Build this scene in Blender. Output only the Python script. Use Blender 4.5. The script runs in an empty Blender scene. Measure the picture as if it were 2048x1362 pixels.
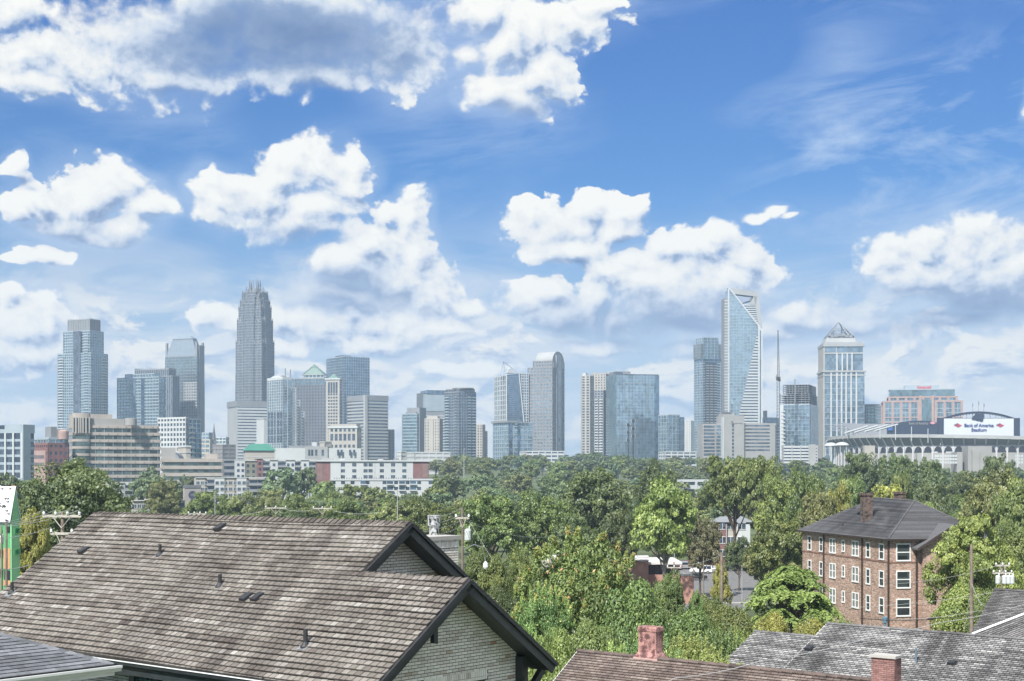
import bpy, math, random
import numpy as np
from mathutils import Vector, Matrix

# ---------------------------------------------------------------- camera, sky, sun, exposure
F = 2900.0            # focal length in photo pixels (photo 2048 wide)
HOR = 940.0           # horizon row
ZC = 25.0             # eye height
scene = bpy.context.scene
COL = scene.collection
cam_d = bpy.data.cameras.new("camera")
cam_d.sensor_width = 36.0
cam_d.lens = 36.0 * F / 2048.0
cam_d.shift_y = (HOR - 681.0) / 2048.0
cam_d.clip_start = 0.5
cam_d.clip_end = 60000.0
cam = bpy.data.objects.new("camera", cam_d)
COL.objects.link(cam)
cam.location = (0, 0, ZC)
cam.rotation_euler = (math.radians(90), 0, 0)
scene.camera = cam

SUN_V = Vector((-0.36, -0.67, 0.0)).normalized()
SUN_EL = math.radians(46)
SUN_DIR = Vector((SUN_V.x * math.cos(SUN_EL), SUN_V.y * math.cos(SUN_EL), math.sin(SUN_EL)))
sun_d = bpy.data.lights.new("sun", 'SUN')
sun_d.energy = 5.0
sun_d.angle = math.radians(2.0)
sun_d.color = (1.0, 0.955, 0.88)
sun = bpy.data.objects.new("sun", sun_d)
COL.objects.link(sun)
sun.rotation_euler = SUN_DIR.to_track_quat('Z', 'Y').to_euler()

scene.view_settings.view_transform = 'Standard'
scene.view_settings.look = 'None'
scene.view_settings.exposure = 0.6
scene.view_settings.gamma = 1.0
scene.view_settings.use_curve_mapping = False
cy = scene.cycles
cy.use_denoising = True
cy.max_bounces = 6
cy.diffuse_bounces = 3
cy.glossy_bounces = 3
cy.transmission_bounces = 3
cy.transparent_max_bounces = 4
cy.volume_bounces = 0
cy.use_adaptive_sampling = True
cy.adaptive_threshold = 0.02
cy.caustics_reflective = False
cy.caustics_refractive = False

world = bpy.data.worlds.new("World")
scene.world = world
world.use_nodes = True
world.cycles.sampling_method = 'MANUAL'
world.cycles.sample_map_resolution = 512


class NT:
    """small helper for node graphs"""
    def __init__(s, tree):
        s.t = tree; s.n = tree.nodes; s.l = tree.links
    def put(s, node, i, v):
        if v is None: return
        if hasattr(v, 'is_output'): s.l.new(v, node.inputs[i])
        else: node.inputs[i].default_value = v
    def m(s, op, a, b=None, c=None, clamp=False):
        k = s.n.new('ShaderNodeMath'); k.operation = op; k.use_clamp = clamp
        for i, v in enumerate((a, b, c)): s.put(k, i, v)
        return k.outputs[0]
    def v(s, op, a, b=None, c=None, sc=None, out=0):
        k = s.n.new('ShaderNodeVectorMath'); k.operation = op
        for i, v in enumerate((a, b, c)): s.put(k, i, v)
        if sc is not None: s.put(k, 3, sc)
        return k.outputs[out]
    def comb(s, x, y, z):
        k = s.n.new('ShaderNodeCombineXYZ')
        for i, v in enumerate((x, y, z)): s.put(k, i, v)
        return k.outputs[0]
    def sep(s, v):
        k = s.n.new('ShaderNodeSeparateXYZ'); s.put(k, 0, v); return k.outputs
    def noise(s, vec, scale=5.0, detail=4.0, rough=0.55, dist=0.0, lac=2.0, col=False, dim='2D'):
        k = s.n.new('ShaderNodeTexNoise'); k.noise_dimensions = dim
        s.put(k, 'Vector', vec); s.put(k, 'Scale', scale); s.put(k, 'Detail', detail)
        s.put(k, 'Roughness', rough); s.put(k, 'Distortion', dist); s.put(k, 'Lacunarity', lac)
        return k.outputs['Color' if col else 'Fac']
    def mr(s, x, a, b, c=0.0, d=1.0, kind='LINEAR'):
        k = s.n.new('ShaderNodeMapRange'); k.interpolation_type = kind
        for i, v in enumerate((x, a, b, c, d)): s.put(k, i, v)
        return k.outputs[0]
    def mix(s, f, a, b, kind='MIX'):
        k = s.n.new('ShaderNodeMix'); k.data_type = 'RGBA'; k.blend_type = kind
        s.put(k, 0, f)
        for i, v in ((6, a), (7, b)):
            if not hasattr(v, 'is_output') and len(v) == 3: v = (*v, 1)
            s.put(k, i, v)
        return k.outputs[2]
    def ramp(s, f, stops):
        k = s.n.new('ShaderNodeValToRGB'); e = k.color_ramp.elements
        while len(e) > 1: e.remove(e[-1])
        e[0].position = stops[0][0]; e[0].color = (*stops[0][1], 1)
        for p, c in stops[1:]:
            x = e.new(p); x.color = (*c, 1)
        s.put(k, 0, f); return k.outputs[0]
    def new(s, kind): return s.n.new(kind)


def azel(px, py):
    x = (px - 1024) / F; z = (HOR - py) / F
    return math.atan2(x, 1.0), math.atan2(z, math.hypot(x, 1.0))


# cumulus lumps of the sky: (px, py, rx, ry) in photo pixels, turned into azimuth and elevation
CUMULUS = [
 (30,30,85,38),(130,115,125,62),(60,165,80,30),(300,100,210,95),(590,60,260,118),(800,95,115,85),(620,160,190,36),(330,165,140,30),(420,20,130,60),
 (960,20,80,45),(1030,75,95,75),(1085,150,75,68),(1040,200,60,32),(1150,50,85,45),(1000,185,75,40),(1200,5,50,22),(940,110,30,30),
 (625,340,95,60),(555,350,60,42),(520,395,105,55),(430,400,52,62),(690,325,26,42),(690,375,36,34),(590,445,150,40),(640,420,90,40),
 (780,430,44,32),(835,440,40,56),(745,495,88,52),(675,540,62,45),(780,560,130,55),(850,590,90,42),(930,605,48,22),(830,520,45,45),
 (60,395,36,40),(180,400,110,58),(225,375,70,42),(290,405,50,26),(250,450,60,30),(140,445,100,36),(24,335,28,24),(45,355,20,16),(10,415,34,26),(35,400,24,20),(190,465,55,16),
 (40,527,28,9),(68,518,30,16),(98,510,20,15),(124,520,28,16),(150,513,14,10),
 (40,640,80,52),(100,625,34,34),(60,700,90,45),(42,584,26,15),(20,592,20,10),
 (432,632,46,28),(405,628,30,20),(465,645,44,24),
 (640,650,110,52),(560,640,45,35),(760,680,120,38),(690,620,40,22),
 (1050,425,44,34),(1110,445,95,50),(1170,415,50,30),(1240,420,60,34),(1130,490,90,32),(1230,460,60,30),
 (1390,490,90,44),(1455,480,60,36),(1500,520,46,42),(1330,490,50,30),(1200,540,58,45),(1280,560,120,62),(1420,560,110,70),(1180,600,60,60),
 (1080,590,64,42),(1110,625,80,45),(1350,620,170,55),(1240,640,90,40),(1400,640,100,35),
 (1518,436,28,10),(1552,428,28,14),(1588,438,24,9),
 (1930,480,70,44),(1860,500,60,40),(1790,515,68,42),(1990,490,80,44),(2060,520,80,65),(1900,550,160,60),(1990,600,130,55),(1800,560,70,40),
 (1640,640,120,36),(1570,625,60,30),(1530,660,90,30),
 (2060,200,14,34),
 (690,590,130,36),(580,690,120,26),(880,655,110,26),(760,640,150,40),(1200,690,130,26),(1430,700,120,26),(1720,640,90,22),(1900,640,160,30),(930,740,110,18),(1330,600,120,60),
]


def build_world():
    N = NT(world.node_tree)
    N.n.clear()
    out = N.new('ShaderNodeOutputWorld')
    bg = N.new('ShaderNodeBackground')
    tc = N.new('ShaderNodeTexCoord')
    d = N.v('NORMALIZE', tc.outputs['Generated'])
    x, y, z = N.sep(d)
    az = N.m('ARCTAN2', x, y)
    el = N.m('ARCSINE', z)
    P = N.comb(az, el, 0.0)
    sky = N.new('ShaderNodeTexSky')
    sky.sky_type = 'NISHITA'
    sky.sun_disc = False
    sky.sun_elevation = SUN_EL
    sky.sun_rotation = math.atan2(SUN_V.x, SUN_V.y)
    sky.altitude = 200; sky.air_density = 1.0; sky.dust_density = 0.6; sky.ozone_density = 1.6
    # depth of blue over elevation
    tint = N.ramp(N.m('MULTIPLY', el, 2.6), [(0.0, (0.50, 0.76, 1.02)), (0.22, (0.34, 0.68, 1.05)), (0.5, (0.32, 0.69, 1.12)), (0.85, (0.27, 0.65, 1.21)), (1.0, (0.27, 0.65, 1.22))])
    base = N.mix(1.0, sky.outputs[0], tint, 'MULTIPLY')

    s = 1.0 / F
    def field(Pv, calm):
        q = N.v('MULTIPLY', Pv, (1.0, 1.25, 1.0))
        w1 = N.v('SUBTRACT', N.noise(q, 16.0, 2.0, 0.55, col=True, dim='2D'), (0.5, 0.5, 0.5))
        Pw = N.v('ADD', Pv, N.v('MULTIPLY', w1, (0.032, 0.022, 0.0)))
        cur = None
        for (cx, cy_, rx, ry) in CUMULUS:
            a, e = azel(cx, cy_)
            ra, re = rx * s * 1.12, ry * s * 1.12
            ln = N.v('LENGTH', N.v('MULTIPLY_ADD', Pw, (1 / ra, 1 / re, 0.0), (-a / ra, -e / re, 0.0)), out=1)
            cur = ln if cur is None else N.m('SMOOTH_MIN', cur, ln, 0.22)
        # outside the frame broken cumulus goes on, its cover raised to add ambient fill
        far = N.noise(N.v('MULTIPLY', Pv, (1.0, 1.9, 1.0)), 5.0, 2.0, 0.5)
        fr = N.mr(far, 0.34, 0.56, 1.9, 0.3)
        aa = N.m('ABSOLUTE', az)
        edge = N.m('MAXIMUM', N.mr(aa, 0.345, 0.42), N.mr(el, 0.325, 0.40))
        cur = N.m('ADD', N.m('MULTIPLY', cur, N.m('SUBTRACT', 1.0, edge)), N.m('MULTIPLY', fr, edge))
        bill = N.noise(q, 40.0, 6.0, 0.6, dim='2D')
        vor = N.new('ShaderNodeTexVoronoi'); vor.feature = 'SMOOTH_F1'; vor.voronoi_dimensions = '2D'
        N.put(vor, 'Vector', N.v('ADD', q, N.v('SCALE', w1, sc=0.06))); N.put(vor, 'Scale', 66.0); N.put(vor, 'Detail', 1.5); N.put(vor, 'Roughness', 0.55)
        f = N.m('SUBTRACT', 1.0, cur)
        f = N.m('ADD', f, N.m('MULTIPLY', N.m('SUBTRACT', bill, 0.40), N.m('MULTIPLY', calm, 1.15)))
        f = N.m('ADD', f, N.m('MULTIPLY', N.m('SUBTRACT', 0.42, vor.outputs['Distance']), N.m('MULTIPLY', calm, 0.38)))
        return f, cur, bill
    def patch(px, py, rx, ry, amt, o=1.4, wob=0.0):
        Q = P if not wob else N.v('ADD', P, N.v('MULTIPLY', N.v('SUBTRACT', N.noise(P, 12.0, 2.0, col=True), (0.5, 0.5, 0.5)), (wob, wob * .5, 0.0)))
        a_, e_ = azel(px, py)
        L_ = N.v('LENGTH', N.v('MULTIPLY_ADD', Q, (1 / rx, 1 / ry, 0), (-a_ / rx, -e_ / ry, 0)), out=1)
        return N.mr(L_, o, 0.2, 0.0, amt, 'SMOOTHSTEP')
    bigu = patch(560, 85, .135, .038, .85, 1.35, .06)
    gr = bigu
    for q_ in ((1900, 640, .12, .026, .75), (1330, 655, .13, .028, .65), (690, 585, .05, .022, .7), (160, 470, .05, .008, .5), (600, 470, .05, .008, .4), (1040, 215, .03, .008, .5)):
        gr = N.m('MAXIMUM', gr, patch(*q_))
    calm = N.m('SUBTRACT', 1.0, N.m('MULTIPLY', gr, 0.72))
    f0, c0, b0 = field(P, calm)
    f1, c1, b1 = field(N.v('ADD', P, (-0.0045, 0.0085, 0.0)), calm)
    relief = N.m('SUBTRACT', f0, f1)
    soft = N.noise(P, 9.0, 2.0, 0.5)
    # the flat undersides: thick cores and low parts turn grey
    wdt = N.m('ADD', N.mr(soft, 0.38, 0.65, 0.13, 0.45), N.m('ADD', N.m('MULTIPLY', gr, 0.8), N.mr(relief, -0.05, -0.5, 0.0, 0.22)))
    dens = N.mr(f0, 0.0, wdt, 0.0, 1.0, 'SMOOTHSTEP')
    lit = N.m('ADD', 0.72, N.m('MULTIPLY', N.m('MULTIPLY', relief, 0.68), N.m('SUBTRACT', 1.0, N.m('MULTIPLY', gr, .75))))
    lit = N.m('ADD', lit, N.m('MULTIPLY', N.m('SUBTRACT', b0, 0.5), N.m('MULTIPLY', calm, 0.42)))
    depth = N.mr(c0, 0.75, 0.05, 0.0, 1.0)
    lown = N.noise(N.v('MULTIPLY', P, (1.0, 1.6, 1.0)), 7.0, 3.0, 0.5)
    under = N.m('MULTIPLY', N.mr(lown, 0.40, 0.62), depth)
    lit = N.m('SUBTRACT', lit, N.m('MULTIPLY', under, 0.16))
    lit = N.m('SUBTRACT', lit, N.m('MULTIPLY', gr, 0.60))
    lit = N.m('MINIMUM', N.m('MAXIMUM', lit, 0.0), 1.0)
    ccol = N.ramp(lit, [(0.0, (1.3, 2.3, 4.5)), (0.30, (3.0, 4.1, 6.2)), (0.52, (6.5, 7.3, 8.5)), (0.72, (8.8, 8.95, 9.0)), (1.0, (10.1, 10.05, 9.6))])
    # cirrus and thin veils
    rot = N.comb(N.m('ADD', az, N.m('MULTIPLY', el, 0.9)), N.m('MULTIPLY', N.m('SUBTRACT', el, N.m('MULTIPLY', az, 0.22)), 3.6), 0.3)
    ci = N.noise(N.v('ADD', rot, (3.7, 1.3, 0.0)), 6.5, 8.0, 0.64, 0.35)
    cmask = N.noise(N.v('MULTIPLY', P, (1.0, 1.8, 1.0)), 5.0, 2.0, 0.5)
    zone = N.mr(az, -0.12, 0.16, 0.35, 1.0)
    cir = N.m('MULTIPLY', N.m('MULTIPLY', N.mr(ci, 0.43, 0.70), N.mr(cmask, 0.33, 0.55)), zone)
    cir = N.m('MULTIPLY', cir, 0.95)
    # milky layer low over the horizon
    low = N.mr(el, 0.20, 0.06, 0.0, 1.0, 'SMOOTHSTEP')
    ln_ = N.noise(N.v('MULTIPLY', P, (1.0, 3.2, 1.0)), 8.0, 5.0, 0.6, 0.6)
    milk = N.m('MULTIPLY', low, N.mr(ln_, 0.28, 0.55, 0.65, 1.0))
    col = N.mix(cir, base, (4.6, 6.1, 8.6))
    mcol = N.mix(N.mr(ln_, 0.40, 0.60), (5.2, 6.5, 7.9), (8.5, 8.7, 8.8))
    col = N.mix(milk, col, mcol)
    # heaped clouds low down, soft with distance
    def lowc(Pv): return N.m('ADD', N.noise(N.v('MULTIPLY', Pv, (1.0, 2.1, 1.0)), 15.0, 6.0, 0.6, 0.25), N.m('MULTIPLY', N.noise(N.v('MULTIPLY', Pv, (1.0, 2.6, 1.0)), 5.0, 2.0), .35))
    l0, l1 = lowc(P), lowc(N.v('ADD', P, (-.004, .006, 0.0)))
    ld = N.m('MULTIPLY', N.mr(l0, .60, .71, 0, .9, 'SMOOTHSTEP'), N.m('MULTIPLY', N.mr(el, .015, .035), N.mr(el, .135, .095)))
    ls = N.m('ADD', .62, N.m('MULTIPLY', N.m('SUBTRACT', l0, l1), 6.5), clamp=True)
    col = N.mix(ld, col, N.ramp(ls, [(0, (4.0, 5.2, 7.2)), (.5, (7.4, 7.9, 8.6)), (1, (10.0, 9.7, 9.0))]))
    halo = N.m('MULTIPLY', N.mr(c0, 1.55, 0.95, 0.0, 0.4, 'SMOOTHSTEP'), N.mr(cmask, 0.35, 0.6))
    col = N.mix(halo, col, (5.0, 6.4, 8.6))
    col = N.mix(dens, col, ccol)
    # below the horizon: ground haze
    col = N.mix(N.mr(el, 0.0, -0.03), col, (3.0, 3.4, 3.6))
    col = N.v('SCALE', col, sc=0.667)
    N.l.new(col, bg.inputs[0])
    bg.inputs[1].default_value = 0.10
    N.l.new(bg.outputs[0], out.inputs[0])


build_world()


def build_haze(dens=0.00015):
    """air of even density, one closed box round camera and town; the sky stays outside"""
    me = bpy.data.meshes.new('haze')
    x, y0, y1, z0, z1 = 2650, -60, 5600, -6.0, 310.0
    v = [(a, b, c) for c in (z0, z1) for a, b in ((-x, y0), (x, y0), (x, y1), (-x, y1))]
    me.from_pydata(v, [], [(3, 2, 1, 0), (4, 5, 6, 7), (0, 1, 5, 4), (1, 2, 6, 5), (2, 3, 7, 6), (3, 0, 4, 7)])
    m = bpy.data.materials.new('haze'); m.use_nodes = True; t = m.node_tree; t.nodes.clear()
    o = t.nodes.new('ShaderNodeOutputMaterial'); p = t.nodes.new('ShaderNodeVolumePrincipled')
    p.inputs['Color'].default_value = (0.58, 0.78, 1.0, 1); p.inputs['Density'].default_value = dens; p.inputs['Anisotropy'].default_value = 0.0
    t.links.new(p.outputs[0], o.inputs['Volume'])
    me.materials.append(m)
    ob = bpy.data.objects.new('haze', me); COL.objects.link(ob); ob['kind'] = 'stuff'


build_haze()

# ---------------------------------------------------------------- helpers
def P(px, py, D):
    return Vector(((px - 1024) / F * D, D, ZC + (HOR - py) / F * D))


def ray(px, py):
    return Vector(((px - 1024) / F, 1.0, (HOR - py) / F))


EYE = Vector((0, 0, ZC))


def hit(px, py, o, n):
    r = ray(px, py)
    return EYE + r * ((o - EYE).dot(n) / r.dot(n))


def to_px(p):
    return 1024 + F * p[0] / p[1], HOR - F * (p[2] - ZC) / p[1]


GY = [0, 60, 165, 250, 400, 600, 900, 1100, 1300, 1700, 2300, 5000, 9000]
GZ = [-10, -14, -18.3, -22.5, -23.5, -22.5, -17, -9, -2, 5, 12, 14, 16]


def gz(D):
    return ZC + float(np.interp(D, GY, GZ))


def setup(o, label=None, cat=None, group=None, kind=None):
    if label: o['label'] = label
    if cat: o['category'] = cat
    if group: o['group'] = group
    if kind: o['kind'] = kind
    return o


def thing(name, label, cat, loc=(0, 0, 0), group=None, rz=0.0):
    o = bpy.data.objects.new(name, None)
    COL.objects.link(o)
    o.empty_display_size = 0.3
    o.location = loc
    o.rotation_euler = (0, 0, rz)
    return setup(o, label, cat, group)


class MB:
    def __init__(s): s.v = []; s.f = []; s.mi = []; s.r = []
    def add(s, vs, fs, mi=0, r=0.5):
        b = len(s.v); s.v.extend([tuple(v) for v in vs])
        for f in fs:
            s.f.append(tuple(b + i for i in f)); s.mi.append(mi); s.r.append(r)
    def box(s, fr, a0, a1, b0, b1, z0, z1, mi=0, r=0.5):
        o, u, w = fr
        vs = [(o[0] + u[0] * a + w[0] * b, o[1] + u[1] * a + w[1] * b, z) for z in (z0, z1) for a, b in ((a0, b0), (a1, b0), (a1, b1), (a0, b1))]
        s.add(vs, [(3, 2, 1, 0), (4, 5, 6, 7), (0, 1, 5, 4), (1, 2, 6, 5), (2, 3, 7, 6), (3, 0, 4, 7)], mi, r)
    def abox(s, c, h, mi=0, r=0.5, M=None):
        vs = [Vector((x * h[0], y * h[1], z * h[2])) for z in (-1, 1) for x, y in ((-1, -1), (1, -1), (1, 1), (-1, 1))]
        if M is not None: vs = [M @ v for v in vs]
        vs = [v + Vector(c) for v in vs]
        s.add(vs, [(3, 2, 1, 0), (4, 5, 6, 7), (0, 1, 5, 4), (1, 2, 6, 5), (2, 3, 7, 6), (3, 0, 4, 7)], mi, r)
    def prism(s, pts, ext, mi=0, r=0.5):
        """planar polygon pts extruded by vector ext"""
        n = len(pts); e = Vector(ext)
        vs = [Vector(p) for p in pts] + [Vector(p) + e for p in pts]
        s.add(vs, [tuple(range(n)), tuple(range(2 * n - 1, n - 1, -1))] + [(i, i + n, (i + 1) % n + n, (i + 1) % n) for i in range(n)], mi, r)
    def tube(s, pts, rad, k=6, mi=0, r=0.5, cap=True):
        pts = [Vector(p) for p in pts]
        if not hasattr(rad, '__len__'): rad = [rad] * len(pts)
        vs = []; fs = []
        for i, p in enumerate(pts):
            d = (pts[min(i + 1, len(pts) - 1)] - pts[max(i - 1, 0)]).normalized()
            x = d.orthogonal() if abs(d.z) > 0.9 else Vector((-d.y, d.x, 0))
            x.normalize(); y = d.cross(x)
            for j in range(k):
                a = 2 * math.pi * j / k
                vs.append(p + (x * math.cos(a) + y * math.sin(a)) * rad[i])
        for i in range(len(pts) - 1):
            for j in range(k):
                fs.append((i * k + j, i * k + (j + 1) % k, (i + 1) * k + (j + 1) % k, (i + 1) * k + j))
        if cap: fs.append(tuple(range(k))[::-1]); fs.append(tuple((len(pts) - 1) * k + j for j in range(k)))
        s.add(vs, fs, mi, r)
    def lathe(s, c, prof, k=16, mi=0, r=0.5):
        vs = []; fs = []; n = len(prof)
        for (rr, z) in prof:
            for j in range(k):
                a = 2 * math.pi * j / k
                vs.append((c[0] + rr * math.cos(a), c[1] + rr * math.sin(a), c[2] + z))
        for i in range(n - 1):
            for j in range(k):
                fs.append((i * k + j, i * k + (j + 1) % k, (i + 1) * k + (j + 1) % k, (i + 1) * k + j))
        fs.append(tuple(range(k))[::-1]); fs.append(tuple((n - 1) * k + j for j in range(k)))
        s.add(vs, fs, mi, r)
    def mesh(s, name, mats, org=(0, 0, 0)):
        me = bpy.data.meshes.new(name)
        ox, oy, oz = org
        me.from_pydata([(x - ox, y - oy, z - oz) for x, y, z in s.v], [], s.f)
        if not isinstance(mats, (list, tuple)): mats = [mats]
        for m in mats: me.materials.append(m)
        if len(mats) > 1: me.polygons.foreach_set('material_index', s.mi)
        at = me.attributes.new('tone', 'FLOAT', 'FACE')
        at.data.foreach_set('value', s.r)
        return me
    def build(s, name, mats, parent=None, label=None, cat=None, kind=None, group=None, loc=None):
        if not s.f: return None
        org = parent.location if parent is not None else (loc or (0, 0, 0))
        if parent is not None and parent.parent is not None: org = Vector(parent.parent.location)
        o = bpy.data.objects.new(name, s.mesh(name, mats, org))
        COL.objects.link(o)
        if parent is not None: o.parent = parent
        else: o.location = org
        return setup(o, label, cat, group, kind)


def fr_at(p, ang):
    """frame: origin p, u = direction at ang (degrees from +x, towards +y), w = perpendicular to the left/back"""
    a = math.radians(ang)
    return ((p[0], p[1]), (math.cos(a), math.sin(a)), (-math.sin(a), math.cos(a)))


# ---------------------------------------------------------------- materials
def pm(name, col, rough=0.8, var=0.18, scale=1.0, metal=0.0, bump=0.0, tone=0.0, stain=None, spec=0.4, bscale=None, streak=0.0):
    m = bpy.data.materials.new(name); m.use_nodes = True
    N = NT(m.node_tree); b = N.n['Principled BSDF']
    geo = N.new('ShaderNodeNewGeometry'); pos = geo.outputs['Position']
    c = (*col, 1)
    n1 = N.noise(pos, scale, 5.0, 0.6, dim='3D')
    f = N.mr(n1, 0.3, 0.7, 1 - var, 1 + var)
    if tone:
        a = N.new('ShaderNodeAttribute'); a.attribute_name = 'tone'
        f = N.m('MULTIPLY', f, N.mr(a.outputs['Fac'], 0, 1, 1 - tone, 1 + tone))
    if streak:
        n3 = N.noise(N.v('MULTIPLY', pos, (1.6, 1.6, 0.12)), 1.2 * scale, 4.0, 0.6, dim='3D')
        f = N.m('MULTIPLY', f, N.mr(n3, 0.35, 0.65, 1 - streak, 1.0))
    out = N.v('SCALE', c[:3], sc=f)
    if stain:
        n2 = N.noise(pos, stain[1], 6.0, 0.65, dim='3D')
        out = N.mix(N.mr(n2, stain[2], stain[2] + 0.12), out, (*stain[0], 1))
    N.l.new(out, b.inputs['Base Color'])
    b.inputs['Roughness'].default_value = rough
    b.inputs['Metallic'].default_value = metal
    b.inputs['Specular IOR Level'].default_value = spec
    if bump:
        k = N.new('ShaderNodeBump'); k.inputs['Strength'].default_value = bump; k.inputs['Distance'].default_value = 0.02
        N.l.new(N.noise(pos, bscale or scale * 8, 4.0, 0.6, dim='3D'), k.inputs['Height'])
        N.l.new(k.outputs[0], b.inputs['Normal'])
    return m


def glass(name, col, rough=0.12, cell=(3.0, 3.0, 3.9), var=0.35, metal=0.75):
    """reflective window glass, every pane with its own slight tone"""
    m = bpy.data.materials.new(name); m.use_nodes = True
    N = NT(m.node_tree); b = N.n['Principled BSDF']
    geo = N.new('ShaderNodeNewGeometry')
    q = N.v('FLOOR', N.v('DIVIDE', geo.outputs['Position'], cell))
    w = N.new('ShaderNodeTexWhiteNoise'); N.put(w, 'Vector', q)
    big = N.noise(geo.outputs['Position'], 0.03, 3.0, 0.6, dim='3D')
    f = N.m('MULTIPLY', N.mr(w.outputs['Value'], 0, 1, 1 - var, 1 + var), N.mr(big, 0.35, 0.65, 0.85, 1.12))
    N.l.new(N.v('SCALE', col, sc=f), b.inputs['Base Color'])
    b.inputs['Metallic'].default_value = metal
    wob = N.v('ADD', N.v('SCALE', N.v('SUBTRACT', w.outputs['Color'], (.5, .5, .5)), sc=.07), N.v('SCALE', N.v('SUBTRACT', N.noise(geo.outputs['Position'], .06, 3.0, .6, col=True, dim='3D'), (.5, .5, .5)), sc=.22))
    N.l.new(N.v('NORMALIZE', N.v('ADD', geo.outputs['Normal'], wob)), b.inputs['Normal'])
    N.l.new(N.mr(w.outputs['Value'], 0, 1, rough, rough + 0.12), b.inputs['Roughness'])
    return m


M = {}
M['ground'] = pm('ground', (0.085, 0.11, 0.045), 0.95, 0.4, 0.05)
M['lawn'] = pm('lawn', (0.06, 0.10, 0.03), 0.95, 0.3, 0.3)
M['asphalt'] = pm('asphalt', (0.17, 0.17, 0.17), 0.9, 0.15, 0.4)
M['concrete'] = pm('concrete', (0.42, 0.41, 0.39), 0.85, 0.12, 0.4)
M['charcoal'] = pm('charcoal_paint', (0.028, 0.034, 0.038), 0.35, 0.25, 3.0, bump=0.1, spec=0.5)
M['shadow_underlay'] = pm('roof_shadow_underlay', (0.012, 0.011, 0.010), 0.95, 0.2)  # near-black, so gaps between shingle courses draw painted butt-edge shadow lines
M['mortar'] = pm('mortar', (0.075, 0.062, 0.052), 0.95, 0.3, 3.0)
M['white_trim'] = pm('white_trim', (0.74, 0.76, 0.76), 0.45, 0.06, 2.0)
M['teal'] = pm('teal_siding', (0.05, 0.27, 0.32), 0.6, 0.12, 2.0)
M['dark_metal'] = pm('dark_metal', (0.03, 0.032, 0.036), 0.5, 0.3, 5.0)
M['steel'] = pm('steel', (0.35, 0.37, 0.38), 0.4, 0.2, 5.0, metal=0.6)
M['glass_dark'] = glass('window_glass', (0.10, 0.13, 0.15), 0.08, (0.8, 0.8, 1.0), 0.4, 0.5)
M['white'] = pm('white_paint', (0.62, 0.62, 0.61), 0.6, 0.06, 0.5)
M['rubber'] = pm('rubber', (0.02, 0.02, 0.02), 0.8, 0.2)
M['wire'] = pm('wire', (0.42, 0.43, 0.43), 0.6, 0.1)
M['wood_pole'] = pm('weathered_pole', (0.24, 0.20, 0.165), 0.9, 0.3, 2.0, streak=0.35)
M['porcelain'] = pm('porcelain', (0.75, 0.78, 0.78), 0.3, 0.05)


def painted_brick():
    m = bpy.data.materials.new('painted_brick'); m.use_nodes = True
    N = NT(m.node_tree); b = N.n['Principled BSDF']
    geo = N.new('ShaderNodeNewGeometry'); pos = geo.outputs['Position']
    a = N.new('ShaderNodeAttribute'); a.attribute_name = 'tone'
    t = a.outputs['Fac']
    c = N.ramp(t, [(0.0, (0.48, 0.30, 0.20)), (0.05, (0.54, 0.46, 0.37)), (0.2, (0.66, 0.61, 0.55)), (0.55, (0.84, 0.79, 0.72)), (1.0, (0.90, 0.87, 0.81))])
    chip = N.noise(pos, 16.0, 5.0, 0.7, dim='3D')
    worn = N.noise(pos, 0.55, 3.0, 0.6, dim='3D')
    thr = N.mr(worn, 0.35, 0.7, 0.74, 0.60)
    f = N.m('GREATER_THAN', chip, thr)
    red = N.mix(N.noise(pos, 30.0, 2.0, dim='3D'), (0.10, 0.045, 0.03), (0.32, 0.15, 0.09))
    c = N.mix(f, c, red)
    c = N.mix(N.mr(N.noise(pos, 1.3, 5.0, 0.65, dim='3D'), 0.5, 0.8, 0.0, 0.3), c, (0.50, 0.42, 0.32))
    N.l.new(c, b.inputs['Base Color']); b.inputs['Roughness'].default_value = 0.75
    k = N.new('ShaderNodeBump'); k.inputs['Strength'].default_value = 0.5; k.inputs['Distance'].default_value = 0.01
    N.l.new(N.noise(pos, 40.0, 4.0, 0.6, dim='3D'), k.inputs['Height']); N.l.new(k.outputs[0], b.inputs['Normal'])
    return m


M['pbrick'] = painted_brick()


def shingle_mat(name, stops, sdir, tdir, streak=0.6, warm=(0.10, 0.085, 0.07), sfreq=0.55, patch=0.5, var=0.25):
    """weathered asphalt tabs: a tone per tab, granules, and algae streaks that run down the slope"""
    m = bpy.data.materials.new(name); m.use_nodes = True
    N = NT(m.node_tree); b = N.n['Principled BSDF']
    geo = N.new('ShaderNodeNewGeometry'); pos = geo.outputs['Position']
    a = N.new('ShaderNodeAttribute'); a.attribute_name = 'tone'
    c = N.ramp(a.outputs['Fac'], stops)
    s_ = N.v('DOT_PRODUCT', pos, tuple(sdir), out=1)
    t_ = N.v('DOT_PRODUCT', pos, tuple(tdir), out=1)
    st = N.comb(N.m('MULTIPLY', s_, sfreq), N.m('MULTIPLY', t_, sfreq * 0.16), 0.0)
    n1 = N.noise(st, 1.0, 5.0, 0.62, 0.5)
    pn = N.noise(N.comb(s_, t_, 0.0), 0.22, 3.0, 0.5)
    k1 = N.m('MULTIPLY', N.mr(n1, 0.46, 0.66, 0.0, streak), N.mr(pn, 0.4, 0.6, 1 - patch, 1.0))
    c = N.mix(k1, c, warm)
    gr = N.noise(pos, 55.0, 3.0, 0.7, dim='3D')
    c = N.v('SCALE', c, sc=N.mr(gr, 0.25, 0.75, 1 - var, 1 + var))
    md = N.noise(pos, 5.0, 4.0, 0.6, dim='3D')
    c = N.v('SCALE', c, sc=N.mr(md, 0.3, 0.7, 0.85, 1.15))
    N.l.new(c, b.inputs['Base Color']); b.inputs['Roughness'].default_value = 0.92
    b.inputs['Specular IOR Level'].default_value = 0.25
    return m


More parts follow.
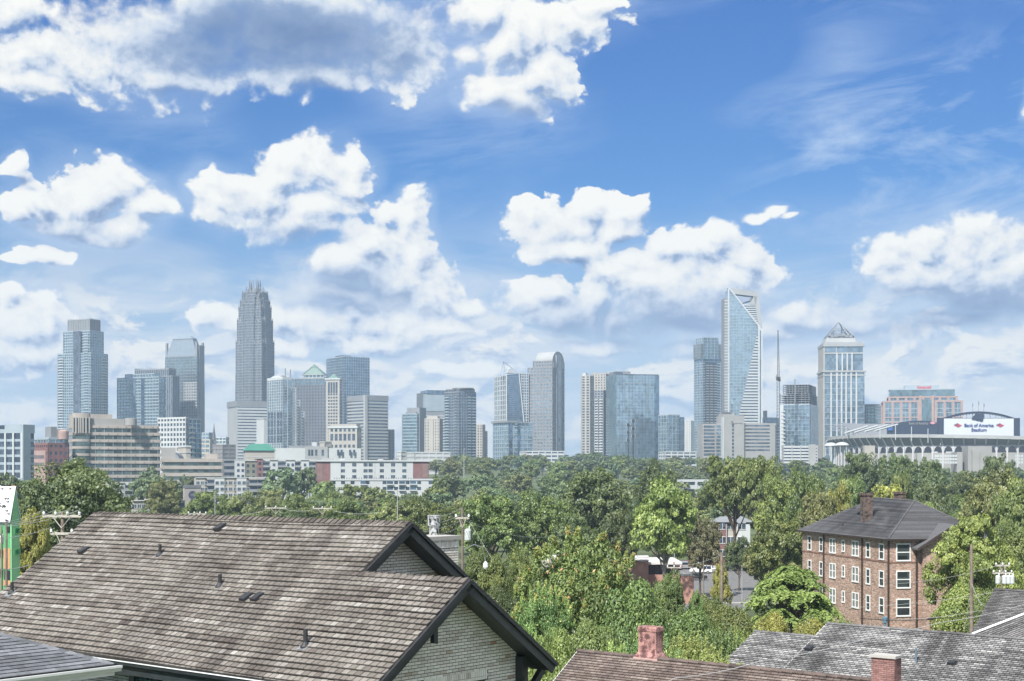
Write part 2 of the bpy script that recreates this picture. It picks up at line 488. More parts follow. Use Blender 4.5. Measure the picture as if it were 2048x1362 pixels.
# ---------------------------------------------------------------- laid pieces (shingles, bricks)
def clip(poly, halfs):
    """Sutherland-Hodgman: keep a*x+b*y<=c"""
    for (a, b, c) in halfs:
        out = []
        for i in range(len(poly)):
            p, q = poly[i], poly[(i + 1) % len(poly)]
            dp = a * p[0] + b * p[1] - c; dq = a * q[0] + b * q[1] - c
            if dp <= 0: out.append(p)
            if (dp < 0 < dq) or (dq < 0 < dp):
                t = dp / (dp - dq); out.append((p[0] + (q[0] - p[0]) * t, p[1] + (q[1] - p[1]) * t))
        poly = out
        if len(poly) < 3: return []
    return poly


def halves(poly):
    A = sum(poly[i][0] * poly[(i + 1) % len(poly)][1] - poly[(i + 1) % len(poly)][0] * poly[i][1] for i in range(len(poly)))
    sg = 1 if A > 0 else -1
    hs = []
    for i in range(len(poly)):
        p, q = poly[i], poly[(i + 1) % len(poly)]
        a, b = (q[1] - p[1]) * sg, -(q[0] - p[0]) * sg
        hs.append((a, b, a * p[0] + b * p[1]))
    return hs


def subtract_rects(poly, rects):
    """drop pieces whose centre lies in a hole"""
    cx = sum(p[0] for p in poly) / len(poly); cy_ = sum(p[1] for p in poly) / len(poly)
    return any(r[0] < cx < r[1] and r[2] < cy_ < r[3] for r in rects)


def lay(parent, name, O, S, T, Nn, polys, w, e, gs, gt, thick, mat, rng, butt=0.0, holes=(), half=0.5, singles=200, wob=0.0, backing=None, depth=3, soldier=(), single_ok=None, sag=0.0):
    """covers convex polygons (in s,t metres; t runs DOWN the slope for roofs, up for walls) with separate pieces.
    The nearest whole pieces in the picture are objects of their own, the rest one joined part."""
    O, S, T, Nn = Vector(O), Vector(S), Vector(T), Vector(Nn)
    cand = []; rest = MB()
    def sg(s, t): return sag * (1 + .5 * math.sin(s * .62 + t * .5) + .5 * math.sin(s * .27 - t * .9 + 1)) / 2 if sag else 0.0
    def put(mb, poly, tone, lift):
        pts = []
        for (s, t) in poly: pts.append((s, t))
        n = len(pts)
        t0 = min(p[1] for p in pts); t1 = max(p[1] for p in pts)
        lift = lift + sg(pts[0][0], pts[0][1])
        vs = []
        for (s, t) in pts:
            h = thick + butt * ((t - t0) / max(t1 - t0, 1e-6)) + lift
            vs.append(O + S * s + T * t + Nn * h)
        for (s, t) in pts: vs.append(O + S * s + T * t)
        mb.add(vs, [tuple(range(n))] + [(i, i + n, (i + 1) % n + n, (i + 1) % n) for i in range(n)], 0, tone)
    for poly in polys:
        hs = halves(poly)
        smin = min(p[0] for p in poly); smax = max(p[0] for p in poly)
        tmin = min(p[1] for p in poly); tmax = max(p[1] for p in poly)
        r0 = int(math.floor(tmin / e)); r1 = int(math.ceil(tmax / e))
        for r in range(r0, r1):
            sh = (r % 2) * half * w + (rng.uniform(-.06, .06) * w if half != 0.5 else 0)
            k0 = int(math.floor((smin - sh) / w)) - 1; k1 = int(math.ceil((smax - sh) / w)) + 1
            row_t = rng.uniform(-0.12, 0.12)
            runtone = 0.5
            for k in range(k0, k1):
                s0 = sh + k * w; t0 = r * e
                if rng.random() < 0.33: runtone = rng.random()
                tone = min(1, max(0, 0.55 * runtone + 0.45 * rng.random() + row_t))
                full = [(s0 + gs / 2, t0 + gt / 2), (s0 + w - gs / 2, t0 + gt / 2), (s0 + w - gs / 2, t0 + e - gt / 2), (s0 + gs / 2, t0 + e - gt / 2)]
                if wob: full = [(a, b + wob * math.sin(a * 0.7 + r * 0.9) + rng.uniform(-wob, wob) * 0.5) for a, b in full]
                if holes and subtract_rects(full, holes): continue
                pc = clip(full, hs)
                if not pc: continue
                A = abs(sum(pc[i][0] * pc[(i + 1) % len(pc)][1] - pc[(i + 1) % len(pc)][0] * pc[i][1] for i in range(len(pc)))) / 2
                if A < 0.12 * (w - gs) * (e - gt): continue
                lift = rng.uniform(0, 1) * thick * 0.35
                whole = len(pc) == 4 and A > 0.97 * (w - gs) * (e - gt)
                c = O + S * (s0 + w / 2) + T * (t0 + e / 2)
                x, y = to_px(c) if c.y > 0 else (-1, -1)
                ok = whole and 2 < x < 2046 and 2 < y < 1360 and (single_ok is None or single_ok(x, y))
                if ok: cand.append((c.length, pc, tone, lift, c))
                else: put(rest, pc, tone, lift)
    cand.sort(key=lambda q: (q[4] - EYE).length)
    ME = {}
    for i, (d, pc, tone, lift, c) in enumerate(cand):
        if i < singles:
            key = (int(tone * 12), int(lift / (thick * 0.35 + 1e-9) * 2))
            if key not in ME:
                hw, he = (w - gs) / 2, (e - gt) / 2
                mb = MB()
                lf = (key[1] + 0.5) / 2 * thick * 0.35
                top = [(-hw, -he), (hw, -he), (hw, he), (-hw, he)]
                vs = [(a, b, thick + (butt if b > 0 else 0) + lf) for a, b in top] + [(a, b, 0) for a, b in top]
                mb.add(vs, [(0, 1, 2, 3), (0, 4, 5, 1), (1, 5, 6, 2), (2, 6, 7, 3), (3, 7, 4, 0)], 0, (key[0] + 0.5) / 12)
                ME[key] = mb.mesh(name, mat)
            o = bpy.data.objects.new(name, ME[key]); COL.objects.link(o)
            o.parent = parent
            root = parent.location if parent.parent is None else parent.parent.location
            R = Matrix((S, T, Nn)).transposed()
            cc = O + S * (sum(p[0] for p in pc) / 4) + T * (sum(p[1] for p in pc) / 4)
            cc = cc + Nn * sg(pc[0][0], pc[0][1])
            o.matrix_basis = Matrix.Translation(cc - Vector(root)) @ R.to_4x4()
        else:
            put(rest, pc, tone, lift)
    return rest.build(name, mat, parent, kind='stuff')


def flat_poly(O, S, T, Nn, poly, off=0.0):
    return [Vector(O) + Vector(S) * a + Vector(T) * b + Vector(Nn) * off for a, b in poly]


# ---------------------------------------------------------------- ground
def make_ground():
    rows = [-30, 0, 15, 30, 45, 60, 80, 100, 130, 165, 200, 250, 320, 400, 500, 600, 750, 900, 1000, 1100, 1200, 1300, 1500, 1700, 2000, 2300, 3000, 4000, 5500]
    xs = [-2600, -1800, -1200, -800, -500, -300, -200, -120, -60, 0, 60, 120, 200, 300, 500, 800, 1200, 1800, 2600]
    mb = MB(); vs = []; rng = random.Random(4)
    for y in rows:
        for x in xs:
            vs.append((x, y, gz(max(y, 0)) + (rng.uniform(-1, 1) if y > 1300 else 0)))
    n = len(xs)
    mb.add(vs, [(i * n + j, i * n + j + 1, (i + 1) * n + j + 1, (i + 1) * n + j) for i in range(len(rows) - 1) for j in range(n - 1)])
    mb.build('ground', M['ground'], kind='structure')


make_ground()

# ================================================================ near house
TAN = 0.70
BETA = math.atan(TAN)
GL = math.radians(50.14)                      # ridge runs away to the left
dL = Vector((-math.sin(GL), math.cos(GL), 0))  # along the ridge, away
dG = Vector((math.cos(GL), math.sin(GL), 0))   # across, away to the right
cb, sb = math.cos(BETA), math.sin(BETA)
TF = -dG * cb - Vector((0, 0, 1)) * sb          # down the front slope
TB = dG * cb - Vector((0, 0, 1)) * sb           # down the back slope
NF = (-dG * sb + Vector((0, 0, 1)) * cb)
NB = (dG * sb + Vector((0, 0, 1)) * cb)
UP = Vector((0, 0, 1))
rng = random.Random(11)

G = P(937, 1162, 34.0)                 # apex of the nearer gable (roof corner)
Mx = hit(820, 1048, G, NF)             # right end of the high ridge, on the same front plane
R1 = hit(190, 1027, Mx, NF)
Lmain = (R1 - Mx).dot(dL)
# s along dL from G, t down the slope from the LOW ridge
def st(p): return ((p - G).dot(dL), (p - G).dot(TF))
sM, tM = st(Mx)
sW = 0.0
eave = st(hit(310, 1329, G, NF))[1]
sR1 = sM + Lmain
wl = st(hit(738, 1141, G, NF))
print('house', G, Mx, R1, 'L', Lmain, 'sM,tM', sM, tM, 'eave', eave, 'wl', wl, 'eave depth', hit(310, 1329, G, NF))
WB = st(hit(740, 1139, G, NF))[0]
hs_root = thing('brick_house', 'white painted brick house with big weathered brown shingle roof and black gable boards', 'house', (G + dL * 8 - UP * 9))
H_HOUSE = 10.2
mShing = shingle_mat('brown_shingle', [(0.0, (0.085, 0.075, 0.070)), (0.18, (0.14, 0.125, 0.112)), (0.5, (0.195, 0.180, 0.162)), (0.8, (0.245, 0.229, 0.208)), (0.93, (0.275, 0.26, 0.24)), (1.0, (0.35, 0.34, 0.32))], dL, TF, 0.66, (0.064, 0.054, 0.05), 0.66, 0.5)

# roof decks (real thickness) and tabs
roof = MB()
def deck(poly, O, S, T, Nn, th=0.16):
    roof.prism(flat_poly(O, S, T, Nn, poly, -0.004), Nn * -th)
main_poly = [(sM, tM), (sR1, tM), (sR1, eave), (sM, eave)]
wing_poly = [(0, 0), (sM, 0), (sM, eave), (0, eave)]
deck(main_poly, G, dL, TF, NF); deck(wing_poly, G, dL, TF, NF)
tBm = (eave - tM)                       # same length behind
OB = Mx
back_main = [(0, 0), (Lmain, 0), (Lmain, tBm), (0, tBm)]
deck(back_main, OB, dL, TB, NB)
tEnd = ((hit(1110, 1328, G, dL) - G).dot(TB))
back_wing = [(0, 0), (sM + 0.2, 0), (sM + 0.2, tEnd), (0, tEnd)]
deck(back_wing, G, dL, TB, NB)
roof_o = roof.build('roof', M['shadow_underlay'], hs_root)
lay(roof_o, 'shingle', G, dL, TF, NF, [main_poly, wing_poly], 0.21, 0.186, 0.026, 0.028, 0.010, mShing, rng, butt=0.026, singles=300, wob=0.012, sag=0.07,
    single_ok=lambda x, y: not (x < 235 and y > 1255 + x * 0.3))
# a strip of the back slope stands in view above the gable boards
lay(roof_o, 'shingle', OB, dL, TB, NB, [[(0, 0), (1.2, 0), (1.2, tBm), (0, tBm)]], 0.21, 0.186, 0.026, 0.028, 0.010, mShing, rng, butt=0.02, singles=0)
lay(roof_o, 'shingle', G, dL, TB, NB, [[(0, 0), (1.2, 0), (1.2, tEnd), (0, tEnd)]], 0.21, 0.186, 0.026, 0.028, 0.010, mShing, rng, butt=0.02, singles=0)
# ridge caps, one piece after another
def ridge(O, S, L, tf, nf, tb, nb, parent, mat, w=0.17, e=0.22, lift=0.04, rg=rng):
    n = int(L / e)
    for i in range(n):
        a = O + S * (i * e); b = a + S * (e * 1.12)
        mb = MB(); z0 = 0.05 + 0.02; z1 = 0.03
        tn = rg.random() * .4
        q = [a + UP * z0, b + UP * z1, b + tf * w + nf * z1, a + tf * w + nf * z0, b + tb * w + nb * z1, a + tb * w + nb * z0]
        low = [a + tf * w, b + tf * w, a + tb * w, b + tb * w, a, b]
        mb.add(q + low, [(0, 1, 2, 3), (0, 5, 4, 1), (3, 2, 7, 6), (5, 8, 9, 4), (0, 3, 6, 10), (0, 10, 8, 5)], 0, tn)
        mb.build('ridge_cap', mat, parent)
ridge(Mx + UP * 0.02, dL, Lmain, TF, NF, TB, NB, roof_o, mShing)
ridge(G + UP * 0.02, dL, WB + 0.1, TF, NF, TB, NB, roof_o, mShing)

# bargeboards: dark boards along the rakes
def barge(O, T, Nn, L, w=0.24, th=0.06, out=0.05, nm='bargeboard', parent=hs_root, lo=0.0):
    mb = MB()
    a = O - dL * out
    mb.prism([a + Nn * 0.02 + T * lo, a + Nn * 0.02 + T * L, a + T * L - Nn * w, a + T * lo - Nn * w], dL * th)
    return mb.build(nm, M['charcoal'], parent)
def crown_mould(O, T, Nn, L, parent):
    mb = MB(); a = O - dL * 0.10
    mb.prism([a + Nn * 0.05, a + Nn * 0.05 + T * L, a + T * L - Nn * 0.05, a - Nn * 0.05], dL * 0.05)
    return mb.build('drip_edge', M['dark_metal'], parent)
for (O, T, Nn, L) in ((G, TF, NF, eave), (G, TB, NB, tEnd), (Mx, TF, NF, -tM + 0.35), (Mx, TB, NB, tBm)):
    b_ = barge(O, T, Nn, L, 0.25 if T is TB else 0.20)
    crown_mould(O, T, Nn, L, b_)
# soffits are the undersides of the decks: a dark board lining
OH = 0.62
sof = MB()
for (O, T, Nn, L) in ((G, TF, NF, eave), (G, TB, NB, tEnd), (Mx, TF, NF, -tM + 0.35), (Mx, TB, NB, tBm)):
    a = O + dL * 0.02 - Nn * 0.17
    sof.prism([a, a + T * L, a + T * L + dL * (OH + 0.05), a + dL * (OH + 0.05)], Nn * -0.02)
sof.build('soffit', M['charcoal'], hs_root)

# gable walls of painted brick
def gable_wall(apex, tF, tB, zbot, name):
    """wall plane set back under the overhang; local s = along dG, t = up"""
    O = apex + dL * OH
    zt = -0.20
    z0 = zbot
    aF = tF; aB = tB
    # triangle/pentagon polygon in (s,t): s=0 at the apex
    poly = [(-aF * cb, -aF * sb + zt), (0, zt), (aB * cb, -aB * sb + zt)]
    poly += [(aB * cb, z0), (-aF * cb, z0)]
    return O, poly
hwall = MB()
base_z = -H_HOUSE
wallB = 0.0
cornW = (hit(1032, 1290, G + dL * OH, dL) - (G + dL * OH)).dot(dG)   # right corner of the near gable wall
O1, poly1 = gable_wall(G, eave - 0.7, cornW / cb, base_z, 'wall')
hwall.prism([O1 + dG * a + UP * b for a, b in poly1], dL * (WB + 4.0))
O2, poly2 = gable_wall(Mx, eave - tM - 0.7, tBm - 0.6, base_z + (G.z - Mx.z), 'wall')
hwall.prism([O2 + dG * a + UP * b for a, b in poly2], dL * (Lmain - 1.4))
wall_o = hwall.build('wall', M['mortar'], hs_root)
ND = -dL
# near gable bricks; soldier band over a window at the bottom
pc1 = [(a, b) for a, b in poly1]
sold = (-2.55, 0.05, -3.72, -3.50)
tri = [(poly1[0][0], poly1[0][1]), (0, -0.25), (poly1[2][0], poly1[2][1]), (poly1[2][0], -4.6), (poly1[0][0], -4.6)]
s_c = hit(905, 1362, O1, dL) - O1
sc_s, sc_t = s_c.dot(dG), s_c.z
print('gable wall: cornW', cornW, 'soldier at', sc_s, sc_t, 'poly', poly1)
hole = (sc_s - 1.0, sc_s + 1.25, sc_t - 1.6, sc_t + 0.16)
lay(wall_o, 'brick', O1 - dL * 0.001, dG, UP, ND, [tri], 0.216, 0.0762, 0.015, 0.017, 0.012, M['pbrick'], rng, singles=300, holes=[hole])
lay(wall_o, 'brick', O1 - dL * 0.001, dG, UP, ND, [[(hole[0], sc_t - 0.08), (hole[1], sc_t - 0.08), (hole[1], sc_t + 0.14), (hole[0], sc_t + 0.14)]], 0.0762, 0.22, 0.012, 0.01, 0.014, M['pbrick'], rng, singles=0, half=0.0)
tri2 = [(a, b) for a, b in poly2]
lay(wall_o, 'brick', O2 - dL * 0.001, dG, UP, ND, [[(tri2[0][0], tri2[0][1]), (0, -0.25), (tri2[2][0], tri2[2][1]), (tri2[2][0], -4.0), (tri2[0][0], -4.0)]], 0.216, 0.0762, 0.015, 0.017, 0.012, M['pbrick'], rng, singles=0)
# window under the soldier course (just below the frame)
wn = MB(); wn.prism([O1 + dG * (hole[0] + .12) + UP * (sc_t - 1.6), O1 + dG * (hole[1] - .12) + UP * (sc_t - 1.6), O1 + dG * (hole[1] - .12) + UP * (sc_t - .09), O1 + dG * (hole[0] + .12) + UP * (sc_t - .09)], -dL * 0.02)
wn.build('window', M['glass_dark'], hs_root)

# small blocks under the rakes and the big triangular bracket
def block(apex, T, Nn, d, L=0.62):
    mb = MB(); a = apex + T * d - Nn * 0.19 + dL * 0.05
    mb.prism([a, a + T * 0.16, a + T * 0.16 - UP * 0.34, a - UP * 0.46 + T * 0.0], dL * 0.12)
    mb.build('bracket', M['charcoal'], hs_root)
block(G, TF, NF, 1.35); block(Mx, TF, NF, 1.55)
bk = MB()
c0 = O1 + dG * (cornW - 0.02) + UP * (-(cornW / cb) * sb - 0.30)
fr = ((c0.x, c0.y), (dG.x, dG.y), (dL.x, dL.y))
bk.box(fr, -0.02, 0.20, -0.24, 0.0, c0.z - 1.25, c0.z - 0.02)
bk.box(fr, 0.2, 1.15, -0.22, -0.03, c0.z - 0.28, c0.z - 0.06)
bk.prism([c0 + dG * .2 - dL * .2 - UP * 1.0, c0 + dG * .2 - dL * .2 - UP * 1.22, c0 + dG * 1.1 - dL * .2 - UP * .34, c0 + dG * .93 - dL * .2 - UP * .28], dL * 0.14)
bk.build('bracket', M['charcoal'], hs_root)
# gutter and downpipe at the far corner
gt = MB(); ge = G + TB * tEnd
gt.tube([ge - UP * .25 - dG * .75 - dL * -.4, ge - UP * .75 - dG * .75 + dL * .4, ge - UP * 1.05 - dG * 1.0 + dL * .4, ge - UP * 1.25 - dG * 1.45 + dL * .4, ge - UP * 4 - dG * 1.5 + dL * .4], 0.07, 8)
gt.build('downpipe', M['charcoal'], hs_root)

# front wall under the eave, with gutter, window and posts
EV = G + TF * eave
gut = MB(); a = EV - NF * 0.04
gut.prism([a + UP * .03, a - dG * .14 + UP * .02, a - dG * .13 - UP * .08, a - dG * .04 - UP * .13, a - UP * .13], dL * (sR1))
gut.build('gutter', M['charcoal'], hs_root)
lip = MB(); lip.prism([a - dG * .145 + UP * .035, a - dG * .165 + UP * .035, a - dG * .165 + UP * .01, a - dG * .145 + UP * .01], dL * sR1)
lip.build('gutter_lip', M['porcelain'], hs_root)
fas = MB(); fas.prism([a - UP * .14 + dG * .0, a - UP * .34 + dG * .0, a - UP * .34 + dG * .06, a - UP * .14 + dG * .06], dL * sR1)
fas.build('fascia', M['charcoal'], hs_root)
FW = O1 + dG * poly1[0][0]               # front wall corner
zt = poly1[0][1]
# brick field on the front wall: s along dL, t up; window hole
sw = (hit(292, 1345, FW, dG) - FW).dot(dL)
sp2 = (hit(330, 1350, FW, dG) - FW).dot(dL)
zwin = FW.z + zt
fh = (sw - 0.62, sw + 0.5, zt - 2.2, zt + 0.1)
lay(wall_o, 'brick', FW - dG * .001, dL, UP, -dG, [[(0, zt - 1.9), (sR1 - 1.4, zt - 1.9), (sR1 - 1.4, zt + .0), (0, zt + .0)]], 0.216, 0.0762, 0.015, 0.017, 0.012, M['pbrick'], rng, singles=0, holes=[fh])
wf = MB()
f2 = ((FW.x, FW.y), (dL.x, dL.y), (-dG.x, -dG.y))
wf.box(f2, sw - .62, sw - .42, -.02, .09, zwin - 2.2, zwin + .1)
wf.box(f2, sw + .40, sw + .62, -.02, .09, zwin - 2.2, zwin + .1)
wf.box(f2, sp2 - .85 - .1, sp2 - .85 + .06, -.02, .12, zwin - 2.2, zwin + .1)
w_o = wf.build('window', M['charcoal'], hs_root)
sash = MB()
for i in range(5): sash.box(f2, sw - .42 + i * .2, sw - .39 + i * .2, -.0, .03, zwin - 2.2, zwin + .1)
for i in range(6): sash.box(f2, sw - .42, sw + .40, -.0, .028, zwin - .1 - i * .34, zwin - .07 - i * .34)
sash.build('sash', pm('teal_sash', (0.08, 0.22, 0.25), 0.5), w_o)
pane = MB(); pane.box(f2, sw - .42, sw + .40, -.02, -.005, zwin - 2.2, zwin + .1)
pane.build('pane', glass('old_pane', (0.45, 0.5, 0.5), .08, (.2, .2, .34), .5, .6), w_o)

# roof vents and pipes
def on_front(px, py): return hit(px, py, G, NF)
def vent_pipe(px, py, h=0.34, r=0.045):
    p = on_front(px, py); mb = MB()
    mb.tube([p - UP * .1, p + UP * h], r, 10)
    o = mb.build('vent_pipe', M['dark_metal'], hs_root)
    k = MB(); k.lathe(p, [(.13, -.10), (.13, .02), (.06, .12), (.05, .12)], 12); k.build('boot', M['dark_metal'], o)
    f = MB(); f.prism([p - dL * .15 - TF * .12 + NF * .05, p - dL * .15 + TF * .2 + NF * .05, p + dL * .15 + TF * .2 + NF * .05, p + dL * .15 - TF * .12 + NF * .05], NF * -.03)
    f.build('flashing', M['steel'], o)
for (x, y, h, r) in ((24, 1187, .34, .05), (320, 1112, .34, .045), (440, 1174, .34, .05), (611, 1294, .42, .055)): vent_pipe(x, y, h, r)
def slope_vent(px, py):
    p = on_front(px, py); mb = MB()
    a = [p - dL * .12 - TF * .24, p + dL * .12 - TF * .24, p + dL * .12 + TF * .18, p - dL * .12 + TF * .18]
    top = [p - dL * .10 - TF * .16 + NF * .10, p + dL * .10 - TF * .16 + NF * .10, p + dL * .10 + TF * .17 + NF * .15, p - dL * .10 + TF * .17 + NF * .15]
    mb.add(a + top, [(4, 5, 6, 7), (0, 1, 5, 4), (1, 2, 6, 5), (2, 3, 7, 6), (3, 0, 4, 7)])
    mb.build('roof_vent', M['dark_metal'], hs_root)
for (x, y) in ((170, 1104), (442, 1058), (495, 1198), (517, 1198)): slope_vent(x, y)

# chimney on the far slope
ch = hit(905, 1120, Mx + dG * 4.2, dG)
chD = 44.5
cp = P(916, 1100, chD)
frc = ((cp.x, cp.y), (-dG.x, -dG.y), (dL.x, dL.y))
def px_len_u(xl):   # length along -dG from cp to reach px xl
    k = (xl - 1024) / F
    return (cp.x - k * cp.y) / (dG.x - k * dG.y)
Lc = px_len_u(884)
def px_len_w(xl, p=None):
    k = (xl - 1024) / F
    return -(cp.x - k * cp.y) / (dL.x - k * dL.y)
zt1 = P(916, 1072, chD).z; zb1 = P(916, 1160, chD).z
cz = MB(); cz.box(frc, 0, 1.7, 0, 0.95, zb1, zt1 - .02)
chim = cz.build('chimney', M['mortar'], hs_root)
OC = Vector((cp.x, cp.y, zb1)); hC = zt1 - zb1
lay(chim, 'brick', OC - dL * .001 - dG * 1.7, dG, UP, -dL, [[(0, 0), (1.7, 0), (1.7, hC - .35), (0, hC - .35)]], 0.216, 0.0762, 0.015, 0.017, 0.012, M['pbrick'], rng, singles=60)
lay(chim, 'brick', OC - dL * .001 - dG * 1.7, dG, UP, -dL, [[(0, hC - .34), (1.7, hC - .34), (1.7, hC - .1), (0, hC - .1)]], 0.0762, 0.24, 0.012, 0.012, 0.03, M['pbrick'], rng, singles=0, half=0)
OC2 = OC - dG * 1.7
lay(chim, 'brick', OC2 - dG * .001, dL, UP, -dG, [[(0, 0), (.95, 0), (.95, hC - .35), (0, hC - .35)]], 0.216, 0.0762, 0.015, 0.017, 0.012, M['pbrick'], rng, singles=60)
lay(chim, 'brick', OC2 - dG * .001, dL, UP, -dG, [[(0, hC - .34), (.95, hC - .34), (.95, hC - .1), (0, hC - .1)]], 0.0762, 0.24, 0.012, 0.012, 0.03, M['pbrick'], rng, singles=0, half=0)
cap = MB(); cap.box(frc, -.08, 1.78, -.08, 1.03, zt1 - .1, zt1 + .02); cap.build('cap_slab', M['concrete'], chim)
fl = MB(); fc = P(868, 1068, chD + .3); fc.z = zt1
mfl = pm('soot_flue', (0.55, 0.57, 0.58), 0.35, 0.2, 3.0, metal=0.3, stain=((0.015, 0.015, 0.015), 9.0, 0.47))
fl.lathe(fc, [(.15, 0), (.15, .26), (.17, .27), (.17, .30), (.2, .31), (.2, .60), (.21, .61), (.21, .63)], 16)
fl.build('flue', mfl, chim)

# ================================================================ teal house, lower left corner
def teal_house():
    Hc = P(229, 1329, 33.0)
    k = (0 - 1024) / F
    root = thing('teal_house', 'teal sided house with dark blue-grey hip roof and white gutter, lower left corner', 'house', (Hc.x - 3, Hc.y - 4, ZC - 9))
    # visible plane: eave runs along -dG towards the camera from Hc, slope rises along dL ; hip goes up-left
    tb = 0.40
    b = math.atan(tb); c_, s_ = math.cos(b), math.sin(b)
    T = -dL * c_ - UP * s_      # down-slope is towards -dL
    Nn = -dL * s_ + UP * c_
    S = -dG
    hipdir = (S * 1.0 - T * (1.0 / c_)) # equal horizontal run
    mat = shingle_mat('slate_shingle', [(0, (0.095, 0.10, 0.112)), (0.5, (0.155, 0.165, 0.182)), (1, (0.23, 0.24, 0.265))], S, T, 0.25, (0.07, 0.075, 0.09), 0.5, 0.5)
    L = 10.0
    mb = MB()
    poly = [(0, 0), (L, 0), (L, -L / c_), (L - .01, -L / c_)]
    tri = [(0, 0), (L, 0), (L, -L / c_)]
    mb.prism(flat_poly(Hc, S, T, Nn, tri, -.004), Nn * -.14)
    # the other faces behind the hip
    T2 = dG * c_ - UP * s_; N2 = dG * s_ + UP * c_
    tri2 = [Hc, Hc + dL * L * 1.0, Hc + hipdir * L]
    mb.prism([p - N2 * .004 for p in tri2], N2 * -.14)
    ro = mb.build('roof', M['shadow_underlay'], root)
    lay(ro, 'shingle', Hc, S, T, Nn, [tri], 0.33, 0.15, 0.012, 0.016, 0.008, mat, random.Random(5), butt=0.012, singles=250, half=0.37)
    # hip caps
    n = 40
    hd = hipdir.normalized(); hl = (hipdir * L).length
    side1 = (S - hd * S.dot(hd)).normalized(); 
    for i in range(int(6.5 / .2)):
        a = Hc + hd * (i * .2); bb = a + hd * .23
        m2 = MB(); w = .15
        t1 = T; t2 = T2
        q = [a + UP * .03, bb + UP * .05, bb + S * w + Nn * .02, a + S * w + Nn * .01, bb + dL * w + N2 * .02, a + dL * w + N2 * .01, a - UP * .02, a + S * w - Nn * .02, bb + S * w - Nn * .02]
        m2.add(q, [(0, 1, 2, 3), (0, 5, 4, 1), (3, 2, 8, 7)], 0, rng.random())
        m2.build('hip_cap', mat, ro)
    # gutter (K style), fascia, soffit, wall
    g = MB(); a = Hc - Nn * .02 + T * .02
    ext = S * (L + .1)
    a2 = a - S * .12
    g.prism([a2 + UP * .0, a2 - dL * .13 + UP * .01, a2 - dL * .13 - UP * .04, a2 - dL * .09 - UP * .09, a2 - dL * .07 - UP * .13, a2 - UP * .13], ext + S * .12)
    g.build('gutter', M['white_trim'], root)
    f = MB(); f.prism([a - UP * .02 + dL * .005, a - UP * .22 + dL * .005, a - UP * .22 + dL * .03, a - UP * .02 + dL * .03], ext)
    f.build('fascia', M['white_trim'], root)
    s2 = MB(); s2.prism([a - UP * .16 + dL * .03, a - UP * .16 + dL * .62 + S * .5, a - UP * .16 + dL * .62 + ext, a - UP * .16 + dL * .03 + ext], UP * .02)
    s2.build('soffit', M['white_trim'], root)
    wl_ = Hc + dL * .55 + S * .55 - UP * .2
    fw = ((wl_.x, wl_.y), (S.x, S.y), (dL.x, dL.y))
    w0 = MB(); w0.box(fw, .0, L - .5, .012, 6.0, wl_.z - 6, wl_.z + .02)
    wo = w0.build('wall', M['teal'], root)
    for i in range(14):
        z = wl_.z - .3 - i * .17
        sd = MB(); o3 = Vector((wl_.x, wl_.y, z))
        sd.prism([o3 + S * .17 - dL * .025, o3 + S * .17 + dL * .0 + UP * .168, o3 + S * .17 + dL * .01 + UP * .168, o3 + S * .17 + dL * .01], S * (L - .7))
        sd.build('siding_board', M['teal'], wo)
    cbm = MB(); cbm.box(fw, -.02, .17, -.035, .1, wl_.z - 6, wl_.z + .0); cbm.box(fw, .17, L - .6, -.04, .0, wl_.z - .13, wl_.z + .001)
    cbm.build('corner_board', M['white_trim'], root)


teal_house()

# ================================================================ brown and grey roofs, lower right
def far_house(name, label, rpx, rpy, D, ang, tanb, L, slope_len, mat, tab, expo, gs, gt, th, butt, polys_fn=None, singles=250, wallmat=None, wall_h=4.0, sofit=0.4, seed=1):
    """gabled roof seen from the front slope; (rpx,rpy,D) is the left end of the ridge; ridge runs right and nearer"""
    R = P(rpx, rpy, D)
    a = math.radians(ang)
    S = Vector((math.sin(a), -math.cos(a), 0))        # along the ridge, coming nearer to the right
    H = Vector((-math.cos(a), -math.sin(a), 0))       # horizontally down the front slope
    b = math.atan(tanb); c_, s_ = math.cos(b), math.sin(b)
    T = H * c_ - UP * s_; Nn = H * s_ + UP * c_
    T2 = -H * c_ - UP * s_; N2 = -H * s_ + UP * c_
    root = thing(name, label, 'house', R + S * L / 2 + H * 2 - UP * (slope_len * s_ + wall_h))
    polys = polys_fn or [[(0, 0), (L, 0), (L, slope_len), (0, slope_len)]]
    mb = MB()
    for po in polys: mb.prism(flat_poly(R, S, T, Nn, po, -.004), Nn * -.14)
    if polys_fn is None: mb.prism(flat_poly(R, S, T2, N2, polys[0], -.004), N2 * -.14)
    ro = mb.build('roof', M['shadow_underlay'], root)
    lay(ro, 'shingle', R, S, T, Nn, polys, tab, expo, gs, gt, th, mat, random.Random(seed), butt=butt, singles=singles)
    w = MB()
    if polys_fn is None:
        p0 = R + S * .3
        hh = slope_len - .5
        w.prism([p0 + T * hh - UP * .15, p0 - UP * .2, p0 + T2 * hh - UP * .15, p0 + T2 * hh - UP * wall_h, p0 + T * hh - UP * wall_h], S * (L - .6))
        w.build('wall', wallmat or M['white'], root)
        bb = MB(); bb.prism([R - S * .03 + Nn * .01, R - S * .03 + T * slope_len + Nn * .01, R - S * .03 + T * slope_len - Nn * .2, R - S * .03 - Nn * .2], S * .03)
        bb.build('bargeboard', M['white_trim'], root)
    return root, ro, R, S, H, T, Nn, T2, N2


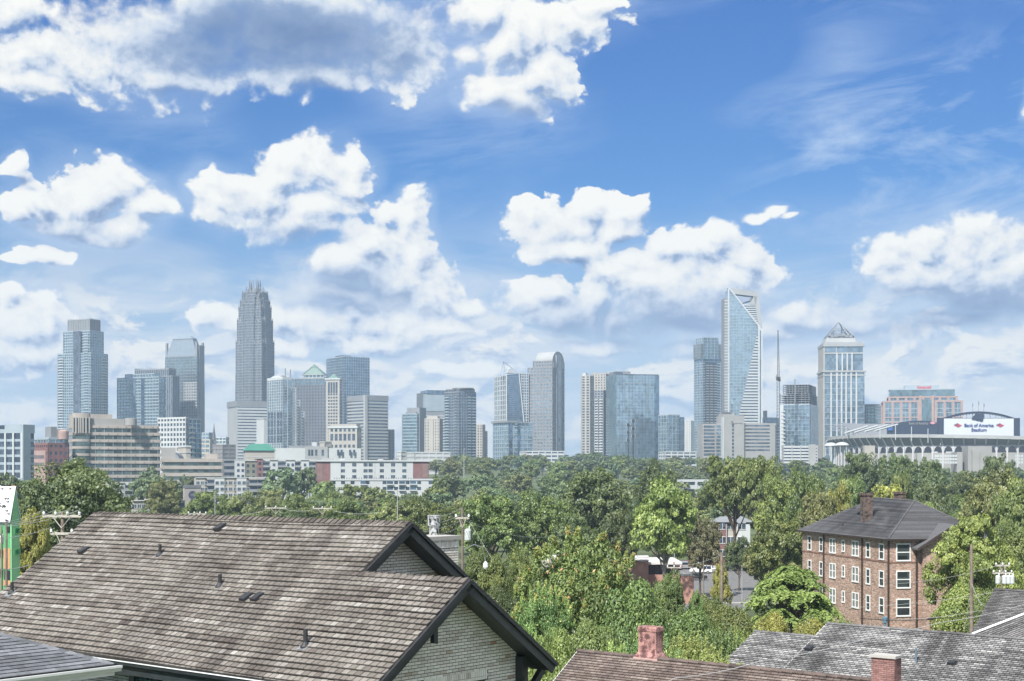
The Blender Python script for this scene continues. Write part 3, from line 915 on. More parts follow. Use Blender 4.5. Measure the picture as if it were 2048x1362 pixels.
mBr = shingle_mat('rust_shingle', [(0, (0.095, 0.073, 0.066)), (0.5, (0.175, 0.138, 0.122)), (1, (0.27, 0.225, 0.20))], dL, TF, 0.75, (0.05, 0.042, 0.042), 0.5, 0.35)
hb, rb_, Rb, Sb, Hb, Tb, Nb, Tb2, Nb2 = far_house('brown_roof_house', 'low house with reddish brown shingle roof and stuccoed pink chimney on its ridge', 1157, 1300, 66, 50.1, 0.66, 34, 7.5, mBr, 0.31, 0.165, 0.02, 0.03, 0.01, 0.022, singles=300, wallmat=pm('cream_wall', (.5, .46, .38)), seed=3)
ridge(Rb + UP * .01, Sb, 32, Tb, Nb, Tb2, Nb2, rb_, mBr, w=.15, e=.5)


def stucco_chimney(px0, px1, pxr, ytop, ybase, D, label, mat, flare, root_parent, nm='chimney', capmat=None, below=1.5):
    """chimney as part of its house; front face px0..px1, right face px1..pxr"""
    p = hit(px1, ybase, Rb, Nb)
    a = math.radians(50.1 if flare else 51.3)
    U = Vector((-math.cos(a), -math.sin(a), 0)); W = Vector((math.sin(a), -math.cos(a), 0))
    # left face along... visible faces: facing the lower left (normal U) and the right front (normal W)
    # face with normal U spans direction -W (to the left, away)
    k0 = (px0 - 1024) / F; k1 = (pxr - 1024) / F
    lw = (p.x - k0 * p.y) / (W.x - k0 * W.y)
    lu = -(p.x - k1 * p.y) / (-U.x + k1 * U.y)
    zt = P(px1, ytop, p.y).z; zb = p.z
    mb = MB()
    def ring(z, e): return [p + W * e + U * e, p - W * (lw + e) + U * e, p - W * (lw + e) - U * (lu + e), p + W * e - U * (lu + e)], z
    prof = [(zb - below, .14 if flare else 0), (zb, .14 if flare else 0), (zb + .2, .02), (zb + .4, 0), (zt - .22, 0), (zt - .2, .03), (zt - .05, .03), (zt, .0)] if flare else [(zb - below, 0), (zt, 0)]
    vs = []; fs = []
    for z, e in prof:
        r_, _ = ring(z, e)
        vs += [(v.x, v.y, z) for v in r_]
    for i in range(len(prof) - 1):
        for j in range(4): fs.append((i * 4 + j, i * 4 + (j + 1) % 4, i * 4 + 4 + (j + 1) % 4, i * 4 + 4 + j))
    n = (len(prof) - 1) * 4; fs.append((n, n + 1, n + 2, n + 3))
    mb.add(vs, fs)
    o = mb.build(nm, mat, root_parent)
    if capmat:
        c = MB(); r_, _ = ring(0, .07)
        c.prism([(v.x, v.y, zt + .002) for v in r_], UP * .1); c.build('cap_slab', capmat, o)
    if flare:
        c = MB(); r_, _ = ring(0, .17)
        c.prism([(v.x, v.y, zb - .02) for v in r_], UP * -.12); c.build('flashing', pm('flashing_pink', (.5, .33, .31), .8), o)
    return p, U, W, lu, lw, zt, zb, o


mPink = pm('pink_stucco', (0.40, 0.22, 0.20), 0.9, 0.25, 2.5, bump=0.7, stain=((0.11, 0.055, 0.055), 3.2, 0.46))
stucco_chimney(1277, 1312, 1326, 1255, 1316, 59, '', mPink, True, hb)
mRed = pm('red_brick_chimney', (0.25, 0.14, 0.13), 0.9, 0.3, 2.0, bump=0.5, tone=.45)
p, U, W, lu, lw, zt_, zb_, och = stucco_chimney(1743, 1789, 1802, 1318, 1380, 57, '', M['mortar'], False, hb, capmat=M['concrete'], below=3)
lay(och, 'brick', (p.x, p.y, zb_ - 2), -W, UP, U, [[(0, 0), (lw, 0), (lw, zt_ - zb_ + 2), (0, zt_ - zb_ + 2)]], .216, .0762, .012, .012, .01, mRed, random.Random(3), singles=80)
lay(och, 'brick', (p.x, p.y, zb_ - 2), -U, UP, W, [[(0, 0), (lu, 0), (lu, zt_ - zb_ + 2), (0, zt_ - zb_ + 2)]], .216, .0762, .012, .012, .01, mRed, random.Random(4), singles=30)

gcol = [(0, (0.10, 0.10, 0.102)), (0.5, (0.27, 0.27, 0.27)), (1, (0.52, 0.52, 0.51))]
ag = math.radians(45.5)
Sg = Vector((math.sin(ag), -math.cos(ag), 0)); 
mGr = shingle_mat('grey_shingle', gcol, dL, TF, 0.75, (0.06, 0.06, 0.063), 0.42, 0.3)
hg, rg_, Rg, Sg, Hg, Tg, Ng, Tg2, Ng2 = far_house('grey_roof_house', 'long house with weathered light grey shingle roof, stepped ridge at its left', 1655, 1246, 84, 48.0, 0.45, 48, 13.0, mGr, 0.33, 0.19, 0.045, 0.05, 0.015, 0.03, singles=300, wallmat=pm('grey_wall', (.45, .45, .43)), wall_h=3, seed=8)
ridge(Rg + UP * .01, Sg, 46, Tg, Ng, Tg2, Ng2, rg_, mGr, w=.17, e=.5)
# lower left bay of the same roof
RL = hit(1604, 1270, Rg, Ng); RLs = (RL - Rg).dot(Sg); RLt = (RL - Rg).dot(Tg)
RM = hit(1515, 1257, RL, Ng); l2 = (RM - Rg).dot(Sg)
polyL = [(l2, RLt), (0.0, RLt), (0.0, 13.0), (l2, 13.0)]
dk = MB(); dk.prism(flat_poly(Rg, Sg, Tg, Ng, polyL, -.004), Ng * -.14)
Ob = Rg + Sg * l2 + Tg * RLt
dk.prism(flat_poly(Ob, Sg, Tg2, Ng2, [(0, 0), (-l2, 0), (-l2, 6), (0, 6)], -.004), Ng2 * -.14)
dko = dk.build('roof', M['shadow_underlay'], hg)
lay(dko, 'shingle', Rg, Sg, Tg, Ng, [polyL], 0.33, 0.19, 0.045, 0.05, 0.015, mGr, random.Random(9), butt=0.03, singles=0)
ridge(Ob + UP * .01, Sg, -l2, Tg, Ng, Tg2, Ng2, dko, mGr, w=.17, e=.5)
wl2 = MB(); q0 = Ob + Sg * .3
wl2.prism([q0 + Tg * 8 - UP * .15, q0 - UP * .2, q0 + Tg2 * 5.5 - UP * .15, q0 + Tg2 * 5.5 - UP * 3, q0 + Tg * 8 - UP * 3], Sg * (-l2 - .3))
wl2.build('wall', pm('grey_wall2', (.45, .45, .43)), hg)
def gvent(px, py, root, O, Nn, S_, T_, s=.22, pipe=False):
    p = hit(px, py, O, Nn); mb = MB()
    if pipe:
        mb.tube([p - UP * .1, p + UP * .75], .06, 8); mb.build('vent_pipe', pm('blue_pipe', (.12, .17, .22), .5), root); return
    mb.add([p - S_ * s - T_ * s, p + S_ * s - T_ * s, p + S_ * s + T_ * s, p - S_ * s + T_ * s, p - S_ * s * .8 - T_ * s * .7 + Nn * .15, p + S_ * s * .8 - T_ * s * .7 + Nn * .15, p + S_ * s * .8 + T_ * s + Nn * .22, p - S_ * s * .8 + T_ * s + Nn * .22],
           [(4, 5, 6, 7), (0, 1, 5, 4), (1, 2, 6, 5), (2, 3, 7, 6), (3, 0, 4, 7)])
    mb.build('roof_vent', M['dark_metal'], root)
gvent(1619, 1299, hg, Rg, Ng, Sg, Tg); gvent(1905, 1328, hg, Rg, Ng, Sg, Tg); gvent(1832, 1325, hg, Rg, Ng, Sg, Tg, pipe=True)
# blue flue pipe standing behind the ridge
bp = P(1770, 1262, 92); mb = MB(); mb.lathe(bp - UP * 1.5, [(.09, 0), (.09, 2.0), (.14, 2.02), (.14, 2.2), (.17, 2.22), (.17, 2.36), (.1, 2.4)], 12)
mb.build('vent_pipe', pm('blue_flue', (.10, .20, .27), .5), hg)


def corner_roofs():
    """hipped grey roof at the right edge with a second roof in front of it"""
    ap = P(1989, 1178, 95.0)
    root = thing('hip_roof_house', 'house with dark grey hipped shingle roof at the right edge beside the transformer pole', 'house', (ap.x + 2, ap.y - 4, gz(95)))
    a = math.radians(48); S = Vector((math.sin(a), -math.cos(a), 0)); H = Vector((-math.cos(a), -math.sin(a), 0))
    tb = .75; b = math.atan(tb); c_, s_ = math.cos(b), math.sin(b)
    T = H * c_ - UP * s_; Nn = H * s_ + UP * c_
    e = hit(1941, 1268, ap, Nn); es, et = (e - ap).dot(S), (e - ap).dot(T)
    mat = shingle_mat('slate_grey_shingle', [(0, (0.08, 0.078, 0.08)), (0.5, (0.15, 0.148, 0.15)), (1, (0.26, 0.255, 0.25))], S, T, .7, (.05, .05, .05), .5, .3)
    poly = [(0, 0), (14, 0), (14, et + 3), (es * (et + 3) / et, et + 3)]
    mb = MB(); mb.prism(flat_poly(ap, S, T, Nn, poly, -.004), Nn * -.14)
    mb.prism([ap, ap + S * 14, ap + S * 14 - H * 6 - UP * 4, ap - H * 6 - UP * 4], UP * -.1)
    ro = mb.build('roof', M['shadow_underlay'], root)
    lay(ro, 'shingle', ap, S, T, Nn, [poly], .30, .15, .02, .03, .012, mat, random.Random(12), butt=.02, singles=200)
    w = MB(); q = ap + T * 1.2 + S * 1.5; w.prism([q - UP * .5, q + S * 12 - UP * .5, q + S * 12 - UP * 6, q - UP * 6], -H * 5); w.build('wall', pm('dim_wall', (.3, .3, .28)), root)
    ridge(ap + UP * .01, S, 13, T, Nn, -H * c_ - UP * s_, -H * s_ + UP * c_, ro, mat, w=.15, e=.5)
    # nearer roof: its rake rises to the right from (1941,1270) to (2048,1228)
    c = P(1944, 1268, 88.0)
    root2 = thing('front_gable_house', 'grey shingle roof rising to the right edge in front of the hipped roof', 'house', (c.x + 4, c.y - 2, gz(88)))
    S2 = Vector((.985, .17, 0)).normalized(); H2 = Vector((S2.y, -S2.x, 0))
    up = hit(2048, 1228, c, H2.normalized())
    Sr = (up - c).normalized()
    T3 = (H2 * .84 - UP * .54).normalized()
    Nn2 = Sr.cross(T3).normalized()
    if Nn2.z < 0: Nn2 = -Nn2
    T3 = (T3 - Sr * T3.dot(Sr)).normalized()
    poly = [(0, 0), (6, 0), (6, 6), (0, 6)]
    mb = MB(); mb.prism(flat_poly(c, Sr, T3, Nn2, poly, -.004), Nn2 * -.14)
    ro = mb.build('roof', M['shadow_underlay'], root2)
    lay(ro, 'shingle', c, Sr, T3, Nn2, [poly], .30, .15, .02, .03, .012, mat, random.Random(13), butt=.02, singles=120)
    ed = MB(); ed.prism([c - T3 * .05, c + Sr * 6 - T3 * .05, c + Sr * 6 + T3 * .09, c + T3 * .09], Nn2 * .06); ed.build('rake_trim', M['white_trim'], root2)
    w = MB(); q = c + T3 * .4 + Sr * .4; w.prism([q - UP * .3, q + Sr * 5 - UP * .3, q + Sr * 5 - UP * 6, q - UP * 5], T3 * 4); w.build('wall', pm('dim_wall2', (.3, .3, .28)), root2)


corner_roofs()

# ================================================================ buildings
def auto_phi(xl, xc, xr, k=1.0):
    return math.degrees(math.atan2(max(xc - xl, 1), max(xr - xc, 1) * k))


class Bld:
    """building with a corner at (xc, D); left face runs away to xl, right face runs away to xr"""
    def __init__(s, name, label, xl, xc, xr, D, phi=None, cat='building', base=None, group=None, lw=None, lu=None):
        s.D = D
        cx = (xc - 1024) / F * D
        s.phi = auto_phi(xl, xc, xr) if phi is None else phi
        if lw:                     # turn the building until its left side of depth lw ends at xl
            k = (xl - 1024) / F; best = None
            for i in range(-300, 700):
                t = math.radians(i / 10); e = abs((cx - lw * math.sin(t)) / (D + lw * math.cos(t)) - k)
                if best is None or e < best[0]: best = (e, i / 10)
            s.phi = best[1]
        a = math.radians(s.phi)
        u = (math.cos(a), math.sin(a)); w = (-math.sin(a), math.cos(a))
        kr, kl = (xr - 1024) / F, (xl - 1024) / F
        s.Lu = lu if lu else (kr * D - cx) / (u[0] - kr * u[1])
        s.Lw = lw if lw else (kl * D - cx) / (w[0] - kl * w[1])
        s.zb = gz(D) if base is None else P(0, base, D).z
        s.fr = ((cx, D), u, w)
        s.root = thing(name, label, cat, (cx, D, s.zb), group)
        s.mb = {}; s.par = {}
    def z(s, py): return ZC + (HOR - py) / F * s.D
    def a(s, px):      # length along u where px is met on the right face
        k = (px - 1024) / F; o, u, w = s.fr
        return (k * o[1] - o[0]) / (u[0] - k * u[1])
    def b(s, px):
        k = (px - 1024) / F; o, u, w = s.fr
        return (k * o[1] - o[0]) / (w[0] - k * w[1])
    def box(s, part, mat, a0, a1, b0, b1, z0, z1):
        key = (part, mat)
        if key not in s.mb: s.mb[key] = MB()
        s.mb[key].box(s.fr, a0, a1, b0, b1, z0, z1)
    def get(s, part, mat):
        key = (part, mat)
        if key not in s.mb: s.mb[key] = MB()
        return s.mb[key]
    def mass(s, z0, z1, glass, wall, fl=4.0, bay=3.0, sp=0.35, pf=0.2, proud=0.35, a0=0, a1=None, b0=0, b1=None, floors=True, piers=True, par=1.2, mull=None, sides='all', off=0.0):
        """glass core, a slab edge per storey and a pier per bay on all four sides"""
        a1 = s.Lu if a1 is None else a1; b1 = s.Lw if b1 is None else b1
        s.box('curtain_wall', glass, a0, a1, b0, b1, z0, z1)
        if floors and wall:
            n = max(1, int(round((z1 - z0) / fl))); h = (z1 - z0) / n
            for i in range(n):
                zz = z0 + i * h + off
                s.box('floor_band', wall, a0 - proud, a1 + proud, b0 - proud, b1 + proud, zz, min(zz + h * sp, z1))
        if wall and par: s.box('parapet', wall, a0 - proud - .05, a1 + proud + .05, b0 - proud - .05, b1 + proud + .05, z1 - par * .4, z1 + par * .6)
        if piers and wall:
            pr = proud + 0.12
            for (l0, l1, ax) in ((a0, a1, 0), (b0, b1, 1)):
                n = max(1, int(round((l1 - l0) / bay))); st_ = (l1 - l0) / n; hw = st_ * pf / 2
                for i in range(n + 1):
                    c = l0 + i * st_
                    c0, c1 = max(c - hw, l0 - pr), min(c + hw, l1 + pr)
                    if i == 0: c0 = l0 - pr
                    if i == n: c1 = l1 + pr
                    if ax == 0:
                        s.box('pier', wall, c0, c1, b0 - pr, b0 + .2, z0, z1)
                        s.box('pier', wall, c0, c1, b1 - .2, b1 + pr, z0, z1)
                    else:
                        s.box('pier', wall, a0 - pr, a0 + .2, c0, c1, z0, z1)
                        s.box('pier', wall, a1 - .2, a1 + pr, c0, c1, z0, z1)
    def done(s):
        for (part, mat), mb in s.mb.items():
            k = 'stuff' if (part in ('floor_band', 'pier', 'window', 'balcony', 'mullion', 'fin', 'slat') and len(mb.f) > 60) or (part in ('window_band', 'opening', 'corner_post', 'column', 'balcony_opening', 'balcony_rail', 'bracket', 'floor_line', 'rib') and len(mb.f) > 6) else None
            mb.build(part, M[mat] if isinstance(mat, str) else mat, s.root, kind=k)
        return s.root


M['g_blue'] = glass('blue_glass', (0.257, 0.351, 0.421))
M['g_pale'] = glass('pale_glass', (0.348, 0.468, 0.546), var=0.2)
M['g_teal'] = glass('teal_glass', (0.227, 0.335, 0.374), var=0.25)
M['g_dark'] = glass('dark_glass', (0.189, 0.234, 0.281))
M['g_navy'] = glass('navy_glass', (0.159, 0.242, 0.328))
M['g_deep'] = glass('deep_glass', (0.10, 0.14, 0.19), 0.15, (1.5, 1.5, 3.5), .5, .6)
M['w_white'] = pm('white_concrete', (0.456, 0.483, 0.496), 0.7, 0.08, 0.05)
M['w_pale'] = pm('pale_concrete', (0.326, 0.340, 0.344), 0.75, 0.1, 0.05)
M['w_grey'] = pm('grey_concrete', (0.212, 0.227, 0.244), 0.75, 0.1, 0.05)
M['w_dark'] = pm('dark_granite', (0.130, 0.139, 0.155), 0.6, 0.12, 0.05)
M['w_mauve'] = pm('rosy_granite', (0.220, 0.218, 0.227), 0.6, 0.1, 0.05)
M['w_cream'] = pm('cream_stone', (0.375, 0.361, 0.328), 0.8, 0.1, 0.05)
M['w_tan'] = pm('tan_concrete', (0.40, 0.365, 0.335), 0.8, 0.1, 0.1, streak=0.2)
M['w_beige'] = pm('beige_panel', (0.293, 0.294, 0.286), 0.8, 0.1, 0.08)
M['w_brick'] = pm('far_red_brick', (0.36, 0.26, 0.24), 0.85, 0.15, 0.3)
M['w_maroon'] = pm('maroon_brick', (0.20, 0.11, 0.108), 0.85, 0.15, 0.3)
M['w_green'] = pm('green_metal_roof', (0.05, 0.20, 0.15), 0.5, 0.1, 0.2)
M['verdigris'] = pm('verdigris_copper', (0.10, 0.19, 0.165), 0.6, 0.15, 0.2)
M['w_bluewhite'] = pm('blue_white_panel', (0.342, 0.412, 0.462), 0.4, 0.08, 0.1, metal=0.2)
M['roofgrey'] = pm('flat_roof', (0.40, 0.40, 0.40), 0.9, 0.2, 0.1)
M['brownstone'] = pm('brown_panel', (0.20, 0.15, 0.13), 0.8, 0.15, 0.3)
M['olive'] = pm('olive_panel', (0.19, 0.19, 0.15), 0.8, 0.15, 0.3)
M['crown_metal'] = pm('crown_metal', (.20, .25, .30), .5, .1, .3)


def pyramid(s, part, mat, a0, a1, b0, b1, z0, z1, open_=False, top=0.0):
    o, u, w = s.fr
    def pt(a, b, z): return (o[0] + u[0] * a + w[0] * b, o[1] + u[1] * a + w[1] * b, z)
    am, bm = (a0 + a1) / 2, (b0 + b1) / 2
    ta, tb_ = (a1 - a0) / 2 * top, (b1 - b0) / 2 * top
    base = [pt(a0, b0, z0), pt(a1, b0, z0), pt(a1, b1, z0), pt(a0, b1, z0)]
    tp = [pt(am - ta, bm - tb_, z1), pt(am + ta, bm - tb_, z1), pt(am + ta, bm + tb_, z1), pt(am - ta, bm + tb_, z1)]
    s.get(part, mat).add(base + tp, [(0, 1, 5, 4), (1, 2, 6, 5), (2, 3, 7, 6), (3, 0, 4, 7), (4, 5, 6, 7), (3, 2, 1, 0)])
    return base, tp


def fins(s, z0, z1, a0, a1, b0, b1, n, mat, wdt=.5, taper=True, rng_=random.Random(1), jit=0.0):
    mb = s.get('fin', mat); o, u, w = s.fr
    for i in range(n + 1):
        for (a, b) in ((a0 + (a1 - a0) * i / n, b0), (a0 + (a1 - a0) * i / n, b1), (a0, b0 + (b1 - b0) * i / n), (a1, b0 + (b1 - b0) * i / n)):
            z = z1 - jit * rng_.random() * (z1 - z0)
            x, y = o[0] + u[0] * a + w[0] * b, o[1] + u[1] * a + w[1] * b
            h = wdt / 2
            mb.add([(x - h, y - h, z0), (x + h, y - h, z0), (x + h, y + h, z0), (x - h, y + h, z0), (x - h * .3, y - h * .3, z), (x + h * .3, y - h * .3, z), (x + h * .3, y + h * .3, z), (x - h * .3, y + h * .3, z)],
                   [(0, 1, 5, 4), (1, 2, 6, 5), (2, 3, 7, 6), (3, 0, 4, 7), (4, 5, 6, 7)])


def balconies(s, side, c0, c1, z0, z1, fl, mat='w_white', d=1.6, n=1):
    """slab and front rail per storey; side 'u' = right-hand face (b=0), 'w' = left-hand face (a=0)"""
    k = int((z1 - z0) / fl)
    for i in range(k):
        z = z0 + i * fl
        for j in range(n):
            q0 = c0 + (c1 - c0) * (j + .12) / n; q1 = c0 + (c1 - c0) * (j + .88) / n
            if side == 'u':
                s.box('balcony', mat, q0, q1, -d, 0.1, z, z + .3); s.box('balcony', mat, q0, q1, -d, -d + .12, z + .3, z + 1.2)
            else:
                s.box('balcony', mat, -d, 0.1, q0, q1, z, z + .3); s.box('balcony', mat, -d, -d + .12, q0, q1, z + .3, z + 1.2)


def windows(s, side, cols, rows, w, h, mat='g_deep', trim=None, z_list=None, indiv=False, dp=0.12, off=0.0):
    """recessed-looking windows set in a face: cols = centres along the face, z_list = sill heights"""
    for z in z_list:
        for c in cols:
            if indiv:
                mb = MB()
                if side == 'u': mb.box(s.fr, c - w / 2, c + w / 2, off - dp, off + .05, z, z + h)
                else: mb.box(s.fr, off - dp, off + .05, c - w / 2, c + w / 2, z, z + h)
                o = mb.build('window', M[mat], s.root)
                if trim:
                    t = MB(); e = .14
                    for (x0, x1, y0, y1) in ((-w / 2 - e, w / 2 + e, -e, 0), (-w / 2 - e, w / 2 + e, h, h + e), (-w / 2 - e, -w / 2, 0, h), (w / 2, w / 2 + e, 0, h), (-.05, .05, 0, h)):
                        if side == 'u': t.box(s.fr, c + x0, c + x1, off - dp - .07, off, z + y0, z + y1)
                        else: t.box(s.fr, off - dp - .07, off, c + x0, c + x1, z + y0, z + y1)
                    t.build('frame', M[trim], o)
            else:
                if side == 'u': s.box('window', mat, c - w / 2, c + w / 2, off - dp, off + .05, z, z + h)
                else: s.box('window', mat, off - dp, off + .05, c - w / 2, c + w / 2, z, z + h)


def body(s, part, mat, z0, z1, a0=0, a1=None, b0=0, b1=None):
    s.box(part, mat, a0, s.Lu if a1 is None else a1, b0, s.Lw if b1 is None else b1, z0, z1)


def lin(a, b, n): return [a + (b - a) * (i + .5) / n for i in range(n)]


# ---- far left group
def skyline():
    # 1 condo tower with fin crown
    s = Bld('condo_tower', 'tall blue condominium tower with setbacks and a fin-topped crown, leftmost skyscraper', 116, 182, 215, 1750)
    z = s.z; L = s.Lw; U = s.Lu
    s.mass(s.zb, z(706), 'g_blue', 'w_bluewhite', 3.4, 3.6, .30, .14)
    s.mass(z(706), z(661), 'g_blue', 'w_bluewhite', 3.4, 3.6, .30, .14, a0=.06 * U, a1=.86 * U, b0=.06 * L, b1=.86 * L)
    s.mass(z(661), z(638), 'w_grey', 'w_grey', 20, 4, 0.05, .5, a0=.14 * U, a1=.74 * U, b0=.1 * L, b1=.76 * L, floors=False)
    fins(s, z(640), z(634), .14 * U, .74 * U, .1 * L, .76 * L, 8, 'w_grey', .7)
    s.box('core_strip', 'g_dark', -1.0, .3, .30 * L, .52 * L, s.zb, z(661)); 
    balconies(s, 'u', U * .55, U, s.zb, z(706), 3.4, 'w_white', 2.2, 1); balconies(s, 'w', L * .8, L, s.zb, z(706), 3.4, 'w_white', 1.6, 1)
    balconies(s, 'w', L * .05, L * .22, s.zb, z(665), 3.4, 'w_bluewhite', 1.3, 1)
    s.done()
    # 2 pale glass block
    s = Bld('glass_office_block', 'light blue glass office block standing in front of the ribbed dark tower', 235, 318, 329, 1800, phi=62)
    z = s.z; L = s.Lw; U = s.Lu
    s.mass(s.zb, z(754), 'g_pale', 'w_bluewhite', 3.9, 5, .33, .07)
    s.mass(z(754), z(747), 'g_pale', 'w_bluewhite', 4, 5, .2, .1, a0=1, a1=U - 1, b0=L * .12, b1=L * .82)
    s.box('core_strip', 'g_navy', -.9, .3, L * .34, L * .42, s.zb, z(756)); s.box('core_strip', 'g_pale', -.9, .3, L * .55, L * .62, s.zb, z(756))
    s.done()
    # 3 ribbed dark
    s = Bld('ribbed_tower', 'dark vertically ribbed office tower behind the light blue glass block', 270, 345, 358, 1950, phi=66)
    z = s.z; s.mass(s.zb, z(752), 'g_dark', 'w_grey', 4, 3.2, .2, .3, floors=False)
    L = s.Lw; U = s.Lu
    s.mass(z(752), z(738), 'g_dark', 'w_grey', 4, 3.2, .2, .3, floors=False, b0=L * .1); fins(s, z(738), z(734), 0, U, L * .1, L, 16, 'w_grey', .8)
    s.done()
    # 4 tower with sloped crown
    s = Bld('arched_crown_tower', 'glass and stone tower with sloping shoulders and a small arched crown', 331, 394, 408, 2000, phi=65)
    z = s.z; L = s.Lw; U = s.Lu
    s.mass(s.zb, z(712), 'g_teal', 'w_grey', 4, 2.6, .14, .16, proud=.2)
    s.mass(s.zb, z(765), 'g_dark', 'w_pale', 4, 3.0, .3, .4, a0=-.3, a1=U + .2, b0=-.2, b1=L * .42)
    pyramid(s, 'crown', 'crown_metal', 0, U, 0, L, z(712), z(676), top=.62)
    s.mass(z(712), z(676), 'w_grey', 'w_grey', 4, 2, .1, .3, a0=U * .2, a1=U * .8, b0=L * .22, b1=L * .78, floors=False, par=0)
    pyramid(s, 'crown', 'crown_metal', U * .15, U * .85, L * .17, L * .83, z(676), z(670), top=.6)
    for (a, b) in ((0, 0), (U - 2.5, 0), (0, L - 3), (U - 2.5, L - 3)): s.box('corner_post', 'w_grey', a, a + 2.5, b, b + 3, z(712), z(684))
    s.box('core_strip', 'w_grey', U * .3, U, -.8, .2, s.zb, z(690))
    s.done()
    # 5 tall crowned tower
    s = Bld('crowned_skyscraper', 'tallest grey stepped skyscraper with a crown of spires', 472, 524, 548, 2100)
    z = s.z; L = s.Lw; U = s.Lu
    g, w_ = 'g_dark', 'w_grey'
    lv = [(None, 682, 0), (682, 638, .035), (638, 612, .075), (612, 599, .11), (599, 588, .17)]
    for i, (y0, y1, k) in enumerate(lv):
        z0 = s.zb if y0 is None else z(y0)
        s.mass(z0, z(y1), g, w_, 4, 2.4, .22, .34, proud=.3, a0=U * k, a1=U * (1 - k), b0=L * k, b1=L * (1 - k), par=.6)
        # shallow stepped bays in the middle of each face
        s.mass(z0, z(y1 - (6 if i < 5 else 0)), g, w_, 4, 2.4, .2, .34, proud=.3, a0=U * k - 1.2, a1=U * (k + .1), b0=L * .3, b1=L * .7, par=.4)
        s.mass(z0, z(y1 - (6 if i < 5 else 0)), g, w_, 4, 2.4, .2, .34, proud=.3, a0=U * .3, a1=U * .7, b0=L * k - 1.2, b1=L * (k + .1), par=.4)
        fins(s, z(y1) - 3, z(y1 - (5 if i < 4 else 10)), U * k, U * (1 - k), L * k, L * (1 - k), 7 if i < 4 else 4, 'w_grey', 1.5 if i < 4 else 2.2)
    for (k, y0, y1, n) in ((.19, 590, 579, 5), (.27, 590, 570, 3), (.36, 588, 556, 2)): fins(s, z(y0), z(y1), U * k, U * (1 - k), L * k, L * (1 - k), n, 'w_grey', 2.3)
    s.box('crown_core', 'w_grey', U * .36, U * .64, L * .36, L * .64, z(588), z(576))
    s.mass(s.zb, z(748), 'g_pale', 'w_pale', 4, 3, .1, .1, a0=U * .1, a1=U * .9, b0=L, b1=L * 1.06, floors=False)
    s.done()
    # 6 striped white office
    s = Bld('striped_office', 'white office building with dark horizontal window stripes and a blank left side', 455, 474, 536, 1900, phi=25)
    z = s.z; U = s.Lu; L = s.Lw
    body(s, 'wall', 'w_pale', s.zb, z(802))
    s.mass(s.zb, z(813), 'g_deep', 'w_white', 3.9, 80, .62, .02, a0=1.0, a1=U + .1, b0=-.3, b1=L, piers=False)
    s.box('parapet', 'w_grey', -.8, U + .8, -.8, L + .8, z(813), z(802) + .5); s.done()
    s = Bld('concrete_stair_tower', 'blank pale concrete block in front of the striped white office', 513, 528, 543, 1750, phi=30)
    body(s, 'wall', 'w_white', s.zb, s.z(838)); body(s, 'parapet', 'w_pale', s.z(838), s.z(837), -.4, s.Lu + .4, -.4, s.Lw + .4); s.done()
    # 7 white apartment tower
    s = Bld('white_balcony_tower', 'pale white apartment tower with notched top and columns of balconies', 535, 566, 609, 1700, phi=40)
    z = s.z; U = s.Lu; L = s.Lw
    s.mass(s.zb, z(757), 'g_pale', 'w_white', 3.3, 5, .12, .10, a1=U * .42, par=3)
    pyramid(s, 'roof_fin', 'w_white', 0, U * .1, 0, L, z(757), z(750), top=.3)
    s.mass(s.zb, z(775), 'g_pale', 'w_white', 3.3, 4, .2, .5, a0=U * .42, a1=U * .60)
    s.mass(s.zb, z(800), 'g_blue', 'w_white', 3.3, 4, .3, .4, a0=U * .60, a1=U * .80)
    s.mass(s.zb, z(822), 'g_blue', 'w_white', 3.3, 4, .3, .45, a0=U * .80, a1=U)
    balconies(s, 'u', U * .18, U * .36, s.zb, z(770), 3.3, 'w_grey', 1.6, 1); balconies(s, 'u', U * .62, U * .78, s.zb, z(803), 3.3, 'w_grey', 1.6, 1); balconies(s, 'u', U * .84, U * .98, s.zb, z(825), 3.3, 'w_grey', 1.6, 1)
    windows(s, 'w', lin(0, L, 5), 0, L / 9, 8, 'g_deep', z_list=[z(885) + i * 9.4 for i in range(4)], off=-.5)
    s.box('mechanical_box', 'w_pale', U * .1, U * .3, L * .2, L * .8, z(757), z(750)); s.box('mast', 'w_grey', U * .12, U * .15, 1, 2, z(757), z(736)); s.box('mast', 'w_grey', U * .36, U * .39, 1, 2, z(757), z(738)); s.done()
    # 8 dark grid tower with green glass pyramid
    s = Bld('green_pyramid_tower', 'dark punched-window office tower topped by a green glass pyramid on a deck', 583, 652, 660, 1850, phi=74)
    z = s.z; U = s.Lu; L = s.Lw
    s.mass(s.zb, z(770), 'g_deep', 'w_dark', 3.9, 3.9, .5, .5)
    s.mass(z(770), z(757), 'g_teal', 'w_grey', 4, 5, .1, .1)
    s.box('deck', 'w_pale', U * .05, U * .95, L * .06, L * .72, z(757), z(754)); s.box('deck', 'w_pale', U * .05, U * .95, L * .06, L * .72, z(749.5), z(748))
    for i in range(7):
        for j in (0, 1): s.box('post', 'w_white', U * (.07 if j else .9), U * (.07 if j else .9) + .7, L * .06 + i * L * .65 / 6, L * .06 + i * L * .65 / 6 + .7, z(754), z(749.5))
    s.box('drum', 'g_teal', U * .15, U * .85, L * .12, L * .66, z(754), z(749.5))
    b, t = pyramid(s, 'glass_pyramid', M.setdefault('g_green', pm('green_glazing', (.10, .18, .155), .35, .15, .3)), U * .12, U * .88, L * .10, L * .68, z(748), z(733), top=.22)
    for p, q in zip(b, t): s.get('pyramid_rib', 'verdigris').tube([p, q], .7, 4)
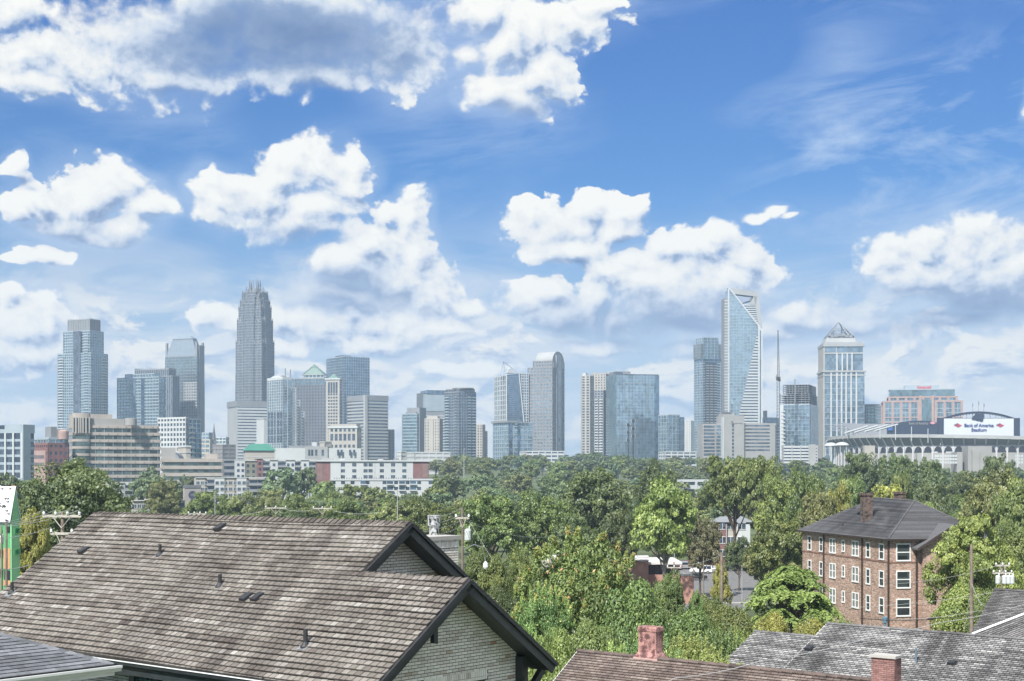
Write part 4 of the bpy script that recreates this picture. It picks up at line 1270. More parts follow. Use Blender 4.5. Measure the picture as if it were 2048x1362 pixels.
    pyramid(s, 'pyramid_cap', 'verdigris', U * .36, U * .64, L * .30, L * .48, z(733), z(727)); s.get('spire', 'w_grey').tube([s.root.location + Vector((0, 0, 0))] * 1 + [s.root.location], .1) if False else None
    s.done()
    # 9 narrow stone tower, small green pyramid
    s = Bld('slim_stone_tower', 'slim pale stone tower with a small green pyramid roof beside the green-topped dark tower', 652, 679, 684, 1780, phi=74)
    z = s.z; U = s.Lu; L = s.Lw
    body(s, 'wall', 'w_cream', s.zb, z(757)); s.box('cornice', 'w_white', -1, U + 1, -1, L + 1, z(759), z(756))
    windows(s, 'w', lin(L * .12, L * .88, 4), 0, L * .13, 2.2, z_list=[s.zb + 4 + i * 3.9 for i in range(int((z(790) - s.zb) / 3.9))])
    windows(s, 'w', lin(L * .12, L * .88, 4), 0, L * .14, z(764) - z(786), z_list=[z(786)])
    windows(s, 'u', lin(0, U, 2), 0, U * .25, 2.2, z_list=[s.zb + 4 + i * 3.9 for i in range(int((z(765) - s.zb) / 3.9))])
    pyramid(s, 'pyramid_roof', 'verdigris', U * .1, U * .9, L * .15, L * .85, z(756), z(746)); s.done()
    # 10 square blue glass tower
    s = Bld('square_glass_tower', 'square-topped slate blue glass tower behind the slim stone tower', 653, 688, 739, 2050)
    z = s.z; U = s.Lu; L = s.Lw
    s.mass(s.zb, z(713), 'g_navy', 'w_bluewhite', 4, 3.6, .10, .06, proud=.15); s.box('penthouse', 'g_dark', U * .0, U * .35, L * .1, L * .5, z(713), z(710)); s.done()
    # 11 banded tower
    s = Bld('banded_tower', 'broad pale tower with horizontal window bands and a vertical prow', 695, 731, 776, 1750, phi=38)
    z = s.z; U = s.Lu; L = s.Lw
    s.mass(s.zb, z(800), 'g_dark', 'w_pale', 3.9, 40, .52, .02, piers=False); s.box('parapet', 'w_grey', -.5, U + .5, -.5, L + .5, z(800), z(790))
    s.box('prow', 'w_pale', -1.6, 2, -1.6, 2, s.zb, z(790)); s.done()
    s = Bld('slim_grey_block', 'slim plain grey block to the right of the banded tower', 776, 781, 788, 1800, phi=40)
    s.mass(s.zb, s.z(860), 'w_grey', 'w_pale', 4, 5, .3, .5); s.done()
    # 12 stone civic building
    s = Bld('stone_civic_building', 'cream stone block with large square windows before the slim stone tower', 657, 714, 723, 1450, phi=78)
    z = s.z; U = s.Lu; L = s.Lw
    body(s, 'wall', 'w_cream', s.zb, z(852)); s.box('cornice', 'w_white', -.8, U + .8, -.8, L + .8, z(856), z(852)); s.box('attic', 'w_cream', 1, U - 1, 1, L - 1, z(852), z(848))
    windows(s, 'w', lin(L * .04, L * .96, 6), 0, 2.6, 3.0, z_list=[z(863), z(895), z(906)], indiv=True); windows(s, 'w', lin(L * .04, L * .96, 6), 0, 3.0, z(864.5 + 2) - z(880), z_list=[z(881)], indiv=True)
    windows(s, 'u', lin(0, U, 2), 0, 1.8, 3.0, z_list=[z(863), z(881), z(895)]); s.done()
    # tiny spire church and low blocks left of the striped office
    s = Bld('church_steeple', 'dark pointed church steeple rising over low roofs left of the striped office', 423, 428, 433, 1500, phi=45)
    body(s, 'tower', 'w_mauve', s.zb, s.z(880)); pyramid(s, 'spire', 'w_dark', 0.3, s.Lu - .3, .3, s.Lw - .3, s.z(880), s.z(845)); s.done()
    for (nm, lab, xl, xc, xr, D, yt, g, w_) in (
        ('low_glass_block', 'low pale blue glass block left of the church steeple', 400, 418, 424, 1600, 866, 'g_pale', 'w_bluewhite'),
        ('low_teal_block', 'low teal block with flat overhanging roof right of the church steeple', 432, 452, 457, 1650, 875, 'g_teal', 'w_white'),
        ('cream_house_block', 'cream low building below the church steeple', 402, 420, 426, 1300, 880, 'g_pale', 'w_cream')):
        s = Bld(nm, lab, xl, xc, xr, D); s.mass(s.zb, s.z(yt), g, w_, 4, 4, .35, .2); s.done()

    # ---- centre group
    s = Bld('teal_office', 'teal glass mid-rise with a grey slab wall at its right', 805, 834, 850, 1750, phi=62)
    z = s.z; U = s.Lu; L = s.Lw
    s.mass(s.zb, z(828), 'g_teal', 'w_bluewhite', 3.9, 30, .25, .03, a1=U * .2); s.box('roof_box', 'w_grey', 0.5, U * .2, L * .1, L * .8, z(828), z(824))
    body(s, 'side_slab', 'w_grey', s.zb, z(815), a0=U * .2, b0=-1.5, b1=L * .8); s.done()
    s = Bld('tall_slab_building', 'wide blue-grey building with a blank pale upper wall and white floor bands', 836, 849, 910, 1950, phi=18)
    z = s.z; U = s.Lu; L = s.Lw
    s.mass(s.zb, z(832), 'g_dark', 'w_white', 3.8, 40, .5, .02, piers=False); body(s, 'blank_wall', 'w_bluewhite', z(822), z(788)); s.box('louvre_floor', 'w_grey', .5, U - .5, .5, L - .5, z(832), z(822))
    s.box('penthouse', 'g_navy', U * .08, U * .98, -.6, L, z(788), z(780)); s.box('side_tower', 'w_dark', -2, U * .02, L * .2, L, s.zb, z(785)); s.done()
    s = Bld('cream_hotel', 'cream stone tower with rows of small windows in front of the wide blue-grey building', 849, 879, 885, 1650, phi=72)
    z = s.z; U = s.Lu; L = s.Lw
    s.mass(s.zb, z(838), 'g_dark', 'w_cream', 3.3, 2.9, .5, .62, proud=.2); s.box('attic', 'w_cream', 1, U - 1, L * .15, L * .85, z(838), z(832)); s.box('bay', 'w_cream', -1, .1, L * .4, L * .6, s.zb, z(840)); s.done()
    s = Bld('blue_condo_tower', 'blue glass condominium with balconies and a round roof canopy', 890, 918, 951, 1600)
    z = s.z; U = s.Lu; L = s.Lw
    s.mass(s.zb, z(784), 'g_navy', 'w_grey', 3.2, 3.2, .22, .12); s.mass(z(784), z(778), 'g_dark', 'w_grey', 3, 5, .2, .1, a0=1, b0=1, a1=U - 1, b1=L - 1)
    balconies(s, 'w', L * .62, L, s.zb, z(787), 3.2, 'w_bluewhite', 1.5, 1); balconies(s, 'u', U * .45, U, s.zb, z(787), 3.2, 'w_bluewhite', 1.5, 2); balconies(s, 'w', L * .1, L * .3, s.zb, z(787), 3.2, 'w_grey', 1.2, 1)
    c = s.root.location + Vector((s.fr[1][0], s.fr[1][1], 0)) * U * .5 + Vector((s.fr[2][0], s.fr[2][1], 0)) * L * .3
    s.get('roof_canopy', 'w_grey').lathe((c.x, c.y, z(777.5)), [(U * .5, 0), (U * .52, .8), (U * .5, 1.6)], 24); s.done()
    s = Bld('small_cream_tower', 'small cream apartment tower right of the blue condominium', 949, 965, 974, 1700)
    z = s.z; U = s.Lu; L = s.Lw
    s.mass(s.zb, z(850), 'g_deep', 'w_cream', 3.2, 3.4, .45, .5, b0=0, a1=U * .5); s.mass(s.zb, z(863), 'g_deep', 'w_cream', 3.2, 3.4, .45, .5, a0=U * .5); s.done()
    s = Bld('spired_blue_tower', 'white framed tower with a sloping deep blue glass sail and a triangular roof spire', 989, 1012, 1057, 1850, phi=22)
    z = s.z; U = s.Lu; L = s.Lw
    s.mass(s.zb, z(751), 'g_blue', 'w_white', 6.5, 6, .16, .3, a1=U * .2); s.mass(s.zb, z(746), 'g_navy', 'w_white', 3.6, 3.5, .3, .3, a0=U * .6, a1=U)
    mb = s.get('glass_sail', 'g_navy'); o, u, w = s.fr
    def pt(a, b, zz): return (o[0] + u[0] * a + w[0] * b, o[1] + u[1] * a + w[1] * b, zz)
    mb.prism([pt(0, -1.5, z(860)), pt(s.a(1048), -1.5, z(860)), pt(s.a(1046.5), -1.5, z(841)), pt(s.a(1037), -1.5, z(746)), pt(0, -1.5, z(750))], Vector(w + (0,)) * (L * .5))
    e = s.get('sail_edge', 'w_white'); e.tube([pt(s.a(1047), -1.6, z(845)), pt(s.a(1037), -1.6, z(745))], .9, 4); e.tube([pt(0, -1.6, z(860)), pt(0, -1.6, z(748))], .9, 4)
    mu = s.get('mullion', 'w_bluewhite')
    for i in range(24):
        yy = 754 + i * 4; x1 = 1037 + (yy - 746) * .1
        mu.box(s.fr, .5, s.a(x1) - .3, -1.75, -1.4, z(yy), z(yy) + .35)
    sp = s.get('roof_spire', 'w_bluewhite'); sp.tube([pt(s.a(1004), 3, z(751)), pt(s.a(1008.5), 3, z(722)), pt(s.a(1012), 3, z(748))], [1.4, .5, 1.0], 4); sp.tube([pt(s.a(1008.5), 3, z(723)), pt(s.a(1020), 3, z(731)), pt(s.a(1031), 3, z(741))], .5, 4); sp.tube([pt(s.a(1012), 3, z(748)), pt(s.a(1022), 3, z(733))], .3, 4)
    s.box('mechanical_box', 'w_white', s.a(1018), s.a(1031), 2, 12, z(746), z(738)); s.done()
    s = Bld('low_glass_pavilion', 'low pale glass building with flat projecting roofs below the spired tower', 987, 1017, 1065, 1450, phi=28)
    z = s.z; U = s.Lu; L = s.Lw
    s.mass(s.zb, z(845), 'g_pale', 'w_bluewhite', 4.2, 5, .2, .08); s.box('roof_slab', 'w_grey', -2, U * .35, -2, L + 2, z(845), z(841)); s.box('roof_slab', 'w_grey', U * .4, U * .8, -2, L, z(846), z(844))
    s.box('corner_strip', 'g_navy', U * .03, U * .12, -1.2, .2, s.zb, z(846)); s.box('corner_strip', 'g_navy', U * .38, U * .45, -1.2, .2, s.zb, z(848)); s.done()
    # barrel-topped tower
    s = Bld('barrel_top_tower', 'grey stone tower with a rounded barrel-vault top', 1056, 1105, 1128, 1850)
    z = s.z; U = s.Lu; L = s.Lw
    s.mass(s.zb, z(735), 'g_pale', 'w_mauve', 4.1, 4.1, .45, .34); s.mass(z(735), z(722), 'g_pale', 'w_mauve', 4.1, 4.1, .45, .34, b1=L * .78)
    n = 14; rad = U / 2; zc = z(722); o, u, w = s.fr
    pts = [pt2 for pt2 in [(o[0] + u[0] * (rad - rad * math.cos(math.pi * i / n)), o[1] + u[1] * (rad - rad * math.cos(math.pi * i / n)), zc + (z(701) - zc) * math.sin(math.pi * i / n)) for i in range(n + 1)]]
    s.get('barrel_vault', 'w_pale').prism(pts, Vector((w[0], w[1], 0)) * (L * .68))
    s.box('end_wall', 'w_pale', .5, U - .5, -1.0, .3, z(735), z(723)); s.box('centre_strip', 'g_dark', U * .36, U * .64, -1.6, .2, s.zb, z(708)); s.box('strip_edge', 'w_pale', U * .26, U * .36, -1.4, .2, s.zb, z(709)); s.box('strip_edge', 'w_pale', U * .64, U * .74, -1.4, .2, s.zb, z(709)); s.done()

    # ---- right of centre
    s = Bld('cream_grid_tower', 'slender cream apartment tower with two window columns and a curved top corner', 1163, 1180, 1187, 1850, phi=66)
    z = s.z; s.mass(s.zb, z(752), 'g_deep', 'w_cream', 3.4, 5.6, .4, .4); pyramid(s, 'crown', 'w_pale', 0, s.Lu, s.Lw * .5, s.Lw, z(752), z(745), top=.5); s.done()
    s = Bld('cream_slab_tower', 'broad cream tower directly left of the big pale blue glass tower', 1184, 1212, 1220, 1950, phi=70)
    z = s.z; L = s.Lw; U = s.Lu; s.mass(s.zb, z(748), 'g_grey' if 'g_grey' in M else 'g_dark', 'w_cream', 3.6, 3.6, .5, .6); fins(s, z(748), z(742), 0, U, 0, L, 5, 'w_cream', .8); s.done()
    s = Bld('narrow_balcony_tower', 'narrow grey balcony tower in front of the broad cream tower', 1189, 1207, 1213, 1700, phi=68)
    z = s.z; s.mass(s.zb, z(781), 'g_dark', 'w_grey', 3.2, 3.4, .4, .4); balconies(s, 'w', 0, s.Lw, s.zb, z(790), 3.2, 'w_white', 1.4, 2); s.done()
    s = Bld('big_blue_glass_tower', 'wide pale blue mirrored glass tower with darker side strips', 1213, 1232, 1317, 1650, phi=12)
    z = s.z; U = s.Lu; L = s.Lw
    s.mass(s.zb, z(749), 'g_pale', 'g_dark', 3.9, 3.8, .10, .05, proud=.12)
    s.box('side_strip', 'g_navy', s.a(1309), U + .6, -.6, L + .4, s.zb, z(750)); s.box('side_strip', 'g_teal', -.6, .3, -.5, L + .4, s.zb, z(749)); s.box('belt', 'g_dark', -.8, .4, -.7, L, z(831), z(829)); s.box('belt', 'g_dark', U - .4, U + .8, -.7, L, z(831), z(829))
    s.box('penthouse', 'w_grey', s.a(1233), s.a(1263), 4, L * .8, z(749), z(742)); s.box('penthouse', 'g_dark', .2, s.a(1246), 2, 10, z(749), z(743))
    mb = s.get('mullion', 'w_grey')
    for (x0, x1, yy) in ((1248, 1293, 767),): mb.box(s.fr, s.a(x0), s.a(x1), -.5, 0, z(yy), z(yy) + .5)
    for x in (1248, 1293): mb.box(s.fr, s.a(x), s.a(x) + .5, -.5, 0, z(825), z(767))
    for i in range(9):
        for x in (1262, 1277): mb.box(s.fr, s.a(x), s.a(x + 4), -.4, 0, z(774 + i * 6), z(774 + i * 6) + .7)
    s.done()
    s = Bld('low_mirror_block', 'low pale mirrored block attached right of the big blue glass tower', 1317, 1338, 1368, 1600, phi=30)
    z = s.z; U = s.Lu; s.mass(s.zb, z(830), 'g_pale', 'w_bluewhite', 4, 4.4, .1, .07, proud=.15, a1=U * .7); s.mass(s.zb, z(835), 'g_pale', 'g_dark', 4, 4.4, .1, .07, proud=.15, a0=U * .7); s.done()
    s = Bld('pale_far_block', 'very pale hazy block between the mirrored block and the balcony glass tower', 1367, 1382, 1391, 2300)
    s.mass(s.zb, s.z(842), 'w_cream', 'w_white', 4, 4, .3, .5); s.done()
    s = Bld('balcony_glass_tower', 'blue glass tower with a dark balcony column and a lantern-like glass top', 1389, 1406, 1452, 1900, phi=22)
    z = s.z; U = s.Lu; L = s.Lw
    s.mass(s.zb, z(722), 'g_blue', 'w_bluewhite', 3.4, 8, .24, .08); s.box('parapet', 'g_navy', -.5, U + .5, -.5, L + .5, z(722), z(717))
    s.box('balcony_recess', 'g_deep', s.a(1410), s.a(1433), -.6, .2, s.zb, z(724)); balconies(s, 'u', s.a(1410), s.a(1434), s.zb, z(726), 3.4, 'w_pale', 1.8, 3)
    s.mass(z(717), z(675), 'g_pale', 'w_bluewhite', 4, 5, .1, .1, a0=s.a(1408), a1=s.a(1437), b0=1, b1=L - 2); s.mass(z(717), z(688), 'g_teal', 'w_grey', 4, 4, .2, .2, a0=s.a(1404), a1=s.a(1443), b0=2, b1=L - 1); s.done()
    duke(); right_side()


def duke():
    s = Bld('slanted_top_skyscraper', 'tall pale blue glass skyscraper with a slanted top framing an open hole', 1449, 1457, 1525, 1850, lw=32)
    z = s.z; o, u, w = s.fr; L = 32.0
    def pt(px, py, b=0.0): a = s.a(px); return Vector((o[0] + u[0] * a + w[0] * b, o[1] + u[1] * a + w[1] * b, z(py)))
    W = Vector((w[0], w[1], 0))
    s.get('curtain_wall', 'g_pale').prism([pt(1457, 930), pt(1523, 930), pt(1523, 662), pt(1458, 578)], W * L)
    # floors behind the slanted line up to the opening
    s.get('upper_floors', 'g_dark').prism([pt(1486, 609, 1.5), pt(1486, 614, 1.5), pt(1522, 660, 1.5), pt(1519, 608, 1.5)], W * (L - 3))
    sl = s.get('slat', 'w_white')
    for i in range(12):
        yy = 609 + i * 4.3; x0 = 1460 + (yy - 578) * .775 + 1
        if x0 < 1516: sl.prism([pt(x0, yy, .4), pt(1518 + i * .3, yy, .4), pt(1518 + i * .3, yy + 2.0, .4), pt(x0 + 1, yy + 2.0, .4)], W * (L - 1))
    # white frame round the hole
    fr_ = s.get('top_frame', 'w_pale')
    fr_.prism([pt(1457, 575), pt(1517, 584), pt(1517.5, 593.5), pt(1471, 588), pt(1465, 586)], W * 14)
    fr_.prism([pt(1508, 592), pt(1517.5, 593), pt(1525, 657), pt(1517, 649)], W * L)
    fr_.prism([pt(1508, 592), pt(1514, 593), pt(1512, 609), pt(1499, 609)], W * 3)
    e = s.get('slanted_edge', 'w_white')
    e.prism([pt(1457, 576, -.6), pt(1460, 576, -.6), pt(1525, 659, -.6), pt(1523, 661, -.6)], W * 1.6)
    s.get('davit_arm', 'w_grey').tube([pt(1484, 606, 8), pt(1502, 601, 8)], .9, 4)
    col_ = s.get('edge_column', 'w_white')
    col_.prism([pt(1516, 930, -.8), pt(1524.5, 930, -.8), pt(1525, 658, -.8), pt(1516, 650, -.8)], W * (L * .5))
    col_.prism([pt(1456, 930, -.5), pt(1458.5, 930, -.5), pt(1458.5, 577, -.5), pt(1456, 575, -.5)], W * 2)
    ds = s.get('edge_strip', 'g_navy'); ds.prism([pt(1519.2, 930, -1.1), pt(1521.2, 930, -1.1), pt(1521.6, 662, -1.1), pt(1519.6, 660, -1.1)], W * .4)
    # floor lines on the glass and the growing triangle of bands
    mu = s.get('mullion', 'w_bluewhite'); bd = s.get('slat', 'w_white'); dk = s.get('band_glass', 'g_dark')
    for i in range(44):
        yy = 588 + i * 5.9
        xr = min(1515, 1460 + (yy - 578) * .775)
        mu.prism([pt(1459, yy, -.25), pt(xr, yy, -.25), pt(xr, yy + .8, -.25), pt(1459, yy + .8, -.25)], W * .5)
        if yy > 668:
            x0 = 1514 - (yy - 668) * .222
            dk.prism([pt(x0, yy, -.3), pt(1515.5, yy, -.3), pt(1515.5, yy + 5.9, -.3), pt(x0 - 1, yy + 5.9, -.3)], W * .4)
            bd.prism([pt(x0 - 1, yy + 2.4, -.9), pt(1515.5, yy + 2.4, -.9), pt(1515.5, yy + 5.4, -.9), pt(x0 - 1, yy + 5.4, -.9)], W * 1.0)
    for i in range(8):
        a = s.a(1459 + i * 7); mu.box(s.fr, a, a + .25, -.2, 0, s.zb, z(600 + i * 9))
    # left narrow return
    kk = s.get('side_wing', 'w_grey'); kk.box(s.fr, -s.a(1464) * .0 - 4.5, 0.2, 3, L - 2, s.zb, z(595))
    sb_ = s.get('slat', 'w_white')
    for i in range(52): sb_.box(s.fr, -4.8, .3, 2.6, 6, z(600 + i * 5.9) - 1.2, z(600 + i * 5.9))
    sb_.prism([pt(1449.5, 930, 5), pt(1451, 930, 5), pt(1456.5, 600, 5), pt(1455.5, 600, 5)], W * 1.5)
    s.done()


def right_side():
    # hospital-like beige building
    s = Bld('beige_hospital', 'beige hospital block with banded wings, blank centre tower and a column of square windows', 1408, 1444, 1556, 1500, phi=6)
    z = s.z; U = s.Lu; a = s.a
    s.box('wall', 'w_beige', a(1445), a(1487), -3, 26, s.zb, z(831)); s.box('roof_box', 'w_beige', a(1447), a(1470), 2, 20, z(831), z(826))
    for i in range(9): s.box('roof_vent', 'w_dark', a(1446 + i * 2), a(1446 + i * 2) + .5, 1, 4, z(826), z(824))
    s.box('wall', 'w_beige', a(1487) + .01, a(1552), 0, 24, s.zb, z(846))
    for i in range(8):
        s.box('window_band', 'g_dark', a(1489), a(1539.5), -.15, .2, z(852.5 + i * 7), z(849.5 + i * 7))
    s.box('corner_strip', 'g_dark', a(1550.3), a(1551.3), -.2, .2, s.zb, z(850))
    for i in range(10):
        mb = MB(); mb.box(s.fr, a(1462.5), a(1466.3), -3.2, -2.9, z(854.6 + i * 7.1), z(850 + i * 7.1)); mb.build('window', M['g_deep'], s.root)
    sg = s.get('emblem', 'w_dark'); sg.prism([(P(1462.3, 842.5, s.D - 4)), P(1466.8, 842.5, s.D - 4), P(1466.8, 845, s.D - 4), P(1464.5, 847, s.D - 4), P(1462.3, 845, s.D - 4)], (0, .4, 0))
    # left banded wing: a stepped bay
    s.box('wall', 'w_beige', a(1434), a(1445), 4, 24, s.zb, z(847)); s.box('wall', 'w_beige', a(1409), a(1434) - .01, 8, 30, s.zb, z(847))
    for i in range(9):
        s.box('window_band', 'g_blue', a(1434.5), a(1443.5), 3.8, 4.1, z(855 + i * 7), z(850 + i * 7)); s.box('window_band', 'g_dark', a(1411), a(1433), 7.8, 8.1, z(855 + i * 7), z(850.5 + i * 7))
    s.box('white_pier', 'w_white', a(1444.3), a(1446), -3.4, 4, s.zb, z(834)); s.done()
    text('hospital_lettering', 'NOVANT HEALTH', P(1468, 846.6, s.D - 2.3), 1.6 / 2.9 * s.D / F * 2.6, M['w_dark'], s.root, width=17 * s.D / F, rz=math.radians(6), bold=.03)
    # pale low block behind the hospital and glass low wing
    s = Bld('pale_annex', 'small pale stepped annex with glass box right of the slanted skyscraper', 1524, 1534, 1562, 1900, phi=15)
    s.mass(s.zb, s.z(836), 'g_navy', 'w_white', 4, 8, .15, .1); s.box('mechanical_box', 'w_white', 0, s.a(1536), 2, 12, s.z(836), s.z(821)); s.done()
    # tower crane
    D = 1500.0
    t = thing('tower_crane', 'thin dark tower crane with an upright jib left of the unfinished building', 'crane', P(1556.5, 940, D))
    def lattice(nm, p, q, w0, w1, n, par):
        mb = MB(); p, q = Vector(p), Vector(q)
        cs = [(-1, -1), (1, -1), (1, 1), (-1, 1)]
        for cx, cy_ in cs: mb.tube([p + Vector((cx * w0, cy_ * w0, 0)), q + Vector((cx * w1, cy_ * w1, 0))], .16, 4)
        for i in range(n):
            t0, t1 = i / n, (i + 1) / n
            for j in range(4):
                a0, b0 = cs[j], cs[(j + 1) % 4]
                w_0 = w0 + (w1 - w0) * t0; w_1 = w0 + (w1 - w0) * t1
                A = p.lerp(q, t0) + Vector((a0[0] * w_0, a0[1] * w_0, 0)); B = p.lerp(q, t1) + Vector((b0[0] * w_1, b0[1] * w_1, 0))
                mb.tube([A, B], .11, 3, cap=False)
        return mb.build(nm, M['dark_metal'], par)
    lattice('mast', P(1556.5, 945, D), P(1556.5, 758, D), 1.25, 1.25, 30, t)
    lattice('jib', P(1557, 756, D), P(1556, 660, D), .95, .35, 18, t)
    mb = MB(); mb.abox(P(1556.5, 757, D), (2.0, 2.0, 1.6)); mb.abox(P(1558.5, 760, D), (1.2, 1.2, 1.4)); mb.build('slewing_cab', M['dark_metal'], t)
    mb = MB(); mb.abox(P(1554.5, 754, D), (1.2, 1.5, 2.2)); mb.build('counterweight', M['w_grey'], t)
    # unfinished tower
    s = Bld('unfinished_tower', 'building under construction, blue glass below and bare open floors above', 1560, 1619, 1636, 1550, phi=70)
    z = s.z; U = s.Lu; L = s.Lw
    s.mass(s.zb, z(809), 'g_blue', 'w_bluewhite', 4, 4, .08, .06, proud=.15); s.box('balcony', 'w_white', -.8, .1, L * .88, L, s.zb, z(809))
    balconies(s, 'w', L * .8, L * .97, s.zb, z(812), 4, 'w_white', 1.4, 1)
    s.box('side_glass', 'g_navy', U * .05, U + .3, -.4, .4, s.zb, z(808))
    for i in range(10):
        yy = 808 - i * 4.3; k = 0 if i < 5 else .09
        s.box('floor_slab', 'w_grey', U * k * .6, U * (1 - k), L * k * .5, L * (1 - k), z(yy), z(yy) + .6)
        if i < 9:
            for j in range(9):
                for (aa, bb) in ((U * k * .6 + .5, L * (k * .5 + (1 - 1.5 * k) * j / 8.2 + .01)), (U * (.05 + .9 * j / 8), L * k * .5 + .5), (U * .5, L * (k * .5 + (1 - 1.5 * k) * j / 8.2 + .01))): s.box('column', 'w_dark', aa, aa + .7, bb, bb + .7, z(yy), z(yy - 4.3))
    s.box('core', 'w_dark', U * .35, U * .7, L * .3, L * .6, z(808), z(770)); s.box('core', 'w_grey', U * .5, U * .95, L * .05, L * .2, z(808), z(768))
    s.get('hoist_mast', 'w_grey').tube([P(1590, 806, 1545), P(1590, 758, 1545)], .6, 4)
    s.done()
    s = Bld('parking_deck', 'open white parking deck below the unfinished tower', 1563, 1567, 1635, 1250, lw=22)
    z = s.z; U = s.Lu; L = 22
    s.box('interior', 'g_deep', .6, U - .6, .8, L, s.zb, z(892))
    for i in range(6): s.box('parapet_band', 'w_white', 0, U, 0, L + 1, z(895.5 + i * 6.2), z(892 + i * 6.2))
    for i in range(5): s.box('column', 'w_pale', U * i / 4 - .4 * (i > 0), U * i / 4 + .4, -.15, .5, s.zb, z(890))
    s.box('stair_tower', 'w_pale', s.a(1619), s.a(1632), -.4, 6, s.zb, z(889)); s.done()
    # tower with wire pyramid
    s = Bld('wire_pyramid_tower', 'stone and glass tower with white vertical piers and an open wire pyramid on top', 1636, 1647, 1729, 1700, lw=44)
    z = s.z; U = s.Lu; L = s.Lw; a = s.a
    o, u, w = s.fr
    s.box('curtain_wall', 'g_blue', 0, U, 0, L, s.zb, z(743)); s.box('side_stone', 'w_cream', -.4, 1.2, -.5, L, s.zb, z(743))
    s.box('cornice', 'w_pale', -1.5, U + 1.5, -1.5, L + 1.5, z(744.5), z(741)); s.box('band', 'w_pale', -.8, U + .8, -.8, L + .8, z(752), z(749))
    s.box('curtain_wall', 'g_blue', a(1648.5), a(1726), 1.0, L - 1, z(743), z(690)); s.box('side_stone', 'w_cream', .0, a(1648.5), .6, L - 1, z(743), z(690))
    s.box('cornice', 'w_pale', -.5, U + .2, -.8, L + .5, z(693), z(687)); s.box('attic', 'w_pale', a(1650), a(1724), .5, L - 2, z(687), z(684))
    s.box('belt', 'w_pale', a(1648.5), a(1726), -.0, 2, z(708), z(705)); 
    for i in range(13):
        s.box('floor_line', 'w_bluewhite', a(1648), a(1728), -.12, .1, z(765 + i * 12), z(765 + i * 12) + .5)
    for x in (1662, 1673.5, 1683, 1692, 1702, 1712.5): s.box('pier', 'w_white', a(x) - .9, a(x) + .9, -1.0, .5, s.zb, z(744.5))
    for x in (1674, 1684.5, 1694.5, 1704): s.box('pier', 'w_white', a(x) - .8, a(x) + .8, -.2, 1.2, z(741), z(706))
    for x in (1649, 1673): s.box('pier', 'w_pale', a(x) - .6, a(x) + .6, .2, 1.4, z(741), z(690))
    # drum and pyramid
    pyramid(s, 'drum', 'w_pale', a(1652), a(1714), 3, L - 4, z(684), z(675), top=.9); pyramid(s, 'drum', 'w_grey', a(1656), a(1712), 5, L - 6, z(675), z(671), top=.92)
    b0, t0 = pyramid(s, 'pyramid_core', 'w_bluewhite', a(1668), a(1700), 12, L - 12, z(671), z(669), top=.8)
    A = [Vector((o[0] + u[0] * aa + w[0] * bb, o[1] + u[1] * aa + w[1] * bb, z(671))) for aa, bb in ((a(1658.5), 3), (a(1708), 3), (a(1708), L - 4), (a(1658.5), L - 4))]
    ap = sum(A, Vector()) / 4; ap.z = z(641)
    wr = s.get('pyramid_lattice', 'w_grey')
    for i in range(4):
        p, q = A[i], A[(i + 1) % 4]
        wr.tube([p, ap], .75, 4); wr.tube([p, q], .6, 4)
        n = 5
        for k in range(1, n):
            b = p.lerp(q, k / n); wr.tube([b, q.lerp(ap, k / n)], .4, 3); wr.tube([b, p.lerp(ap, 1 - k / n)], .4, 3)
        wr.tube([p.lerp(ap, .5), q.lerp(ap, .5)], .35, 3)
    s.done()
    s = Bld('teal_lowrise', 'low teal glass block between the wire pyramid tower and the stepped brick office', 1727, 1735, 1770, 1750, phi=12)
    s.mass(s.zb, s.z(812), 'g_teal', 'w_grey', 4, 5, .25, .06); s.box('roof_box', 'w_grey', 2, s.Lu * .8, 3, 15, s.z(812), s.z(808)); s.done()
    # stepped brick office with glass top
    s = Bld('stepped_brick_office', 'wide stepped office with brick frame, blue glass bays and a red roof sign', 1767, 1771, 1925, 1500, lw=34)
    z = s.z; U = s.Lu; a = s.a; L = 34
    def tier(x0, x1, y0, y1, b0, bays, fl=4.4):
        s.box('curtain_wall', 'g_blue', a(x0), a(x1), b0, L - b0, y0, y1)
        n = bays
        for i in range(n + 1):
            c = a(x0) + (a(x1) - a(x0)) * i / n; s.box('brick_pier', 'w_brick', c - 1.0, c + 1.0, b0 - .9, b0 + .3, y0, y1); s.box('brick_pier', 'w_brick', c - 1.0, c + 1.0, L - b0 - .3, L - b0 + .9, y0, y1)
        s.box('brick_belt', 'w_brick', a(x0) - .8, a(x1) + .8, b0 - .7, L - b0 + .7, y1 - 1.6, y1)
        k = int((y1 - y0) / fl)
        for i in range(k): s.box('floor_line', 'w_bluewhite', a(x0), a(x1), b0 - .1, b0 + .1, y0 + i * fl, y0 + i * fl + .5)
        for i in range(n * 3):
            c = a(x0) + (a(x1) - a(x0)) * (i + .5) / (n * 3); s.box('mullion', 'w_bluewhite', c - .12, c + .12, b0 - .12, b0 + .1, y0, y1)
    tier(1768, 1924, s.zb, z(802), 0, 9); s.box('belt', 'w_brick', a(1767), a(1925), -.8, .4, z(846), z(844)); s.box('belt', 'w_brick', a(1767), a(1925), -.8, .4, z(836), z(834.5))
    tier(1779, 1914, z(802), z(793), 3, 8)
    s.box('curtain_wall', 'g_teal', a(1781), a(1911), 6, L - 6, z(793), z(780)); s.box('parapet', 'w_bluewhite', a(1780), a(1912), 5.5, L - 5.5, z(780), z(778))
    s.box('penthouse', 'w_bluewhite', a(1811), a(1880), 10, L - 10, z(778), z(770.5))
